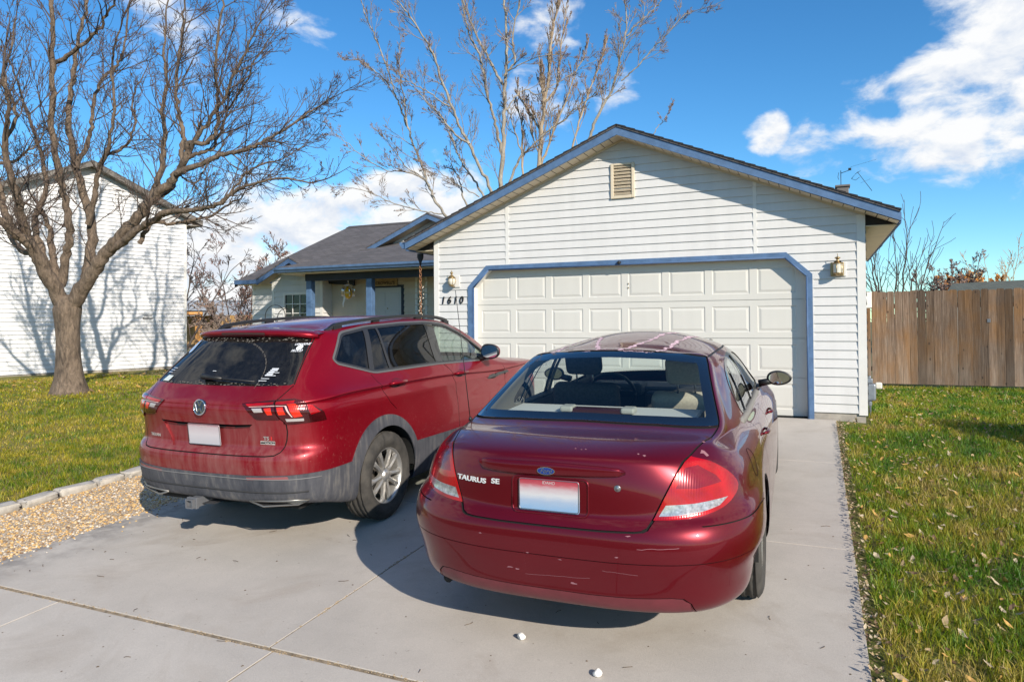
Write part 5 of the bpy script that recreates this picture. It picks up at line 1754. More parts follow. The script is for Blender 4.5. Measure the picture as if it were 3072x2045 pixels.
    gutter((-11.27, 2.30, 2.585), (-5.84, 2.30, 2.585), (0, -1, 0))
    # ---- main house behind
    PF = plain('porch_floor_concrete', (.36, .34, .31), .9, 0, 0, .15, 5)
    mz = lambda y: 2.45 + m_ * (y - 3.85)
    roof_slab('roof', [(-14.10, 3.85, mz(3.85)), (.50, 3.85, mz(3.85)), (.50, 8.8, mz(8.8)), (-14.10, 8.8, mz(8.8))], H, .035)
    roof_slab('roof', [(.50, 13.7, mz(3.9)), (-14.10, 13.7, mz(3.9)), (-14.10, 8.8, mz(8.8)), (.50, 8.8, mz(8.8))], H, .035)
    # ridge cap
    mb = MB(); mb.prism([(8.62, mz(8.62) + .004), (8.8, mz(8.8) + .012), (8.98, mz(8.62) + .004), (8.98, mz(8.62) + .016), (8.8, mz(8.8) + .024), (8.62, mz(8.62) + .016)], 'x', -14.10, .5); mb.build('ridge_cap', M_SHINGLE, H)
    # porch roof: shallower, meets the main roof along a slanting line
    roof_slab('roof', [(-11.30, 2.27, 2.595), (-5.80, 2.27, 2.595), (-5.80, 9.0, 4.62 - .06), (-12.56, 5.18, 3.012)], H, .03, along=(1, 0, 0))
    # bay with its small gable
    bx0, bx1, by = -12.21, -10.70, 3.2; bc = (bx0 + bx1) / 2 + .02; ba = 2.86
    bt = lambda x: ba - .46 * abs(x - bc)
    fr2 = lambda y: (lambda u, z, d: (u, y - d, z))
    siding('wall', [[(bx0 + .07, .15), (-11.87, .15), (-11.87, bt(-11.87) - .1), (bx0 + .07, bt(bx0 + .07) - .1)], [(-11.08, .15), (bx1 - .06, .15), (bx1 - .06, bt(bx1) - .1), (-11.08, bt(-11.08) - .1)], [(-11.87, 2.08), (-11.08, 2.08), (-11.08, bt(-11.08) - .1), (bc, ba - .1), (-11.87, bt(-11.87) - .1)], [(-11.87, .15), (-11.08, .15), (-11.08, .86), (-11.87, .86)]], fr2(by), H, M_SIDING, .135, .093, .026)
    siding('wall', [[(3.2, .15), (3.55, .15), (3.55, 2.5), (3.2, 2.5)]], lambda u, z, d: (bx1 + d, u, z), H, M_SIDING, .135, .093, .026)
    siding('wall', [[(-13.76, .15), (bx0 + .1, .15), (bx0 + .1, 2.40), (-13.76, 2.40)]], fr2(4.2), H, M_SIDING, .135, .093, .026)
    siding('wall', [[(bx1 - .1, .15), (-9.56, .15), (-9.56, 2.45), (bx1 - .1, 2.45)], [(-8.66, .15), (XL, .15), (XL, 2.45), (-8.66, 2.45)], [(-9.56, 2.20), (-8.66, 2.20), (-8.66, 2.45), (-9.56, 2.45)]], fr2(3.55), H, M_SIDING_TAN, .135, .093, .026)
    mb = MB(); mb.box((-13.80, 4.21, -.1), (bx0 + .1, 13.4, 2.40)); mb.box((bx0 + .01, 3.215, -.1), (bx1 - .01, 8, 2.40)); mb.box((bx1 - .02, 3.57, -.1), (XL + .1, 13.4, 2.40)); mb.box((XL + .2, 6.0, -.1), (.35, 13.4, 2.40)); mb.build('wall_core', M_TRIM, H)
    mb = MB(); mb.box((bx0 - .005, by - .022, .1), (bx0 + .07, by + .05, 2.45)); mb.box((bx1 - .06, by - .022, .1), (bx1 + .016, by + .05, 2.45)); mb.box((-13.80, 4.18, .1), (-13.73, 4.25, 2.42)); mb.box((-8.36, 3.525, .1), (-8.30, 3.549, 2.42)); mb.box((-8.10, 3.525, .1), (-8.05, 3.549, 2.42)); mb.build('corner_trim', M_TRIM, H)
    # bay window
    w = empty('window'); w.parent = H
    mb = MB(); x0, x1, z0, z1 = -11.87, -11.08, .86, 2.08
    for a, b in (((x0, z0), (x0 + .06, z1)), ((x1 - .06, z0), (x1, z1)), ((x0 + .061, z1 - .06), (x1 - .061, z1)), ((x0 + .061, z0), (x1 - .061, z0 + .06))): mb.box((a[0], by - .03, a[1]), (b[0], by + .02, b[1]))
    mb.build('window_frame', M_TRIM, w)
    mb = MB()
    for i in (1, 2): xx = x0 + .06 + (x1 - x0 - .12) * i / 3; mb.box((xx - .009, by - .012, z0 + .061), (xx + .009, by + .004, z1 - .061))
    for i in range(1, 5): zz = z0 + .06 + (z1 - z0 - .12) * i / 5; mb.box((x0 + .061, by - .010, zz - .009), (x1 - .061, by + .002, zz + .009))
    mb.build('muntin', M_TRIM, w)
    mb = MB(); mb.box((x0 + .06, by + .006, z0 + .06), (x1 - .06, by + .012, z1 - .06)); mb.build('pane', plain('dark_window', (.02, .022, .025), .05, 0, 0), w)
    # bay gable roof and fascia
    gy = 2.90; r = .50; apex = (-11.43, 2.885); s1 = .49
    gz = lambda x: apex[1] - s1 * abs(x - apex[0])
    roof_slab('roof', [(-12.43, gy - .03, gz(-12.43) + .02), (-12.43, 6.0, gz(-12.43) + .02), (apex[0], 6.0, apex[1] + .02), (apex[0], gy - .03, apex[1] + .02)], H, .03, along=(0, 1, 0))
    roof_slab('roof', [(-10.98, gy - .03, gz(-10.98) + .02), (-10.98, 6.0, gz(-10.98) + .02), (apex[0], 6.0, apex[1] + .02), (apex[0], gy - .03, apex[1] + .02)], H, .03, along=(0, 1, 0))
    mb = MB(); mb.prism([(-12.42, gz(-12.42) - .13), (apex[0], apex[1] - .125), (-11.02, gz(-11.02) - .125), (-11.02, gz(-11.02) - .012), (apex[0], apex[1] - .012), (-12.42, gz(-12.42) - .012)], 'y', gy - .02, gy + .005); mb.build('rake_fascia', M_BLUE_DARK, H)
    mb = MB()
    mb.add([(-12.40, gy, gz(-12.40) - .125), (apex[0], gy, apex[1] - .12), (apex[0], by, apex[1] - .12), (-12.40, by, gz(-12.40) - .125)], [(0, 1, 2, 3), (3, 2, 1, 0)])
    mb.add([(-11.0, gy, gz(-11.0) - .12), (apex[0], gy, apex[1] - .12), (apex[0], by, apex[1] - .12), (-11.0, by, gz(-11.0) - .12)], [(0, 1, 2, 3), (3, 2, 1, 0)])
    mb.box((-11.25, 2.31, 2.455), (-5.85, 3.54, 2.468)); mb.box((-14.05, 3.88, 2.36), (bx0, 4.20, 2.372)); mb.build('soffit', M_SOFFIT, H)
    mb = MB(); mb.box((-14.09, 3.83, 2.375), (-12.40, 3.855, 2.475)); mb.box((-14.10, 3.856, 2.375), (-14.078, 8.8, 2.47)); mb.build('eave_fascia', M_BLUE_DARK, H)
    mb = MB(); mb.add([(-14.09, 3.85, mz(3.85) - .14), (-14.09, 8.8, mz(8.8) - .14), (-14.09, 8.8, mz(8.8) - .036), (-14.09, 3.85, mz(3.85) - .036)], [(0, 1, 2, 3), (3, 2, 1, 0)]); mb.build('rake_fascia', M_BLUE_DARK, H)
    # the upper gable behind the garage rake
    g2 = (-9.60, 4.255); gl = lambda x: g2[1] - .42 * abs(x - g2[0])
    for e in (-11.60, -7.7):
        roof_slab('roof', [(e, 6.17, gl(e) + .03), (e, 8.9, gl(e) + .03), (g2[0], 8.9, g2[1] + .03), (g2[0], 6.17, g2[1] + .03)], H, .035, along=(0, 1, 0))
    mb = MB(); mb.prism([(-11.60, gl(-11.6) - .135), (g2[0], g2[1] - .13), (-7.7, gl(-7.7) - .135), (-7.7, gl(-7.7) - .006), (g2[0], g2[1] - .006), (-11.60, gl(-11.6) - .006)], 'y', 6.18, 6.205); mb.build('rake_fascia', M_BLUE, H)
    mb = MB()
    for e in (-11.6, -7.7): mb.add([(e, 6.206, gl(e) - .125), (g2[0], 6.206, g2[1] - .125), (g2[0], 6.55, g2[1] - .125), (e, 6.55, gl(e) - .125)], [(0, 1, 2, 3), (3, 2, 1, 0)])
    mb.build('soffit', M_SOFFIT, H)
    siding('wall', [[(-11.6, 3.3), (-7.7, 3.3), (-7.7, gl(-7.7) - .126), (g2[0], g2[1] - .126), (-11.6, gl(-11.6) - .126)]], fr2(6.55), H, M_SIDING, .135, .093, .026)
    # porch: posts, beam, floor, front door
    for xa in (-10.75, -9.10):
        mb = MB(); mb.bbox((xa, 2.68, .12), (xa + .147, 2.82, 2.30), .006); mb.build('porch_post', M_BLUE, H)
    mb = MB(); mb.box((-10.78, 2.685, 2.301), (-5.84, 2.815, 2.454)); mb.build('porch_beam', M_NAVY, H)
    mb = MB(); mb.box((-12.6, 2.4, -.1), (XL - .02, 3.56, .12)); mb.build('porch_floor', PF, H)
    mb = MB(); mb.prism([(-10.95, 2.30), (-9.95, 2.205), (-9.95, 2.36), (-10.95, 2.40)], 'y', 3.40, 3.45); mb.build('porch_bracket', M_NAVY, H)
    d = empty('front_door'); d.parent = H
    mb = MB()
    for a, b in (((-9.56, .12), (-9.50, 2.20)), ((-8.735, .12), (-8.66, 2.20)), ((-9.499, 2.145), (-8.736, 2.20))): mb.box((a[0], 3.525, a[1]), (b[0], 3.565, b[1]))
    mb.build('door_casing', M_NAVY, d)
    mb = MB(); mb.box((-9.498, 3.552, .13), (-8.737, 3.569, 2.143))
    for cx in (-9.305, -8.925):
        for z0, z1 in ((1.72, 2.02), (1.05, 1.62), (.30, .95)):
            mb.bbox((cx - .12, 3.544, z0), (cx + .12, 3.556, z1), .005)
    mb.build('door_leaf', plain('door_grey_white', (.50, .50, .50), .5), d)
    mb = MB(); mb.lathe([(.0, 3.53), (.012, 3.532), (.014, 3.55)][::-1], 12, 'y'); 
    for i in range(len(mb.v)): mb.v[i] = (mb.v[i][0] - 9.115, mb.v[i][1], mb.v[i][2] + 1.66)
    mb.build('peephole', M_BRASS, d)
    mb = MB(); mb.box((-8.29, 3.53, .9), (-8.17, 3.56, 2.02)); mb.build('sidelight', plain('dark_sidelight', (.05, .055, .06), .1), H)
    # house number
    for ch, xx in (('1', -5.66), ('6', -5.545), ('1', -5.432), ('0', -5.322)):
        V, F = text_geo(ch, .165, .006, True, .22)
        V, F = on_plane([Vector((v.x * .92, v.y, v.z)) for v in V], F, (xx, -.024, 1.678), (1, 0, 0), (0, 0, 1))
        mb = MB(); mb.add(V, F); mb.build('digit', M_IRON, H)
    # motion sensor ball on the door head
    mb = MB(); mb.M = Matrix.Translation((-2.672, -.062, 2.178)); mb.lathe([(.0, -.028), (.02, -.02), (.028, 0), (.02, .02), (.0, .028)], 16, 'z'); mb.M = None; mb.bbox((-2.695, -.06, 2.165), (-2.65, -.036, 2.20), .004); mb.build('door_camera', M_IRON, H)
    # roof odds and ends
    mb = MB(); mb.bbox((.42, 6.9, 4.02), (.66, 7.2, 4.24), .01); mb.bbox((.39, 6.87, 4.241), (.69, 7.23, 4.285), .008); mb.build('roof_vent_box', plain('vent_metal', (.16, .14, .13), .6, .3), H)
    return H


build_house()


def wall_lantern(x, z, square, label):
    r = empty('wall_lantern', (x, -.016, z)); tag(r, label, 'wall lamp', 'lanterns beside the garage door')
    mb = MB()
    mb.bbox((-.075 + .03, -.018, -.11), (.085 + .02, .001, .085), .006); mb.build('mounting_block', M_TRIM, r)
    mb = MB()
    if square: mb.bbox((-.085, -.034, -.105), (.075, -.019, .075), .006)
    mb.tube([(0.01, -.02, -.095), (.0, -.06, -.10), (0, -.10, -.085)], [.010, .010, .012], 8)
    mb.lathe([(0, .175), (.003, .17), (.004, .145), (.022, .13), (.026, .12), (.016, .105), (.010, .098), (.020, .085), (.046, .062), (.062, .045), (.066, .036), (.060, .034)][::-1], 20, 'z') if not square else mb.lathe([(0, .185), (.004, .18), (.004, .145), (.034, .132), (.034, .122), (.018, .112), (.012, .10), (.032, .092), (.045, .074), (.062, .060), (.064, .052)][::-1], 8, 'z')
    for i in range(len(mb.v)): pass
    sh = mb
    # shift the lathed cap out to the lamp axis
    o = sh.build('lamp_body', M_BRASS, r)
    for v in o.data.vertices:
        if v.co.z > .033 and abs(v.co.y) < .09 and not (square and v.co.y > -.0345 and v.co.y < -.0185 and abs(v.co.x) > .03 and v.co.z < .08): v.co.y -= .10
    mb = MB()
    n = 6; R = .062 if not square else .056
    pr_ = [(R * .62, -.075), (R * .96, -.045), (R * 1.02, -.01), (R * .9, .034)] if not square else [(R, -.072), (R, .052)]
    V = []
    for rr, zz in pr_:
        for k in range(24): a = 2 * PI * k / 24; V.append((rr * math.cos(a), -.10 + rr * math.sin(a), zz))
    mb.add(V, [(i * 24 + k, i * 24 + (k + 1) % 24, (i + 1) * 24 + (k + 1) % 24, (i + 1) * 24 + k) for i in range(len(pr_) - 1) for k in range(24)], 0, True)
    mb.build('glass', plain('bevelled_lamp_glass', (.62, .58, .48), .18, 0, .6), r)
    mb = MB()
    for k in range(n):
        a = 2 * PI * (k + .25) / n
        mb.tube([(rr * 1.03 * math.cos(a), -.10 + rr * 1.03 * math.sin(a), zz) for rr, zz in pr_], .0045, 5)
    for rr, zz in (pr_[0], pr_[-1]): mb.tube([(rr * 1.02 * math.cos(2 * PI * k / 20), -.10 + rr * 1.02 * math.sin(2 * PI * k / 20), zz) for k in range(21)], .006, 6)
    mb.lathe([(.0, -.105), (.02, -.10), (.03, -.088), (.045, -.076)], 16, 'z')
    o = mb.build('lamp_cage', M_BRASS, r)
    for v in o.data.vertices:
        if v.co.z < -.0755 and abs(v.co.y) < .05: v.co.y -= .10
    return r


wall_lantern(-5.440, 2.000, False, 'brass wall lantern with rounded glass above the house number')
wall_lantern(.245, 1.985, True, 'brass wall lantern with straight glass right of the garage door')
# ---------------------------------------------------------------- ground
def smooth(a, b, x):
    t = min(1, max(0, (x - a) / (b - a))); return t * t * (3 - 2 * t)


def ground_z(x, y):
    z = SLOPE * max(min(y, 0), -9.2)
    z -= .03 * smooth(.3, .7, x)
    if y > 0:
        z -= .05 * smooth(0, 7, y) + .35 * smooth(9, 17, y)
    if y < -9.2: z -= .12 * smooth(-9.2, -9.35, -(-y)) if False else 0
    return z


M_LAWN = None
def lawn_mat(name, a, b, c):
    m = NT(name)
    v = m.coord()
    n1 = m.noise(v, .9, 5, .65); n2 = m.noise(v, 14, 5, .7); n3 = m.noise(v, 70, 3, .7)
    f = m.math('ADD', m.math('MULTIPLY', n1, .55), m.math('ADD', m.math('MULTIPLY', n2, .3), m.math('MULTIPLY', n3, .15)))
    m.set(Base_Color=m.ramp(f, [(.36, a), (.50, b), (.64, c)]), Roughness=1.0)
    m.bump(n2, .6, .05)
    return m.mat


M_LAWN_R = lawn_mat('lawn_soil_and_grass', (.050, .085, .008), (.10, .11, .014), (.20, .155, .05))
M_LAWN_L = lawn_mat('lawn_soil_and_dry_grass', (.09, .11, .010), (.18, .16, .02), (.26, .19, .06))


def sheet(name, xs, ys, mat, dz=0.0, kind='structure', zf=None):
    V = [(x, y, (zf or ground_z)(x, y) + dz) for y in ys for x in xs]
    n = len(xs)
    F = [(j * n + i, j * n + i + 1, (j + 1) * n + i + 1, (j + 1) * n + i) for j in range(len(ys) - 1) for i in range(n - 1)]
    o = new_mesh(name, V, F, mat, None, True); o['kind'] = kind
    return o


def frange(a, b, n): return [a + (b - a) * i / n for i in range(n + 1)]


sheet('ground', [-600, -200, -80, -40] + frange(-30, 10, 40) + [20, 40, 80, 200, 600], [-600, -200, -60, -20, -12] + frange(-9.2, 20, 40) + [30, 60, 120, 300, 700], lawn_mat('far_ground', (.08, .09, .03), (.12, .11, .045), (.18, .14, .07)), -.06)
sheet('lawn_right', frange(.20, 12, 40), frange(-7.33, 9, 60), M_LAWN_R, -.012)
sheet('lawn_left', frange(-24, -6.58, 50), frange(-7.33, 12, 60), M_LAWN_L, -.012)


def concrete_mat(name, base, warm=0.0):
    m = NT(name)
    v = m.coord()
    big = m.noise(v, .55, 5, .6); mid = m.noise(v, 2.6, 5, .65); fine = m.noise(v, 160, 3, .8); grit = m.vor(v, 210)
    c = m.ramp(big, [(.30, tuple(k * .80 for k in base)), (.62, tuple(min(1, k * 1.08) for k in base))])
    c = m.mix(.45, c, m.ramp(mid, [(.35, tuple(k * .78 for k in base)), (.65, tuple(min(1, k * 1.1) for k in base))]))
    c = m.mix(.30, c, m.ramp(fine, [(.3, tuple(k * .55 for k in base)), (.7, tuple(min(1, k * 1.35) for k in base))]))
    st = m.noise(v, 1.1, 6, .7, 1.2)
    c = m.mix(m.math('MULTIPLY', m.ramp(st, [(.52, 0), (.72, 1)]), .42), c, (base[0] * .62, base[1] * .55, base[2] * .48))
    sp = m.noise(v, 34, 2, .5)
    c = m.mix(m.math('MULTIPLY', m.ramp(sp, [(.72, 0), (.76, 1)]), .5), c, (base[0] * .45, base[1] * .42, base[2] * .38))
    m.set(Base_Color=c, Roughness=.88)
    b = m.math('ADD', m.math('MULTIPLY', fine, .5), m.math('MULTIPLY', grit, .5))
    m.bump(b, .22, .004)
    return m


def concrete_drive():
    m = concrete_mat('driveway_concrete', (.46, .42, .375))
    # dark weathered band along the gravel edge
    col = m.p.inputs['Base Color'].links[0].from_socket
    v = m.coord(); xyz = m.sep(v)
    mr = m.node('ShaderNodeMapRange'); mr.inputs['From Min'].default_value = -4.75; mr.inputs['From Max'].default_value = -5.25
    m.L(xyz[0], mr.inputs['Value'])
    n = m.noise(v, 5, 5, .7)
    f = m.math('MULTIPLY', mr.outputs[0], m.ramp(n, [(.42, 0), (.62, 1)]))
    m.set(Base_Color=m.mix(m.math('MULTIPLY', f, .75), col, (.13, .12, .115)))
    return m.mat


M_DRIVE = concrete_drive(); M_WALK = concrete_mat('sidewalk_concrete', (.475, .435, .39)).mat
M_JOINT = plain('joint_filler', (.24, .19, .13), 1.0, 0, 0, .5, 30)


def slab_panels(name, xs, ys, mat, gap, top=0.0, wob=False):
    """concrete panels as one surface, with real gaps between them"""
    mb = MB()
    for i in range(len(xs) - 1):
        for j in range(len(ys) - 1):
            x0, x1, y0, y1 = xs[i] + gap / 2, xs[i + 1] - gap / 2, ys[j] + gap / 2, ys[j + 1] - gap / 2
            e = .002
            pts = lambda ins, dz: [(x0 + ins, y0 + ins, SLOPE * (y0 + ins) + dz), (x1 - ins, y0 + ins, SLOPE * (y0 + ins) + dz), (x1 - ins, y1 - ins, SLOPE * (y1 - ins) + dz), (x0 + ins, y1 - ins, SLOPE * (y1 - ins) + dz)]
            V = pts(e, top) + pts(0, top - .002) + pts(0, top - .10)
            mb.add(V, [(0, 1, 2, 3)] + [(4 * k + 4 + i_, 4 * k + 4 + (i_ + 1) % 4, 4 * k + (i_ + 1) % 4, 4 * k + i_) for k in (0, 1) for i_ in range(4)])
    o = mb.build(name, mat); o['kind'] = 'structure'
    return o


slab_panels('driveway', [-5.29, -2.595, .205], [-7.325, -4.92, -2.45, -.012], M_DRIVE, .009)
slab_panels('sidewalk', [-30.6 + 1.65 * i for i in range(33)], [-9.2, -7.345], M_WALK, .010)
o = new_mesh('joint_bed', [(-31, -9.2, SLOPE * -9.2 - .004), (22, -9.2, SLOPE * -9.2 - .004), (22, -7.321, SLOPE * -7.321 - .004), (-31, -7.321, SLOPE * -7.321 - .004), (-5.28, -7.32, SLOPE * -7.32 - .0035), (.195, -7.32, SLOPE * -7.32 - .0035), (.195, .0, -.0035), (-5.28, .0, -.0035)], [(0, 1, 2, 3), (4, 5, 6, 7)], M_JOINT); o['kind'] = 'structure'
# street beyond the pavement, where the photographer stands
o = new_mesh('street', [(-300, -22, -.60), (300, -22, -.60), (300, -9.35, -.56), (-300, -9.35, -.56)], [(0, 1, 2, 3)], plain('asphalt', (.06, .06, .062), .9, 0, 0, .2, 3, .3)); o['kind'] = 'structure'
mb = MB(); mb.prism([(-9.36, -.60), (-9.2, -.60), (-9.2, SLOPE * -9.2), (-9.33, SLOPE * -9.2 - .004)], 'x', -300, 300); o = mb.build('kerb', M_WALK); o['kind'] = 'structure'
# sand and grit caught in the joint between pavement and drive
rnd = random.Random(11); mb = MB()
for i in range(900):
    x = rnd.uniform(-5.6, .2); y = -7.335 + rnd.gauss(0, .011) + .01 * math.sin(x * 3)
    r = rnd.uniform(.0015, .0055); z = SLOPE * y
    n = 5; a0 = rnd.random() * 6
    V = [(x + r * math.cos(a0 + 2 * PI * k / n), y + r * rnd.uniform(.5, 1) * math.sin(a0 + 2 * PI * k / n), z) for k in range(n)] + [(x, y, z + r * .7)]
    mb.add(V, [(k, (k + 1) % n, n) for k in range(n)])
for i in range(260):
    y = rnd.uniform(-7.3, -5.2); x = -2.595 + rnd.gauss(0, .007); r = rnd.uniform(.002, .006); z = SLOPE * y
    if rnd.random() > .5 + .5 * math.sin(y * 9): continue
    V = [(x - r, y - r, z), (x + r, y - r, z), (x + r, y + r, z), (x - r, y + r, z), (x, y, z + r * .7)]
    mb.add(V, [(0, 1, 4), (1, 2, 4), (2, 3, 4), (3, 0, 4)])
o = mb.build('joint_grit', plain('tan_grit', (.34, .25, .15), 1.0, 0, 0, .4, 40)); tag(o, 'tan sand and grit caught in the concrete joints', 'grit', None, 'stuff')
# twigs, bits and specks blown over the concrete
mb = MB()
for i in range(150):
    x = rnd.uniform(-5.0, .15); y = rnd.uniform(-7.9, -4.2); z = SLOPE * y
    if rnd.random() < .35:
        L = rnd.uniform(.012, .045); a = rnd.random() * 6.3; b = a + rnd.uniform(-1, 1)
        p1 = (x + L * math.cos(a), y + L * math.sin(a), z + .006)
        mb.tube([(x, y, z + .003), p1, (p1[0] + L * .7 * math.cos(b), p1[1] + L * .7 * math.sin(b), z + .003)], .0016, 4)
    else:
        r = rnd.uniform(.003, .009); n = 5
        V = [(x + r * rnd.uniform(.6, 1.2) * math.cos(2 * PI * k / n), y + r * rnd.uniform(.6, 1.2) * math.sin(2 * PI * k / n), z + .001) for k in range(n)] + [(x, y, z + r * .6)]
        mb.add(V, [(k, (k + 1) % n, n) for k in range(n)])
o = mb.build('debris', plain('brown_bits', (.10, .07, .045), 1.0, 0, 0, .6, 9)); tag(o, 'small twigs and brown specks scattered over the driveway', 'debris', None, 'stuff')
# two pale stones on the drive
def rock(name, x, y, r, seed, mat, label, cat, group=None, sc=(1, 1, .8)):
    rr = random.Random(seed); bm = bmesh.new(); bmesh.ops.create_icosphere(bm, subdivisions=2, radius=1)
    dirs = [(Vector((rr.uniform(-1, 1), rr.uniform(-1, 1), rr.uniform(-1, 1))).normalized(), rr.uniform(.62, .95)) for _ in range(7)]
    for v in bm.verts:
        c = v.co.copy()
        for d, h in dirs:
            k = c.dot(d)
            if k > h: c -= d * (k - h)
        v.co = Vector((c.x * r * sc[0], c.y * r * sc[1], c.z * r * sc[2]))
    mn = min(v.co.z for v in bm.verts)
    for v in bm.verts: v.co += Vector((x, y, SLOPE * y - mn - .0005))
    q = MB(); q.bm(bm); o = q.build(name, mat); tag(o, label, cat, group)
    return o
M_QUARTZ = plain('white_stone', (.72, .70, .66), .7, 0, 0, .15, 60)
rock('pebble', -1.415, -6.80, .024, 4, M_QUARTZ, 'white pebble on the concrete just behind the sedan bumper', 'pebble', 'loose white pebbles')
rock('pebble', -.955, -6.99, .024, 9, M_QUARTZ, 'white pebble nearest the bottom edge of the photo', 'pebble', 'loose white pebbles')

# ---------------------------------------------------------------- gravel bed with its stone edging
def gravel_z(x, y): return SLOPE * max(min(y, 0), -9.2) - .012 + .008 * math.sin(x * 7 + y * 3)
def gravel_mat():
    m = NT('tan_gravel')
    v = m.coord()
    c = m.node('ShaderNodeTexVoronoi'); c.inputs['Scale'].default_value = 85; m.L(v, c.inputs['Vector'])
    s = m.sep(c.outputs['Color'])
    m.set(Base_Color=m.ramp(s[0], [(0, (.16, .10, .06)), (.3, (.42, .27, .13)), (.6, (.52, .40, .25)), (.85, (.60, .52, .42)), (1, (.30, .24, .20))]), Roughness=.9)
    m.bump(c.outputs['Distance'], -.8, .02)
    return m.mat
sheet('gravel_bed', frange(-6.52, -5.285, 16), frange(-7.33, 2, 80), gravel_mat(), 0, 'structure', gravel_z)
V = []; F = []; mi = []
rs = np.random.RandomState(3)
ico = bmesh.new(); bmesh.ops.create_icosphere(ico, subdivisions=1, radius=1)
iv = np.array([v.co[:] for v in ico.verts]); ico.verts.index_update(); iF = [[v.index for v in f.verts] for f in ico.faces]; ico.free()
for i in range(7500):
    y = -7.3 + 3.6 * rs.rand()**1.4; x = -6.50 + 1.24 * rs.rand()
    if rs.rand() < .012: x = -5.28 + abs(rs.randn()) * .12
    r = .0055 + .0075 * rs.rand()**2; s = np.array([1, .6 + .5 * rs.rand(), .45 + .3 * rs.rand()]) * r; a = rs.rand() * 6.3
    q = iv * s * (1 + .25 * (rs.rand(len(iv), 1) - .5)); c, n = math.cos(a), math.sin(a)
    q = np.stack([q[:, 0] * c - q[:, 1] * n + x, q[:, 0] * n + q[:, 1] * c + y, q[:, 2] + (gravel_z(x, y) if x < -5.285 else SLOPE * y) + r * .25], 1)
    b = len(V); V += q.tolist(); F += [[b + k for k in f] for f in iF]; mi += [int(rs.choice(5, p=[.3, .3, .2, .12, .08]))] * len(iF)
o = new_mesh('gravel', V, F, [plain('gravel_ochre', (.56, .34, .12), .85, 0, 0, .25, 50), plain('gravel_tan', (.62, .44, .22), .85, 0, 0, .25, 50), plain('gravel_pale', (.62, .55, .46), .85, 0, 0, .2, 50), plain('gravel_brown', (.22, .13, .07), .85, 0, 0, .25, 50), plain('gravel_grey', (.30, .28, .27), .85, 0, 0, .25, 50)], None, False, mi)
tag(o, 'tan and ochre pea gravel between drive and lawn', 'gravel', None, 'stuff')
M_EDGE = plain('edging_stone_concrete', (.40, .37, .33), .92, 0, 0, .22, 14, .3)
edge = [(-6.50, -6.17), (-6.165, -5.84), (-5.83, -5.46), (-5.45, -5.165), (-5.155, -4.86), (-4.85, -4.52)]
lab = ['grey edging stone cut by the left edge of the photo', 'second grey edging stone from the left edge of the photo', 'longest grey edging stone, third from the left edge of the photo', 'fourth grey edging stone from the left, short with a chipped look', 'fifth grey edging stone, next to last before the red SUV bumper', 'grey edging stone half hidden behind the red SUV bumper']
for k, (a, b) in enumerate(edge):
    rr = random.Random(k); bm = bmesh.new(); bmesh.ops.create_cube(bm, size=1)
    for v in bm.verts: v.co = Vector((v.co.x * (.15 + rr.uniform(-.03, .03)), v.co.y * (b - a - rr.uniform(.015, .04)), v.co.z * .085))
    bmesh.ops.bevel(bm, geom=bm.edges[:], offset=.028, segments=3, profile=.6, affect='EDGES')
    bmesh.ops.subdivide_edges(bm, edges=bm.edges[:], cuts=1)
    for v in bm.verts: v.co += Vector((rr.uniform(-.009, .009), rr.uniform(-.012, .012), rr.uniform(-.006, .006)))
    q = MB(); q.bm(bm, 0, True); o = q.build('edging_stone', M_EDGE)
    o.location = (-6.535 + rr.uniform(-.015, .015), (a + b) / 2, SLOPE * (a + b) / 2 + .012); o.rotation_euler = (SLOPE + rr.uniform(-.03, .03), rr.uniform(-.08, .08), rr.uniform(-.10, .10))
    tag(o, lab[k], 'edging stone', 'stones edging the left lawn')

# ---------------------------------------------------------------- grass
def vnoise(x, y, s, seed=0):
    """smooth value noise on arrays"""
    x = x * s + 1000; y = y * s + 1000
    xi = np.floor(x).astype(np.int64); yi = np.floor(y).astype(np.int64); fx = x - xi; fy = y - yi
    fx = fx * fx * (3 - 2 * fx); fy = fy * fy * (3 - 2 * fy)
    def h(a, b):
        n = (a * 374761393 + b * 668265263 + seed * 974711) & 0x7fffffff
        n = ((n ^ (n >> 13)) * 1274126177) & 0x7fffffff
        return ((n ^ (n >> 16)) & 0xffff) / 65535.0
    return (h(xi, yi) * (1 - fx) + h(xi + 1, yi) * fx) * (1 - fy) + (h(xi, yi + 1) * (1 - fx) + h(xi + 1, yi + 1) * fx) * fy


def grass_mat():
    m = NT('grass_blade')
    a = m.node('ShaderNodeAttribute', attribute_name='tint')
    m.set(Base_Color=a.outputs['Color'], Roughness=.55)
    m.p.inputs['Subsurface Weight'].default_value = 0
    tr = m.node('ShaderNodeBsdfTranslucent'); m.L(a.outputs['Color'], tr.inputs['Color'])
    mx = m.node('ShaderNodeMixShader'); mx.inputs[0].default_value = .35
    m.L(m.p.outputs[0], mx.inputs[1]); m.L(tr.outputs[0], mx.inputs[2]); m.L(mx.outputs[0], m.out.inputs['Surface'])
    return m.mat


M_GRASS = grass_mat()


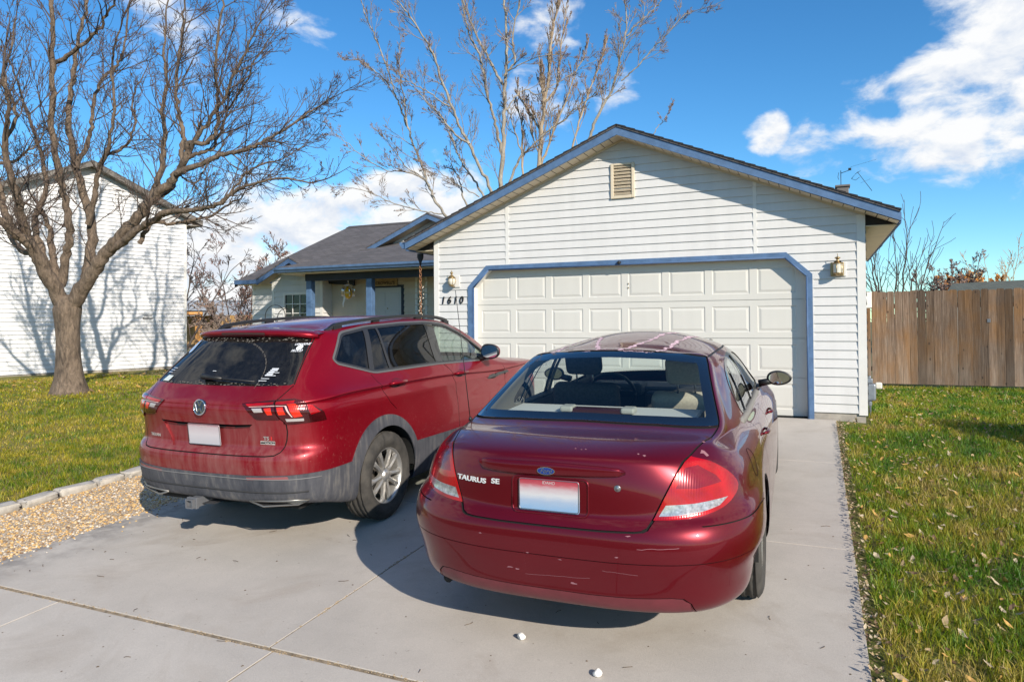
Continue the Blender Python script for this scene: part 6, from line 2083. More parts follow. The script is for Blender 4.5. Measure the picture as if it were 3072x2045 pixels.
def grass(name, label, areas, zfun, palette, hgt, seed):
    """areas: (x0, x1, y0, y1, blades per square metre, blade width)"""
    r = np.random.RandomState(seed); VV = []; CC = []
    for x0, x1, y0, y1, den, wd in areas:
        n = int((x1 - x0) * (y1 - y0) * den)
        x = x0 + (x1 - x0) * r.rand(n); y = y0 + (y1 - y0) * r.rand(n)
        c = .55 * vnoise(x, y, 1.3, seed) + .45 * vnoise(x, y, 5.0, seed + 1)
        cl = vnoise(x, y, 16.0, seed + 2)
        dry = vnoise(x, y, .8, seed + 5) * .30 + vnoise(x, y, 3.3, seed + 6) * .35 + vnoise(x, y, 13., seed + 9) * .35
        keep = r.rand(n) < np.clip(.35 + 1.3 * (cl - .15), .1, 1)
        x, y, c, cl, dry = x[keep], y[keep], c[keep], cl[keep], dry[keep]; n = len(x)
        h = hgt * (.45 + .9 * c + .5 * cl) * (.6 + .7 * r.rand(n))
        a = r.rand(n) * 2 * PI; lean = h * (.25 + .75 * r.rand(n)); la = r.rand(n) * 2 * PI
        w = wd * (.7 + .6 * r.rand(n))
        z = np.array([zfun(i, j) for i, j in zip(x, y)])
        b0 = np.stack([x - w * np.cos(a), y - w * np.sin(a), z - .004], 1); b1 = np.stack([x + w * np.cos(a), y + w * np.sin(a), z - .004], 1)
        m0 = np.stack([x + .35 * lean * np.cos(la) - .7 * w * np.cos(a), y + .35 * lean * np.sin(la) - .7 * w * np.sin(a), z + h * .6], 1)
        m1 = np.stack([x + .35 * lean * np.cos(la) + .7 * w * np.cos(a), y + .35 * lean * np.sin(la) + .7 * w * np.sin(a), z + h * .6], 1)
        t = np.stack([x + lean * np.cos(la), y + lean * np.sin(la), z + h], 1)
        VV.append(np.stack([b0, b1, m1, m0, t], 1).reshape(-1, 3))
        k = np.clip((dry - .26) * 1.9 + .40 * (r.rand(n) - .5), 0, 1) * (len(palette) - 1)
        pal = np.array(palette); i0 = np.clip(k.astype(int), 0, len(palette) - 2); f = (k - i0)[:, None]
        col = pal[i0] * (1 - f) + pal[i0 + 1] * f
        col = col * (.65 + .7 * r.rand(n))[:, None]
        CC.append(np.repeat(col, 5, 0))
    V = np.concatenate(VV); C = np.concatenate(CC); nb = len(V) // 5
    me = bpy.data.meshes.new(name)
    me.vertices.add(len(V)); me.vertices.foreach_set('co', V.astype(np.float32).ravel())
    base = (np.arange(nb) * 5)[:, None]
    loops = np.concatenate([base + np.array([0, 1, 2, 3]), base + np.array([3, 2, 4])], 1).ravel()
    me.loops.add(len(loops)); me.loops.foreach_set('vertex_index', loops.astype(np.int32))
    me.polygons.add(nb * 2)
    st = (np.arange(nb) * 7)[:, None] + np.array([0, 4]); me.polygons.foreach_set('loop_start', st.ravel().astype(np.int32))
    me.polygons.foreach_set('loop_total', np.tile(np.array([4, 3], dtype=np.int32), nb))
    at = me.color_attributes.new('tint', 'FLOAT_COLOR', 'POINT')
    at.data.foreach_set('color', np.concatenate([C, np.ones((len(C), 1))], 1).astype(np.float32).ravel())
    me.materials.append(M_GRASS); me.update(); me.validate()
    o = link(bpy.data.objects.new(name, me)); tag(o, label, 'grass', None, 'stuff')
    return o


PAL_R = [(.045, .135, .004), (.085, .195, .006), (.150, .240, .008), (.250, .275, .012), (.36, .29, .03), (.44, .33, .11)]
PAL_L = [(.080, .150, .005), (.160, .205, .007), (.260, .255, .011), (.35, .29, .018), (.44, .33, .05), (.48, .36, .12)]
grass('grass', 'bright green uneven lawn grass right of the driveway', [(.27, 2.2, -6.6, -3.4, 5200, .0024), (.27, 3.0, -3.4, -.4, 3000, .003), (.62, 3.8, -.4, 3.0, 1900, .0045), (.62, 4.6, 3.0, 6.1, 1300, .006)], ground_z, PAL_R, .052, 7)
grass('grass', 'yellowish mown lawn grass left of the gravel bed', [(-9.0, -6.60, -7.0, -3.5, 2600, .0032), (-12, -6.6, -3.5, 0, 1100, .005), (-13.5, -9.0, -7.0, -3.5, 900, .005), (-18.2, -12, -3.5, 3, 520, .008), (-12, -7, 0, 6, 420, .008)], ground_z, PAL_L, .034, 8)

# ragged, taller fringe along the edge of the drive
def leaf_litter(name, label, spots, size, cols, seed, zfun):
    r = random.Random(seed); V = []; F = []; mi = []
    for (x, y) in spots:
        s = size * r.uniform(.5, 1.35); z = zfun(x, y) + r.uniform(.004, .03); a = r.random() * 6.3
        ex = Vector((math.cos(a), math.sin(a), r.uniform(-.8, .8))).normalized(); ey = Vector((-math.sin(a), math.cos(a), r.uniform(-.5, .5))).normalized(); nz = ex.cross(ey)
        prof = [(-1, 0, .05), (-.45, .5, .0), (.05, .62, .05), (.5, .38, .1), (1, 0, .28), (.5, -.38, .08), (.05, -.6, .02), (-.45, -.5, 0)]
        b = len(V); c = Vector((x, y, z))
        for px, py, pz in prof:
            j = r.uniform(.8, 1.2)
            V.append(c + ex * px * s * j + ey * py * s * .8 * j + nz * (pz + r.uniform(-.08, .12)) * s)
        V.append(c + nz * -.1 * s); k = r.randrange(len(cols))
        for i in range(8): F.append((b + i, b + (i + 1) % 8, b + 8)); mi.append(k)
    o = new_mesh(name, V, F, cols, None, False, mi); tag(o, label, 'fallen leaves', None, 'stuff')
    return o


rl = random.Random(21)
LEAFC = [plain('leaf_pale', (.42, .34, .23), .8, 0, 0, .2, 30), plain('leaf_tan', (.36, .26, .14), .8, 0, 0, .25, 30), plain('leaf_ochre', (.44, .26, .07), .8, 0, 0, .2, 30), plain('leaf_brown', (.14, .085, .045), .8, 0, 0, .3, 30), plain('leaf_cream', (.50, .43, .33), .8, 0, 0, .15, 30)]
sp = []
for i in range(2700):
    y = rl.uniform(-6.7, 5.5); x = .26 + (3.6 if y > -2 else 2.3) * rl.random()
    sp.append((x, y))
leaf_litter('fallen_leaves', 'pale curled leaves fallen all over the right lawn', sp, .026, LEAFC[:4], 5, lambda x, y: ground_z(x, y) + .022)
sp = [(.215 + abs(rl.gauss(0, .05)) - .02, rl.uniform(-6.9, -.2)) for i in range(950)]
leaf_litter('leaf_litter', 'brown crumbled leaf litter along the right edge of the driveway', sp, .014, [LEAFC[0], LEAFC[1], LEAFC[3]], 6, lambda x, y: ground_z(x, y) + .012)
sp = [(rl.uniform(-18, -12.2), rl.uniform(-1, 5)) for i in range(420)]
leaf_litter('fallen_leaves', 'orange brown leaves gathered along the foot of the white neighbouring house', sp, .05, LEAFC[1:4], 9, lambda x, y: ground_z(x, y) + .01)
# ---------------------------------------------------------------- trees
def at(u, v, depth):
    """point seen at pixel (u, v) of the 3072 px photograph, `depth` metres along the view axis"""
    f = 2098.308
    return CAM.matrix_world @ Vector(((u - 1536) / f * depth, -(v - 939.608) / f * depth, -depth))


def bark_mat(name, a, b, scale=14):
    m = NT(name)
    v = m.coord((scale, scale, scale * .35))
    n = m.noise(v, 1, 6, .7, .6); n2 = m.noise(m.coord((2, 2, 2)), 1, 4, .6)
    f = m.math('ADD', m.math('MULTIPLY', n, .7), m.math('MULTIPLY', n2, .3))
    m.set(Base_Color=m.ramp(f, [(.33, a), (.66, b)]), Roughness=.95)
    m.bump(n, 1.0, .06)
    return m.mat


class Tree:
    def __init__(self, seed):
        self.r = random.Random(seed); self.wood = MB(); self.twig = MB(); self.bud = MB()

    def tube(self, pts, rad, mb, n): mb.tube(pts, rad, n, 0, False, True)

    def limb(self, pts, r0, r1, n=9, crook=.0, mb=None):
        P = [Vector(p) for p in spline(pts, 5)]
        if crook:
            for i in range(1, len(P) - 1): P[i] += Vector((self.r.gauss(0, crook), self.r.gauss(0, crook), self.r.gauss(0, crook * .6)))
        k = len(P) - 1
        R = [(r0 + (r1 - r0) * (i / k)**.85) * (1 + (self.r.uniform(-.07, .07) if crook else 0)) for i in range(k + 1)]
        self.tube(P, R, mb or self.wood, n)
        return P, R

    def grow(self, p, d, L, r0, lvl, par):
        """one branch and what grows from it"""
        r = self.r; ns = max(3, int(L / par['seg']) + 2); P = [p.copy()]; d = d.normalized()
        for i in range(ns):
            d = (d + Vector((r.gauss(0, 1), r.gauss(0, 1), r.gauss(0, .8))) * par['wob'] + Vector((0, 0, par['up']))).normalized()
            P.append(P[-1] + d * (L / ns))
        r1 = max(par['rmin'], r0 * .35)
        R = [r0 + (r1 - r0) * i / ns for i in range(ns + 1)]
        self.tube(P, R, self.twig, 4 if r0 > .012 else 3)
        if par.get('bud') and lvl <= 1:
            for i in range(1, ns + 1):
                for _ in range(par['bud']):
                    if r.random() < par.get('budp', .6): self.add_bud(P[i] - (P[i] - P[i - 1]) * r.random(), par['buds'])
        if lvl <= 0: return
        for _ in range(par['kids'][lvl]):
            t = r.uniform(.22, 1.0); i = min(int(t * ns), ns - 1); q = P[i].lerp(P[i + 1], t * ns - i)
            dd = (P[i + 1] - P[i]).normalized(); s = dd.orthogonal().normalized(); s = Matrix.Rotation(r.random() * 6.3, 3, dd) @ s
            a = r.uniform(*par['ang']); nd = dd * math.cos(a) + s * math.sin(a)
            self.grow(q, nd, L * r.uniform(.35, .62) * (1.15 - .5 * t), max(par['rmin'], R[i] * .62), lvl - 1, par)

    def sprout(self, P, R, par, count, lvl, L, t0=.25, rmax=.03):
        r = self.r; n = len(P) - 1
        for c in range(count):
            t = t0 + (1 - t0) * (c + r.random()) / count; i = min(int(t * n), n - 1); q = P[i].lerp(P[i + 1], t * n - i)
            dd = (P[i + 1] - P[i]).normalized(); s = Matrix.Rotation(r.random() * 6.3, 3, dd) @ dd.orthogonal().normalized()
            a = r.uniform(*par['ang']); nd = dd * math.cos(a) + s * math.sin(a)
            self.grow(q, nd, L * r.uniform(.55, 1.25) * (1.2 - .55 * t), min(rmax, R[i] * .55), lvl, par)
        self.grow(P[-1], (P[-1] - P[-2]), L * .8, R[-1], lvl, par)

    def add_bud(self, p, s):
        r = self.r; a = Vector((r.gauss(0, 1), r.gauss(0, 1), r.gauss(0, 1))).normalized(); b = a.orthogonal().normalized(); c = a.cross(b); s *= r.uniform(.5, 1.4)
        p = p + a * s * .4
        self.bud.add([p - a * s, p + b * s * .5, p + a * s, p - b * s * .5, p + c * s * .25], [(0, 1, 4), (1, 2, 4), (2, 3, 4), (3, 0, 4)])

    def finish(self, name, label, wood, twig, bud=None, group=None, base=(0, 0, 0), leafname='leaves'):
        root = empty(name, base); tag(root, label, 'tree', group)
        def off(mb): mb.v = [tuple(Vector(v) - Vector(base)) for v in mb.v]
        for mb in (self.wood, self.twig, self.bud): off(mb)
        if self.wood.v: self.wood.build('trunk', wood, root)
        if self.twig.v: self.twig.build('crown', twig, root)
        if self.bud.v and bud is not None: self.bud.build(leafname, bud, root)
        return root


# --- the big tree on the left lawn
def left_tree():
    T = Tree(4); D = 14.15; k = 1024 / 1338
    def px(lst, dz0=0.0, dz1=0.0):
        n = len(lst) - 1
        return [at(x * k, y * k, D + dz0 + (dz1 - dz0) * i / max(1, n)) for i, (x, y) in enumerate(lst)]
    # trunk with flared foot
    P = px([(278, 1560), (277, 1520), (274, 1470), (270, 1400), (268, 1330), (265, 1265), (264, 1215), (266, 1190)])
    mb = T.wood; n = 18; rr = T.r
    radii = [.40, .33, .26, .222, .212, .225, .255, .23]
    PP = [Vector(p) for p in spline(P, 4)]; RR = [cubic([(i, q) for i, q in enumerate(radii)], 7 * j / (len(PP) - 1)) for j in range(len(PP))]
    V = []; F = []
    ph = [rr.random() * 6 for _ in range(4)]
    for j, (p, r) in enumerate(zip(PP, RR)):
        fl = max(0, (r - .36) / .26)
        for a in range(n):
            t = 2 * PI * a / n
            q = r * (1 + .05 * math.sin(3 * t + ph[0] + j * .1) + .04 * math.sin(5 * t + ph[1]) + .18 * fl * math.sin(5 * t + ph[2]))
            V.append(p + Vector((math.cos(t) * q, math.sin(t) * q, 0)))
    F = [(j * n + a, j * n + (a + 1) % n, (j + 1) * n + (a + 1) % n, (j + 1) * n + a) for j in range(len(PP) - 1) for a in range(n)]
    mb.add(V, F, 0, True)
    bm = bmesh.new(); bmesh.ops.create_uvsphere(bm, u_segments=14, v_segments=10, radius=.235)
    for v in bm.verts: v.co = Vector((v.co.x * 1.05, v.co.y, v.co.z * .8)) + PP[-1]
    mb.bm(bm, 0, True)
    S_ = 1 / 2098.308 * D * 1024 / 1338  # zoom pixel -> metres
    limbs = [
        # (points, width px start, end, depth start, end, sprouts, length)
        ([(258, 1215), (205, 1110), (160, 1030), (118, 960), (60, 915), (0, 865), (-80, 800)], 88, 34, 0, -1.2, 12, 1.1),
        ([(118, 960), (95, 890), (75, 800), (45, 700), (20, 560), (35, 430), (10, 300)], 60, 14, -.2, -1.6, 16, 1.2),
        ([(170, 1040), (150, 930), (135, 850), (180, 740), (150, 560), (100, 420), (60, 300)], 44, 10, 0, .9, 14, 1.1),
        ([(235, 1165), (215, 1050), (200, 960), (190, 880), (150, 800)], 52, 20, 0, .5, 7, .8),
        ([(238, 1120), (262, 990), (270, 900), (255, 780), (222, 640), (207, 500), (203, 330), (208, 170), (205, 20), (200, -160)], 46, 20, .1, -.6, 18, 1.3),
        ([(340, 1090), (352, 1000), (360, 900), (335, 790), (295, 650), (272, 520), (272, 400), (290, 250), (318, 110), (350, -40)], 62, 15, .2, .9, 18, 1.3),
        ([(275, 1205), (330, 1120), (375, 1050), (420, 985), (470, 930), (530, 860), (590, 790), (650, 730), (690, 680), (730, 620)], 84, 36, 0, -.6, 5, .9),
        ([(730, 620), (745, 560), (800, 560), (848, 520), (852, 430), (846, 300), (852, 180), (870, 20), (880, -120)], 30, 9, -.6, -1.0, 20, 1.1),
        ([(715, 640), (712, 580), (720, 520), (695, 440), (690, 330), (705, 200), (720, 60), (735, -60)], 30, 9, -.5, -.1, 18, 1.1),
        ([(530, 860), (580, 800), (615, 720), (640, 620), (645, 520), (640, 420), (650, 300), (640, 160), (660, 0)], 44, 9, -.2, .6, 18, 1.1),
        ([(420, 985), (480, 950), (540, 900), (585, 870), (650, 835), (730, 825), (800, 815), (860, 800), (920, 750), (1000, 720), (1100, 700), (1230, 715)], 46, 8, -.2, -1.6, 24, 1.0),
        ([(545, 955), (575, 900), (600, 870), (660, 878), (740, 865), (830, 845), (880, 810), (940, 775), (1010, 720)], 26, 7, -.3, .3, 16, .8),
        ([(690, 680), (770, 650), (840, 620), (900, 600), (980, 580), (1050, 545), (1130, 500), (1230, 430), (1310, 380)], 32, 6, -.6, -1.4, 22, 1.0),
        ([(700, 665), (760, 560), (820, 470), (880, 380), (930, 260), (985, 150), (1040, 40)], 26, 7, -.5, -1.5, 20, 1.1),
        ([(300, 660), (340, 560), (355, 480), (380, 350), (410, 300), (455, 265), (480, 210), (500, 90), (520, -30)], 26, 9, .4, 1.2, 16, 1.0),
        ([(390, 660), (415, 610), (470, 590), (510, 550), (528, 480), (520, 380), (560, 300)], 22, 7, .2, .9, 12, .8),
        ([(345, 880), (375, 760), (385, 680), (410, 620), (440, 500), (450, 380), (440, 240), (470, 120)], 32, 9, .2, -.5, 14, 1.0),
        ([(215, 245), (290, 200), (350, 150), (400, 90), (440, 20), (470, -60)], 24, 10, -.3, -.9, 10, 1.0),
        ([(60, 915), (20, 820), (0, 740), (-30, 640), (-60, 500)], 36, 14, -.6, -.2, 12, 1.1),
        ([(20, 560), (60, 470), (55, 400), (20, 300), (40, 200), (60, 80)], 20, 8, -1, -.6, 12, 1.0),
        ([(0, 640), (60, 630), (110, 590), (150, 560), (180, 480)], 18, 6, -.4, 0, 9, .7),
        ([(130, 1000), (60, 960), (20, 860), (-10, 700)], 40, 14, .2, 1.2, 10, 1.1),
        ([(620, 770), (680, 740), (700, 690), (760, 720), (790, 680), (820, 640)], 16, 5, -.3, .2, 9, .6),
        ([(730, 620), (790, 600), (830, 580), (870, 500), (900, 420), (960, 330), (1010, 220), (1080, 120)], 22, 6, -.6, -.2, 18, .9),
        ([(860, 800), (930, 720), (960, 680), (1040, 640), (1120, 620), (1200, 560)], 14, 5, -1, -.8, 14, .8),
    ]
    par = dict(seg=.16, wob=.10, up=.07, rmin=.0034, ang=(.3, .95), kids={3: 5, 2: 5, 1: 5}, bud=1, budp=.45, buds=.013)
    for pts, w0, w1, d0, d1, cnt, L in limbs:
        P, R = T.limb(px(pts, d0, d1), w0 * S_ * .37, w1 * S_ * .32, 10, .016)
        T.sprout(P, R, par, int(cnt * 1.1), 2, L * 1.1, .2, .014)
    base = at(278 * k, 1540 * k, D); base.z = ground_z(base.x, base.y)
    return T.finish('bare_tree', 'large bare forked tree with thick grey brown trunk on left lawn', bark_mat('brown_bark', (.040, .029, .022), (.27, .20, .145), 17), plain('brown_twig', (.10, .073, .060), .9, 0, 0, .3, 3), plain('brown_bud', (.17, .10, .08), .9), None, base, 'buds')


# --- the pale tree behind the house
def mid_tree():
    T = Tree(8); D = 28; z = 1.9633; S_ = D / 2098.308 / z
    def px(lst, d0=0.0, d1=0.0):
        n = len(lst) - 1
        return [at(1000 + x / z, y / z, D + d0 + (d1 - d0) * i / max(1, n)) for i, (x, y) in enumerate(lst)]
    par = dict(seg=.28, wob=.09, up=.08, rmin=.0055, ang=(.25, .85), kids={3: 4, 2: 5, 1: 5}, bud=1, budp=.20, buds=.030)
    L = [
        ([(975, 1500), (980, 1300), (985, 1100), (998, 880), (1005, 700), (1010, 560), (1018, 400), (1022, 250), (1010, 80), (1000, -200)], 44, 16, 0, 0, 14, 1.6),
        ([(990, 900), (960, 760), (930, 640), (900, 530), (880, 400), (850, 300), (800, 200), (770, 60), (750, -100)], 24, 10, 0, -1, 18, 1.7),
        ([(1000, 500), (960, 430), (900, 320), (850, 220), (800, 110), (760, 0), (740, -100)], 22, 10, .2, 1.4, 14, 1.5),
        ([(1005, 450), (1040, 400), (1070, 360), (1055, 250), (1075, 110), (1100, 0), (1120, -150)], 18, 9, -.3, -.9, 12, 1.4),
        ([(990, 1300), (930, 1120), (870, 1000), (800, 850), (740, 740), (700, 630), (640, 480), (600, 350), (550, 250), (480, 140), (420, 60), (350, -20)], 28, 9, -.3, -1.8, 22, 1.7),
        ([(800, 850), (720, 790), (640, 700), (570, 620), (500, 540), (450, 500)], 17, 6, -.8, -.2, 12, 1.4),
        ([(690, 630), (620, 590), (560, 540), (480, 500), (430, 470)], 12, 5, -1.2, -1.8, 9, 1.1),
        ([(760, 1500), (690, 1330), (640, 1240), (600, 1180), (560, 1090), (525, 980), (480, 870), (440, 760), (400, 640), (365, 560), (330, 440), (290, 330), (245, 220), (200, 110), (160, -10)], 24, 8, .2, 1.6, 26, 1.7),
        ([(440, 760), (420, 600), (395, 470), (390, 350), (395, 210)], 12, 5, .8, .2, 12, 1.2),
        ([(330, 500), (270, 440), (220, 400), (170, 360), (110, 355)], 10, 4, 1, 1.4, 8, 1.0),
        ([(545, 1060), (480, 1030), (400, 1010), (300, 1000), (180, 930), (90, 850), (10, 790)], 12, 4, .6, 0, 16, 1.2),
        ([(530, 1050), (440, 990), (380, 920), (330, 850), (290, 800)], 10, 4, .8, 1.5, 8, 1.0),
        ([(900, 1180), (840, 1080), (780, 990), (730, 900), (690, 790), (650, 700), (600, 660)], 18, 6, -.2, .8, 14, 1.3),
        ([(860, 1160), (790, 1120), (700, 1070), (620, 1010), (560, 980)], 10, 4, -.2, -.8, 10, 1.1),
        ([(640, 1260), (560, 1250), (470, 1230), (330, 1190), (230, 1140), (120, 1110), (20, 1100)], 11, 4, .2, -.6, 16, 1.1),
        ([(800, 1230), (760, 1150), (740, 1050), (700, 980), (690, 900)], 16, 5, .6, 1.0, 9, 1.0),
        ([(1010, 1200), (1050, 1050), (1100, 930), (1150, 880), (1220, 810), (1290, 750), (1360, 710), (1410, 650), (1480, 600), (1540, 550), (1570, 480)], 22, 6, .2, -1.0, 18, 1.4),
        ([(1110, 900), (1075, 800), (1050, 700), (1020, 640)], 12, 8, .3, .2, 6, .9),
        ([(1020, 650), (1080, 560), (1140, 530), (1200, 560), (1280, 510), (1380, 450), (1480, 390), (1560, 350)], 11, 4, 0, 1.2, 16, 1.2),
        ([(1030, 420), (1120, 370), (1230, 330), (1330, 325), (1400, 335)], 10, 4, 0, -.8, 10, 1.0),
        ([(1480, 900), (1520, 780), (1560, 680), (1610, 590), (1640, 530), (1670, 430), (1690, 340), (1710, 260), (1725, 150), (1720, 20), (1710, -80)], 24, 7, -1, -1.6, 24, 1.5),
        ([(1728, 215), (1770, 160), (1830, 105), (1890, 50), (1950, -20)], 12, 5, -1.4, -1.2, 10, 1.1),
        ([(1695, 475), (1760, 420), (1830, 350), (1900, 270), (1970, 200), (2060, 95), (2140, 60), (2240, 30)], 11, 3, -1.4, -2.2, 16, 1.1),
        ([(1880, 800), (1920, 740), (1960, 690), (1990, 645)], 7, 3, -1, -1, 5, .6),
    ]
    for pts, w0, w1, d0, d1, cnt, ln in L:
        P, R = T.limb(px(pts, d0, d1), w0 * S_ * .40, w1 * S_ * .36, 8, .02)
        T.sprout(P, R, par, cnt, 2, ln * .80, .2, .018)
    b = at(1000 + 975 / z, 1500 / z, D)
    low = b.copy(); low.z = -.42
    T.limb([b, b.lerp(low, .5), low], 44 * S_ / 2, 56 * S_ / 2, 10)
    for x0, y0, w in ((760, 1500, 24), (1480, 900, 24)):
        q = at(1000 + x0 / z, y0 / z, D + (.2 if x0 < 1000 else -1)); T.limb([q, q.lerp(low, .5) + Vector((0, 0, -.3)), low + Vector((0, 0, .8))], w * S_ / 2, w * S_ * .7, 8)
    return T.finish('bare_tree', 'tall pale barked bare tree rising behind the garage roof', bark_mat('pale_bark', (.13, .11, .085), (.43, .39, .33), 7), plain('grey_twig', (.26, .21, .165), .9, 0, 0, .3, 3), plain('dead_leaf_brown', (.20, .095, .06), .9, 0, 0, .3, 3), None, low, 'dead_leaves')


def shoots_tree():
    T = Tree(15); D = 36; z = 1.9633; S_ = D / 2098.308 / z
    def px(lst, d0=0.0, d1=0.0):
        n = len(lst) - 1
        return [at(1000 + x / z, y / z, D + d0 + (d1 - d0) * i / max(1, n)) for i, (x, y) in enumerate(lst)]
    par = dict(seg=.35, wob=.07, up=.22, rmin=.008, ang=(.15, .55), kids={3: 4, 2: 5, 1: 4}, bud=2, budp=.28, buds=.036)
    L = [([(1200, 1300), (1210, 1000), (1225, 820), (1240, 640), (1265, 480), (1275, 330), (1290, 200), (1310, 90)], 34, 9, 0, 0, 34, 2.3),
         ([(1230, 800), (1180, 700), (1130, 620), (1090, 550)], 14, 6, 0, .8, 12, 1.7), ([(1240, 640), (1230, 500), (1215, 400)], 12, 5, 0, -.8, 10, 1.6),
         ([(1250, 600), (1310, 520), (1330, 380), (1350, 200), (1375, 30)], 14, 5, .2, .9, 18, 1.8), ([(1215, 1000), (1270, 850), (1310, 730), (1370, 600), (1420, 450), (1480, 330)], 16, 5, 0, -1, 20, 1.8),
         ([(1400, 900), (1450, 720), (1500, 560), (1560, 400), (1600, 290)], 13, 5, .5, 1, 18, 1.7), ([(1120, 1100), (1110, 900), (1110, 740), (1080, 640)], 14, 5, .6, 1.2, 12, 1.5), ([(1210, 900), (1170, 780), (1150, 650)], 10, 5, 0, .4, 8, 1.4)]
    for pts, w0, w1, d0, d1, cnt, ln in L:
        P, R = T.limb(px(pts, d0, d1), w0 * S_ / 2, w1 * S_ / 2, 7, .02); T.sprout(P, R, par, cnt, 2, ln * .62, .15)
    b = at(1000 + 1200 / z, 1300 / z, D); low = b.copy(); low.z = -.42
    T.limb([b, b.lerp(low, .5), low], 34 * S_ / 2, 44 * S_ / 2, 8)
    for x0, y0, dd in ((1400, 900, .5), (1120, 1100, .6)):
        q = at(1000 + x0 / z, y0 / z, D + dd); T.limb([q, q.lerp(low, .5), low + Vector((0, 0, .6))], 14 * S_ / 2, 20 * S_ / 2, 6)
    return T.finish('bare_tree', 'slender brown tree with upright leafy shoots behind the pale tree', bark_mat('tan_bark', (.24, .18, .12), (.48, .39, .28), 7), plain('tan_twig', (.30, .22, .15), .9, 0, 0, .3, 3), plain('russet_leaf', (.17, .105, .08), .9, 0, 0, .3, 3), None, low, 'dead_leaves')


left_tree(); mid_tree(); shoots_tree()


def bush(name, label, base, stems, h, spread, par, cnt, lvl, mats, seed, r0=.03, leaf='dead_leaves', cat=None):
    T = Tree(seed); base = Vector(base)
    for i in range(stems):
        a = 2 * PI * i / stems + T.r.uniform(-.3, .3); s = spread * T.r.uniform(.35, 1)
        top = base + Vector((math.cos(a) * s, math.sin(a) * s, h * T.r.uniform(.6, 1)))
        mid = base.lerp(top, .5) + Vector((math.cos(a) * s * .1, math.sin(a) * s * .1, h * .08))
        P, R = T.limb([base + Vector((math.cos(a) * .06, math.sin(a) * .06, 0)), mid, top], r0, r0 * .3, 6, .015)
        T.sprout(P, R, par, cnt, lvl, h * .34, .15)
    o = T.finish(name, label, mats[0], mats[1], mats[2] if len(mats) > 2 else None, None, base, leaf)
    if cat: o['category'] = cat
    return o


BK = plain('dark_bare_twig', (.075, .06, .055), .9); BT = plain('bare_twig_grey', (.13, .10, .09), .9)
# bare shrub just behind the right fence
p = at(2640, 900, 15.6)
bush('bare_tree', 'thin bare multi stemmed tree standing just behind the right fence', (p.x + .25, p.y, -.1), 7, 3.2, 1.05, dict(seg=.2, wob=.09, up=.07, rmin=.005, ang=(.25, .8), kids={2: 3, 1: 3}, bud=0, buds=.02), 7, 1, (BK, BK), 31, .035)
# far trees past the right fence
FP = dict(seg=.4, wob=.12, up=.07, rmin=.012, ang=(.3, 1.0), kids={2: 5, 1: 5}, bud=1, budp=.5, buds=.085)
p = at(2855, 880, 46); bush('bare_tree', 'brown leafy tree far off beyond the right fence', (p.x, p.y, -.4), 9, 4.6, 1.9, FP, 9, 2, (BT, BT, plain('brown_far_leaf', (.22, .15, .125), .9)), 32, .07)
p = at(2905, 880, 50); bush('orange_tree', 'orange leaved tree far off beyond the right fence', (p.x, p.y, -.4), 10, 4.0, 2.0, dict(FP, bud=3, budp=.8, buds=.11), 9, 2, (BT, BT, plain('orange_far_leaf', (.50, .22, .05), .9, 0, 0, .3, 2)), 33, .06, 'leaves')
p = at(2990, 880, 44); bush('bare_tree', 'sparse bare pale tree rising right of the orange tree', (p.x, p.y, -.4), 5, 5.6, 1.5, dict(FP, bud=1, budp=.3), 6, 1, (plain('tan_far_twig', (.42, .28, .15), .9), plain('tan_far_twig', (.42, .28, .15), .9), plain('tan_far_leaf', (.40, .22, .1), .9)), 34, .05)
# the wide tangle of bare bushes between the two houses
BP = dict(seg=.3, wob=.16, up=.03, rmin=.010, ang=(.35, 1.2), kids={2: 6, 1: 6}, bud=1, budp=.16, buds=.045)
p = at(740, 900, 27); bush('bare_bush', 'wide tangled grey brown bare bush beside the left end of the house', (p.x, p.y, -.42), 13, 2.35, 2.7, dict(BP, budp=.10), 8, 2, (BT, plain('grey_brown_twig', (.30, .235, .20), .9, 0, 0, .3, 2), plain('russet_bud', (.24, .15, .125), .9)), 35, .04, 'buds', 'bush')
p = at(722, 900, 29); bush('bare_tree', 'small bare tree with russet leaves behind the tangled bush', (p.x, p.y, -.42), 6, 4.2, 2.0, dict(BP, up=.08, budp=.3), 6, 2, (BK, BT, plain('russet_leaf', (.24, .11, .08), .9)), 36, .045)
p = at(520, 860, 25); bush('bare_tree', 'dark bare tree reaching out from behind the white house wall', (p.x, p.y, -.3), 5, 4.6, 2.2, dict(BP, up=.05, budp=.06, kids={2: 4, 1: 4}), 6, 2, (BK, BK, plain('dark_bud', (.14, .09, .08), .9)), 37, .05)


# a clipped evergreen standing out of frame to the right: its shadow lies across the lawn
def evergreen():
    r = random.Random(2); mb = MB(); tw = MB(); b = Vector((4.05, -1.75, -.11))
    tw.tube([b, b + Vector((0, 0, 1.3))], [.09, .04], 8)
    for i in range(5200):
        u = Vector((r.gauss(0, 1), r.gauss(0, 1), r.gauss(0, 1))).normalized() * r.random()**.35
        c = b + Vector((u.x * .62, u.y * .62, 1.18 + u.z * .62))
        a = Vector((r.gauss(0, 1), r.gauss(0, 1), r.gauss(0, 1))).normalized(); p_ = a.orthogonal().normalized(); s = r.uniform(.025, .05)
        mb.add([c - a * s, c + p_ * s * .4, c + a * s, c - p_ * s * .4], [(0, 1, 2, 3)])
    root = empty('evergreen_shrub', b); tag(root, 'rounded evergreen shrub on the right lawn out of frame', 'shrub')
    for m_ in (mb, tw): m_.v = [tuple(Vector(v) - b) for v in m_.v]
    tw.build('trunk', BT, root); mb.build('crown', plain('evergreen_leaf', (.03, .06, .02), .7, 0, 0, .3, 5), root)


evergreen()
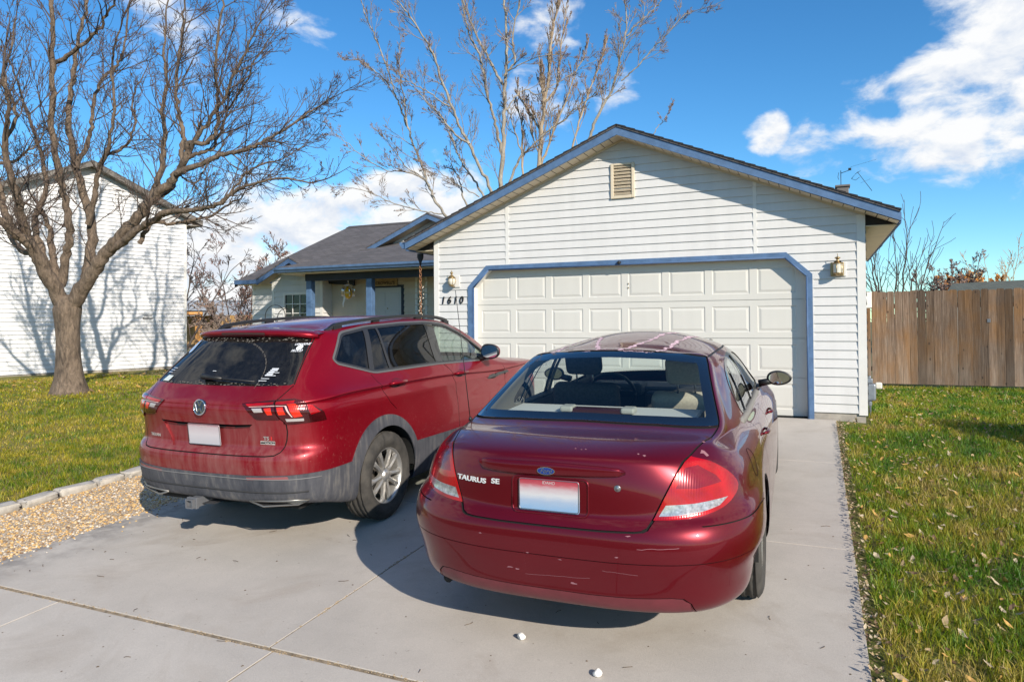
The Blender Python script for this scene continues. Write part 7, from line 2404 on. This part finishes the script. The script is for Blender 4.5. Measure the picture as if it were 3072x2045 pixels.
# ---------------------------------------------------------------- fences, neighbours, small things
def fence_mat(name, dark, mid, pale, warm):
    m = NT(name)
    a = m.node('ShaderNodeAttribute', attribute_name='tint'); s = m.sep(a.outputs['Color'])
    tc = m.node('ShaderNodeTexCoord')
    mp = m.node('ShaderNodeMapping'); mp.inputs['Scale'].default_value = (48, 48, 1.3); m.L(tc.outputs['Object'], mp.inputs['Vector'])
    ad = m.node('ShaderNodeVectorMath', operation='ADD'); m.L(mp.outputs[0], ad.inputs[0]); m.L(a.outputs['Color'], ad.inputs[1])
    g = m.noise(ad.outputs[0], 1.0, 7, .72, 1.4); big = m.noise(m.coord((1.6, 1.6, .9)), 1, 4, .6)
    c = m.ramp(g, [(.28, dark), (.50, mid), (.74, pale)])
    c = m.mix(m.math('MULTIPLY', m.ramp(big, [(.42, 0), (.62, 1)]), .7), c, m.ramp(g, [(.3, tuple(k * .5 for k in warm)), (.7, warm)]))
    zz = m.sep(tc.outputs['Object']); zr = m.node('ShaderNodeMapRange'); zr.inputs['From Min'].default_value = .95; zr.inputs['From Max'].default_value = .25; m.L(zz[2], zr.inputs['Value'])
    c = m.mix(m.math('MULTIPLY', zr.outputs[0], m.ramp(m.noise(m.coord((9, 9, 1.2)), 1, 4, .6), [(.35, .1), (.6, .75)])), c, m.ramp(g, [(.3, tuple(k * .35 for k in pale)), (.7, pale)]))
    kn = m.vor(m.coord((6.5, 6.5, 3.2)), 1.0)
    c = m.mix(m.ramp(kn, [(.05, .8), (.11, 0)]), c, tuple(k * .35 for k in dark))
    br = m.node('ShaderNodeMapRange'); br.inputs['To Min'].default_value = .50; br.inputs['To Max'].default_value = 1.45; m.L(s[0], br.inputs['Value'])
    mu = m.node('ShaderNodeVectorMath', operation='SCALE'); m.L(c, mu.inputs[0]); m.L(br.outputs[0], mu.inputs['Scale'])
    m.set(Base_Color=mu.outputs[0], Roughness=.9)
    m.bump(g, .5, .008)
    return m.mat


def fence(name, label, a, b, ztop, zbot, mat, seed, width=.136, gapchance=.06):
    r = random.Random(seed); a = Vector(a); b = Vector(b); L = (b - a).length; d = (b - a).normalized(); nrm = Vector((d.y, -d.x, 0))
    root = empty(name, (a.x, a.y, zbot)); tag(root, label, 'fence')
    V = []; F = []; T = []; x = 0
    while x < L:
        w = width * r.uniform(.90, 1.06); t = .016; h0 = zbot; h1 = ztop + r.uniform(-.012, .012); off = r.uniform(-.004, .004); c = .022; tl = r.uniform(-.004, .004)
        prof = [(0, h0), (w, h0), (w, h1 - c), (w - c, h1), (c, h1), (0, h1 - c)]
        o = len(V)
        for dz in (off + t, off):
            for u, z in prof: V.append(a + d * (x + u + tl * (z - h0)) + nrm * dz - Vector((a.x, a.y, zbot)) + Vector((0, 0, z)))
        n = 6; F += [tuple(range(o, o + n)), tuple(range(o + 2 * n - 1, o + n - 1, -1))] + [(o + (i + 1) % n, o + i, o + n + i, o + n + (i + 1) % n) for i in range(n)]
        T += [(r.random(), r.random(), r.random())] * (2 * n)
        x += w + (r.uniform(.010, .02) if r.random() < gapchance else r.uniform(.001, .005))
    ob = new_mesh('board_panel', V, F, mat, root)
    at_ = ob.data.color_attributes.new('tint', 'FLOAT_COLOR', 'POINT'); at_.data.foreach_set('color', np.array([(*t, 1) for t in T], dtype=np.float32).ravel())
    wood = plain('rail_wood', (.14, .10, .07), .9, 0, 0, .3, 8)
    for z in (zbot + .30, ztop - .30):
        mb = MB(); p = a - nrm * .02 - Vector((a.x, a.y, zbot)); q = b - nrm * .02 - Vector((a.x, a.y, zbot))
        mb.prism([(0, z - .045), (0, z + .045)], 'x', 0, 0) if False else None
        c8 = [p + Vector((0, 0, z - .045)), q + Vector((0, 0, z - .045)), q + Vector((0, 0, z + .045)), p + Vector((0, 0, z + .045))]
        c8 += [v - nrm * .04 for v in c8]
        mb.add(c8, [(0, 1, 2, 3), (7, 6, 5, 4), (0, 4, 5, 1), (3, 2, 6, 7), (1, 5, 6, 2), (0, 3, 7, 4)]); mb.build('rail', wood, root)
    k = 0
    while k * 2.4 < L:
        mb = MB(); c = a + d * (k * 2.4) - nrm * .11 - Vector((a.x, a.y, zbot)); mb.box((c.x - .045, c.y - .045, zbot), (c.x + .045, c.y + .045, ztop - .05)); mb.build('post', wood, root); k += 1
    root.location = (a.x, a.y, 0)
    return root


fence('wooden_fence', 'weathered brown vertical board fence right of the garage', (.60, 6.05, 0), (9.5, 6.25, 0), 1.765, -.12, fence_mat('weathered_boards', (.032, .019, .012), (.115, .076, .052), (.27, .21, .165), (.22, .105, .03)), 3)
fence('wooden_fence', 'new tan board fence between the white house and the bushes', (-36, 19.0, 0), (-14.2, 19.0, 0), 1.40, -.45, fence_mat('fresh_boards', (.30, .17, .07), (.46, .29, .13), (.52, .36, .19), (.45, .27, .10)), 4, .14, .0)
mb = MB(); mb.bbox((.004, -.012, -.035), (.06, .0, .035), .003); o = mb.build('metal_bracket', plain('grey_metal', (.16, .17, .19), .5, .7)); o.location = (3.02, 6.09, 1.27); tag(o, 'small grey metal plate screwed to the brown fence', 'bracket')


def neighbour():
    root = empty('neighbour_house', (-18.56, 6.24, -.08)); tag(root, 'white two storey neighbouring house with grey roof edge behind the left tree', 'house')
    W = Vector((-.25625621, -.9666089, 0)); N = Vector((.9666089, -.25625621, 0)); C = Vector((0, 0, 0))
    G = lambda u, z, d=0: C + W * u + N * d + Vector((0, 0, z + .08))
    f = lambda u, z, d: tuple(G(u, z, d))
    e0, ap, half = 4.71, 5.93, 2.84; full = 2 * half
    siding('wall', [[(.07, .03), (full, .03), (full, e0), (half, ap), (.07, e0 + .03)]], f, root, M_SIDING_N, .118, .03, .03)
    V = []; F = []
    def solid(name, pts, d0, d1, mat):
        n = len(pts); V = [G(u, z, d) for d in (d1, d0) for u, z in pts]
        F = [tuple(range(n - 1, -1, -1)), tuple(range(n, 2 * n))] + [(i, (i + 1) % n, n + (i + 1) % n, n + i) for i in range(n)]
        return new_mesh(name, V, F, mat, root)
    solid('wall_core', [(.005, -.5), (full - .01, -.5), (full - .01, e0 - .02), (half, ap - .02), (.005, e0 - .02)], -9, -.004, M_SIDING_N)
    solid('corner_trim', [(-.01, .0), (.075, .0), (.075, e0 + .02), (-.01, e0 - .01)], -.08, .022, M_TRIM)
    solid('foundation', [(.004, -.5), (full, -.5), (full, .03), (.004, .03)], -.1, -.001, M_CONC)
    GREY = plain('grey_brown_fascia', (.16, .145, .13), .8, 0, 0, .3, 5); SF = plain('weathered_soffit', (.30, .27, .235), .85, 0, 0, .25, 4)
    s = (ap - e0) / half; t = lambda u: ap + .14 - s * abs(u - half)
    for a, b in ((-.40, half), (half, full + .40)):
        V = [G(a, t(a), .32), G(b, t(b), .32), G(b, t(b), -9), G(a, t(a), -9)]; V += [v - Vector((0, 0, .035)) for v in V]
        new_mesh('roof', V, [(0, 1, 2, 3), (7, 6, 5, 4), (0, 4, 5, 1), (1, 5, 6, 2), (2, 6, 7, 3), (3, 7, 4, 0)], plain('neighbour_shingle', (.13, .12, .115), .95, 0, 0, .25, 12), root)
        V = [G(a, t(a) - .145, .29), G(b, t(b) - .145, .29), G(b, t(b) - .145, 0), G(a, t(a) - .145, 0)]
        new_mesh('soffit', V, [(0, 1, 2, 3), (3, 2, 1, 0)], SF, root)
    solid('rake_fascia', [(-.40, t(-.4) - .165), (half, t(half) - .165), (full + .4, t(full + .4) - .165), (full + .4, t(full + .4) - .036), (half, t(half) - .036), (-.40, t(-.4) - .036)], .29, .315, GREY)
    solid('eave_box', [(-.40, t(-.4) - .19), (.0, t(-.4) - .19), (.0, t(-.4) - .165), (-.40, t(-.4) - .15)], -9, .285, SF)
    # louvred vent
    mb = MB()
    for k in range(3):
        z = 1.50 + k * .045; V = [G(1.08, z, .04), G(1.33, z, .04), G(1.33, z + .03, .018), G(1.08, z + .03, .018)]
        mb.add(V, [(0, 1, 2, 3), (3, 2, 1, 0)])
    V = [G(1.06, 1.49, .017), G(1.35, 1.49, .017), G(1.35, 1.64, .017), G(1.06, 1.64, .017)]; mb.add(V, [(0, 1, 2, 3), (3, 2, 1, 0)], 1)
    mb.build('wall_vent', [plain('vent_grey', (.45, .45, .45), .6), M_GAP], root)
    return root


neighbour()


def patio():
    root = empty('patio_cover', (-38, 24, 0)); tag(root, 'grey roofed patio cover with orange timber post beyond the tan fence', 'patio cover')
    Y = 24
    p1 = at(540, 930, 36); p2 = at(632, 934, 37)
    OR = plain('orange_timber', (.55, .27, .08), .7, 0, 0, .2, 5)
    mb = MB(); c = p2
    mb.add([(p1.x - 6, p1.y - 2, p1.z + .05), (p2.x, p2.y, p2.z + .05), (p2.x + 1.2, p2.y + 5, p2.z + .72), (p1.x - 6, p1.y + 4, p1.z + .72)], [(0, 1, 2, 3), (3, 2, 1, 0)])
    def off(m_): m_.v = [tuple(Vector(v) - Vector((-38, 24, 0))) for v in m_.v]
    off(mb); mb.build('roof', plain('pale_grey_roof', (.36, .37, .38), .8, 0, 0, .1, 3), root)
    mb = MB(); mb.add([(p1.x - 6, p1.y - 2, p1.z + .045), (p2.x, p2.y, p2.z + .045), (p2.x, p2.y, p2.z - .03), (p1.x - 6, p1.y - 2, p1.z - .03)], [(0, 1, 2, 3), (3, 2, 1, 0)]); off(mb); mb.build('roof_edge', plain('dark_edge', (.06, .06, .065), .8), root)
    mb = MB(); q = at(592, 945, 36.6); mb.tube([(p1.x - 6, p1.y - 1.8, p1.z - .12), (q.x + .25, q.y + .1, q.z + .08)], .09, 4); off(mb); mb.build('beam', OR, root)
    mb = MB(); mb.box((q.x - .28, q.y + .1, -.42), (q.x - .02, q.y + .36, q.z + .0)); off(mb); mb.build('post', OR, root)


patio()


def far_house():
    p = at(565, 970, 52); root = empty('far_house', (p.x, p.y, -.42)); tag(root, 'pale grey house end seen under the patio cover', 'house')
    mb = MB(); mb.box((-9, 0, 0), (4, 7, 2.2)); mb.build('wall', plain('pale_grey_wall', (.48, .50, .52), .8, 0, 0, .06, 1), root)
    mb = MB(); mb.prism([(-9.4, 2.2), (4.4, 2.2), (4.4, 2.34), (-2.5, 3.4), (-9.4, 2.34)], 'y', -.4, 7.4); mb.build('roof', plain('pale_roof', (.34, .35, .36), .9, 0, 0, .1, 1), root)


far_house()


def right_house():
    a = at(2828, 884, 34); b = at(3072, 858, 36)
    root = empty('neighbour_house', (a.x, a.y, -.4)); tag(root, 'low dark green shingled roof showing over the right fence', 'house')
    w = 14; h1 = a.z + .4; h2 = h1 + .75
    mb = MB(); mb.box((.3, .4, 0), (w, 8, h1 - .1)); mb.build('wall', plain('dull_wall', (.30, .29, .26), .8), root)
    o = roof_slab('roof', [(0, 0, h1 - .12), (w, 0, h1 - .12), (w, 3.2, h2 + .3), (.9, 3.2, h2 - .08)], root, .05, shingle_mat('green_grey_shingles', (.085, .095, .080)))


right_house()


def gas_meter():
    r = empty('gas_meter', (.575, .72, -.06)); r.scale = (.72, .72, .9); tag(r, 'grey gas meter on a pipe at the right garage corner', 'meter')
    G = plain('meter_grey', (.19, .215, .25), .45, .3, 0, .12, 20)
    mb = MB(); mb.tube([(.10, 0, -.1), (.10, 0, .62), (.10, .0, .66)], .020, 8); mb.lathe([(.03, .2), (.034, .22), (.034, .26), (.03, .28)], 12); 
    for i in range(48): mb.v[len(mb.v) - 48 + i] = (mb.v[len(mb.v) - 48 + i][0] + .10, mb.v[len(mb.v) - 48 + i][1], mb.v[len(mb.v) - 48 + i][2])
    mb.tube([(.02, .0, .62), (.10, 0, .64), (.10, 0, .66)], .018, 8); mb.build('pipe', G, r)
    mb = MB(); mb.bbox((.05, -.07, .28), (.20, .09, .54), .03); mb.bbox((.04, -.055, .54), (.15, .05, .62), .02); mb.build('meter_body', G, r)
    mb = MB(); mb.bbox((.19, -.05, .46), (.31, .05, .56), .025); mb.build('regulator', plain('pale_regulator', (.62, .60, .54), .5), r)


gas_meter()
mb = MB(); mb.bbox((0, -.05, -.11), (.085, .05, .11), .012); mb.lathe([(.0, 0), (.012, 0)], 6); o = mb.build('junction_box', M_TRIM); o.location = (.592, .62, 1.575); tag(o, 'small white utility box on the side wall at the garage corner', 'utility box')

# rain chain below the left garage gutter
rc = empty('rain_chain', (-6.27, .29, 0)); tag(rc, 'copper rain chain hanging from dark funnel under the left garage gutter', 'rain chain')
mb = MB(); mb.lathe([(.012, 2.29), (.022, 2.36), (.055, 2.44), (.055, 2.505)], 12); mb.build('funnel', M_NAVY, rc)
mb = MB()
for k in range(46):
    z = 2.28 - k * .046; n = 10
    pts = [(.020 * math.cos(2 * PI * i / n) * (1 if k % 2 else 0), .020 * math.cos(2 * PI * i / n) * (0 if k % 2 else 1), z + .030 * math.sin(2 * PI * i / n)) for i in range(n + 1)]
    mb.tube(pts, .0055, 5)
mb.build('chain', M_COPPER, rc)
mb = MB(); rr = random.Random(3)
for k in range(26):
    z = rr.uniform(1.45, 1.95); a = rr.random() * 6.3; d = .03 + .03 * rr.random(); mb.M = Matrix.Translation((math.cos(a) * d + .03, math.sin(a) * d, z)); mb.lathe([(0, -.014), (.012, 0), (0, .014)], 8)
mb.M = None; mb.build('bead', plain('pearl_bead', (.62, .55, .46), .3, .2), rc)

# porch ornaments
pl = empty('hanging_lantern', (-9.96, 3.2, 2.05)); tag(pl, 'amber glass lantern with chrome frame hanging in the porch', 'lantern')
mb = MB(); mb.lathe([(.02, .13), (.05, .09), (.095, .02), (.10, -.05), (.07, -.13), (.02, -.16)], 18, 'z', 0, True); mb.build('amber_glass', plain('amber_glass', (.62, .33, .01), .15, 0, .8), pl)
mb = MB()
for k in range(6):
    a = 2 * PI * k / 6 + .3; mb.tube([(.12 * math.cos(a), .12 * math.sin(a), .13), (.15 * math.cos(a), .15 * math.sin(a), .05), (.15 * math.cos(a), .15 * math.sin(a), -.10)], .014, 6)
mb.tube([(0, 0, .13), (0, 0, .40)], .006, 5); mb.lathe([(.01, .19), (.10, .16), (.10, .15)], 12); mb.build('frame', M_CHROME, pl)
ic = MB(); ic.tube([(0, 0, 0), (.03, .0, -.15), (.01, 0, -.25), (-.025, 0, -.36), (-.03, 0, -.44)], [.035, .034, .022, .018, .004], 7); o = ic.build('wind_ribbon', plain('white_ribbon', (.72, .73, .75), .4)); o.location = (-10.05, 3.16, 2.14); tag(o, 'white twisted ribbon dangling left of the porch lantern', 'ornament')
sg = empty('name_sign', (-9.13, 3.50, 2.27)); tag(sg, 'wooden name board above the front door', 'sign')
mb = MB(); mb.bbox((-.31, 0, -.09), (.31, .022, .09), .006); mb.build('board', plain('sign_wood', (.36, .25, .13), .8, 0, 0, .25, 12), sg)
V, F = text_geo("CROWELL'S", .095, .003, True, spacing=1.05); V, F = on_plane(V, F, (-.02, -.004, -.025), (1, 0, 0), (0, 0, 1)); mb = MB(); mb.add(V, F); mb.build('lettering', plain('burnt_letter', (.06, .035, .02), .8), sg)
for k, (x, y, h, lab) in enumerate(((-11.75, 2.78, 1.75, 'taller black wire hoop in front of the bay window'), (-11.45, 2.78, 1.66, 'shorter black wire hoop beside the bay window'))):
    mb = MB(); w = .30 - .06 * k
    mb.tube([(-w, 0, -h), (-w, 0, -.25)] + [(-w * math.cos(PI * t / 12), .0, -.25 + .25 * math.sin(PI * t / 12)) for t in range(1, 12)] + [(w, 0, -.25), (w, 0, -h)], .009, 6)
    o = mb.build('garden_hoop', M_IRON); o.location = (x, y, h + .02); tag(o, lab, 'garden hoop', 'hoops in front of the bay window')

# aerial on the roof
an = empty('roof_antenna', (.60, 7.0, 4.06)); tag(an, 'small wire television aerial on the roof near the right end', 'antenna')
mb = MB(); mb.tube([(-.09, 0, 0), (-.09, 0, .56)], .008, 5); mb.tube([(-.09, 0, .50), (.10, 0, .56)], .007, 5); mb.bbox((.06, -.02, .55), (.12, .02, .60), .004); mb.build('mast', M_IRON, an)
mb = MB(); mb.tube([(.12, 0, .36), (.24, 0, .50), (.52, 0, .06)], .006, 5); mb.tube([(.20, 0, .46), (.30, 0, .52)], .005, 4); mb.tube([(-.13, 0, .36), (-.15, 0, .42), (-.13, 0, .52)], .005, 4); mb.tube([(.12, 0, .36), (.20, 0, .32), (.28, .0, .38)], .005, 4); mb.tube([(.10, 0, .62), (.62, 0, .74)], .002, 4); mb.tube([(.3, 0, .25), (.5, .1, .34)], .002, 4); mb.build('element', M_IRON, an)
# service cable from the trees to the roof
a = at(1712, 364, 24); b = Vector((-3.6, 1.6, 3.76)); mb = MB(); mb.tube([a, a.lerp(b, .5) - Vector((0, 0, .12)), b], .012, 5); o = mb.build('overhead_cable', plain('grey_cable', (.45, .44, .42), .6)); tag(o, 'thin grey cable running down to the garage roof', 'cable')
# ---------------------------------------------------------------- sky, clouds and sun
AZ, EL = math.radians(51.7), math.radians(26.8)
SUN_DIR = Vector((math.sin(AZ) * math.cos(EL), -math.cos(AZ) * math.cos(EL), math.sin(EL)))
w = bpy.data.worlds.new('World'); S.world = w; w.use_nodes = True
nt = w.node_tree; bg = nt.nodes['Background']
sk = nt.nodes.new('ShaderNodeTexSky'); sk.sky_type = 'NISHITA'; sk.sun_disc = False
sk.sun_elevation = EL; sk.sun_rotation = PI - AZ; sk.air_density = 1.0; sk.dust_density = .1; sk.ozone_density = 2.2; sk.altitude = 800


def wn(t, **kw):
    n = nt.nodes.new(t)
    for k, v in kw.items(): setattr(n, k, v)
    return n


def wl(a, b): nt.links.new(a, b)


def wmath(op, a, b=0.0, clamp=False):
    n = wn('ShaderNodeMath', operation=op); n.use_clamp = clamp
    for s, v in ((n.inputs[0], a), (n.inputs[1], b)):
        if hasattr(v, 'links'): wl(v, s)
        else: s.default_value = v
    return n.outputs[0]


geo = wn('ShaderNodeTexCoord'); D = geo.outputs['Generated']
# cloud banks: soft regions of the sky, broken up by noise
banks = [((-.057, .968, .245), 1.5, .62), ((.005, .977, .210), 2.6, .56), ((.07, .967, .236), 3.2, .72), ((.148, .952, .262), 3.8, .92), ((.222, .925, .290), 4.2, .95), ((.144, .968, .204), 2.6, .80), ((.09, .974, .205), 2.2, .62), ((.23, .945, .235), 4.2, .8), ((.175, .922, .350), 3.4, .85),
         ((-.712, .692, .075), 4.6, .95), ((-.636, .755, .115), 4.3, .95), ((-.55, .815, .145), 3.9, .92), ((-.684, .724, .06), 7, 1.0), ((-.48, .86, .165), 3.6, .75), ((-.52, .85, .09), 7, .9),
         ((-.316, .864, .391), 3.0, .55), ((-.346, .882, .320), 2.6, .66), ((-.252, .907, .338), 2.6, .55), ((-.705, .604, .375), 4.0, .60), ((-.593, .706, .388), 3.2, .40), ((-.30, .90, .30), 2.6, .52), ((-.83, .53, .10), 5, .7), ((.5, .83, .25), 14, .8), ((-.95, -.25, .35), 24, .85), ((.75, -.5, .25), 16, .7), ((.95, .15, .4), 30, .85), ((0, -.3, .95), 24, .7)]  # wide last banks lie out of view, added to brighten and neutralise ambient light
acc = None
for c, rad, amp in banks:
    v = Vector(c).normalized()
    dp = wn('ShaderNodeVectorMath', operation='DOT_PRODUCT'); wl(D, dp.inputs[0]); dp.inputs[1].default_value = v
    mr = wn('ShaderNodeMapRange', interpolation_type='SMOOTHSTEP')
    mr.inputs['From Min'].default_value = math.cos(math.radians(rad * 1.55)); mr.inputs['From Max'].default_value = math.cos(math.radians(rad * .35)); mr.inputs['To Max'].default_value = amp
    wl(dp.outputs['Value'], mr.inputs['Value'])
    acc = mr.outputs[0] if acc is None else wmath('MAXIMUM', acc, mr.outputs[0])
mp = wn('ShaderNodeMapping'); mp.inputs['Scale'].default_value = (1, 1, 1.7); wl(D, mp.inputs['Vector'])
nz = wn('ShaderNodeTexNoise'); nz.inputs['Scale'].default_value = 13; nz.inputs['Detail'].default_value = 9; nz.inputs['Roughness'].default_value = .58; nz.inputs['Distortion'].default_value = .25; wl(mp.outputs[0], nz.inputs['Vector'])
n2 = wn('ShaderNodeTexNoise'); n2.inputs['Scale'].default_value = 5; n2.inputs['Detail'].default_value = 6; n2.inputs['Roughness'].default_value = .55; wl(mp.outputs[0], n2.inputs['Vector'])
f = wmath('ADD', acc, wmath('MULTIPLY', wmath('SUBTRACT', nz.outputs['Fac'], .5), 1.9))
cm = wn('ShaderNodeMapRange', interpolation_type='SMOOTHSTEP'); cm.inputs['From Min'].default_value = .40; cm.inputs['From Max'].default_value = .92; wl(f, cm.inputs['Value'])
# cloud brightness: lit tops, greyer undersides
up = wn('ShaderNodeMapping'); up.inputs['Location'].default_value = (0, 0, .022); wl(mp.outputs[0], up.inputs['Vector'])
n3 = wn('ShaderNodeTexNoise'); n3.inputs['Scale'].default_value = 13; n3.inputs['Detail'].default_value = 6; n3.inputs['Roughness'].default_value = .55; n3.inputs['Distortion'].default_value = .25; wl(up.outputs[0], n3.inputs['Vector'])
sh = wmath('ADD', wmath('MULTIPLY', wmath('SUBTRACT', nz.outputs['Fac'], n3.outputs['Fac']), 2.2), .62)
cr = wn('ShaderNodeValToRGB'); e = cr.color_ramp.elements; e[0].position = .25; e[0].color = (3.7, 4.15, 4.9, 1); e[1].position = .75; e[1].color = (5.4, 5.45, 5.5, 1); wl(sh, cr.inputs['Fac'])
# the clear sky, a little deeper than the model gives
hs = wn('ShaderNodeHueSaturation'); hs.inputs['Saturation'].default_value = 1.25; hs.inputs['Value'].default_value = 1.0; wl(sk.outputs[0], hs.inputs['Color'])
mx = wn('ShaderNodeMix', data_type='RGBA'); wl(cm.outputs[0], mx.inputs[0]); tn = wn('ShaderNodeMix', data_type='RGBA', blend_type='MULTIPLY'); tn.inputs[0].default_value = 1.0; tn.inputs[7].default_value = (.64, .89, .96, 1); wl(hs.outputs[0], tn.inputs[6]); wl(tn.outputs[2], mx.inputs[6]); wl(cr.outputs[0], mx.inputs[7])
wl(mx.outputs[2], bg.inputs[0]); bg.inputs[1].default_value = .14

sl = bpy.data.lights.new('sun', 'SUN'); sl.energy = 4.8; sl.angle = math.radians(.5); sl.color = (1, .91, .78)
so = link(bpy.data.objects.new('sun', sl)); so.rotation_euler = SUN_DIR.to_track_quat('Z', 'Y').to_euler(); so.location = (10, -10, 12)
S.cycles.max_bounces = 8; S.cycles.transparent_max_bounces = 16; S.cycles.caustics_reflective = False; S.cycles.caustics_refractive = False
S.view_settings.exposure = 0.38
# ---------------------------------------------------------------- pieces that are parts of their own
def split_pieces(o):
    """give every separate piece of a part its own mesh object"""
    me = o.data; n = len(me.vertices); par = list(range(n))
    def find(a):
        while par[a] != a: par[a] = par[par[a]]; a = par[a]
        return a
    key = {}
    for v in me.vertices:
        k = tuple(round(c, 5) for c in v.co)
        if k in key: par[find(v.index)] = find(key[k])
        else: key[k] = v.index
    for p in me.polygons:
        a = find(p.vertices[0])
        for i in p.vertices[1:]: par[find(i)] = a
    groups = {}
    for p in me.polygons: groups.setdefault(find(p.vertices[0]), []).append(p.index)
    if len(groups) < 2: return
    has = me.has_custom_normals
    cn = [tuple(c.vector) for c in me.corner_normals] if has else None
    for ids in list(groups.values()):
        mp = {}; V = []; F = []; mi = []; nn = []; sm = []
        for i in ids:
            p = me.polygons[i]; f = []
            for li in p.loop_indices:
                vi = me.loops[li].vertex_index
                if vi not in mp: mp[vi] = len(V); V.append(me.vertices[vi].co.copy())
                f.append(mp[vi])
                if has: nn.append(cn[li])
            F.append(f); mi.append(p.material_index); sm.append(p.use_smooth)
        q = new_mesh(o.name.split('.')[0], V, F, list(me.materials), o.parent, False, mi)
        q.data.polygons.foreach_set('use_smooth', np.array(sm, dtype=bool))
        if has: q.data.normals_split_custom_set(nn)
        for k in o.keys():
            if k in ('label',): q[k] = o[k]
        for c in list(o.children): c.parent = q
    bpy.data.objects.remove(o)


SPLIT = ('red_lens', 'brake_lens', 'reversing_lens', 'brake_light_housing', 'corner_trim', 'foundation', 'wheel_well', 'lug_nut', 'headrest_post', 'door_window', 'eave_shade_board', 'handle_bolt', 'eave_fascia', 'frieze', 'sticker', 'bead', 'pane', 'reflector', 'roof_gutter', 'recess_face')
for o in [o for o in S.objects if o.type == 'MESH' and o.name.split('.')[0] in SPLIT]: split_pieces(o)
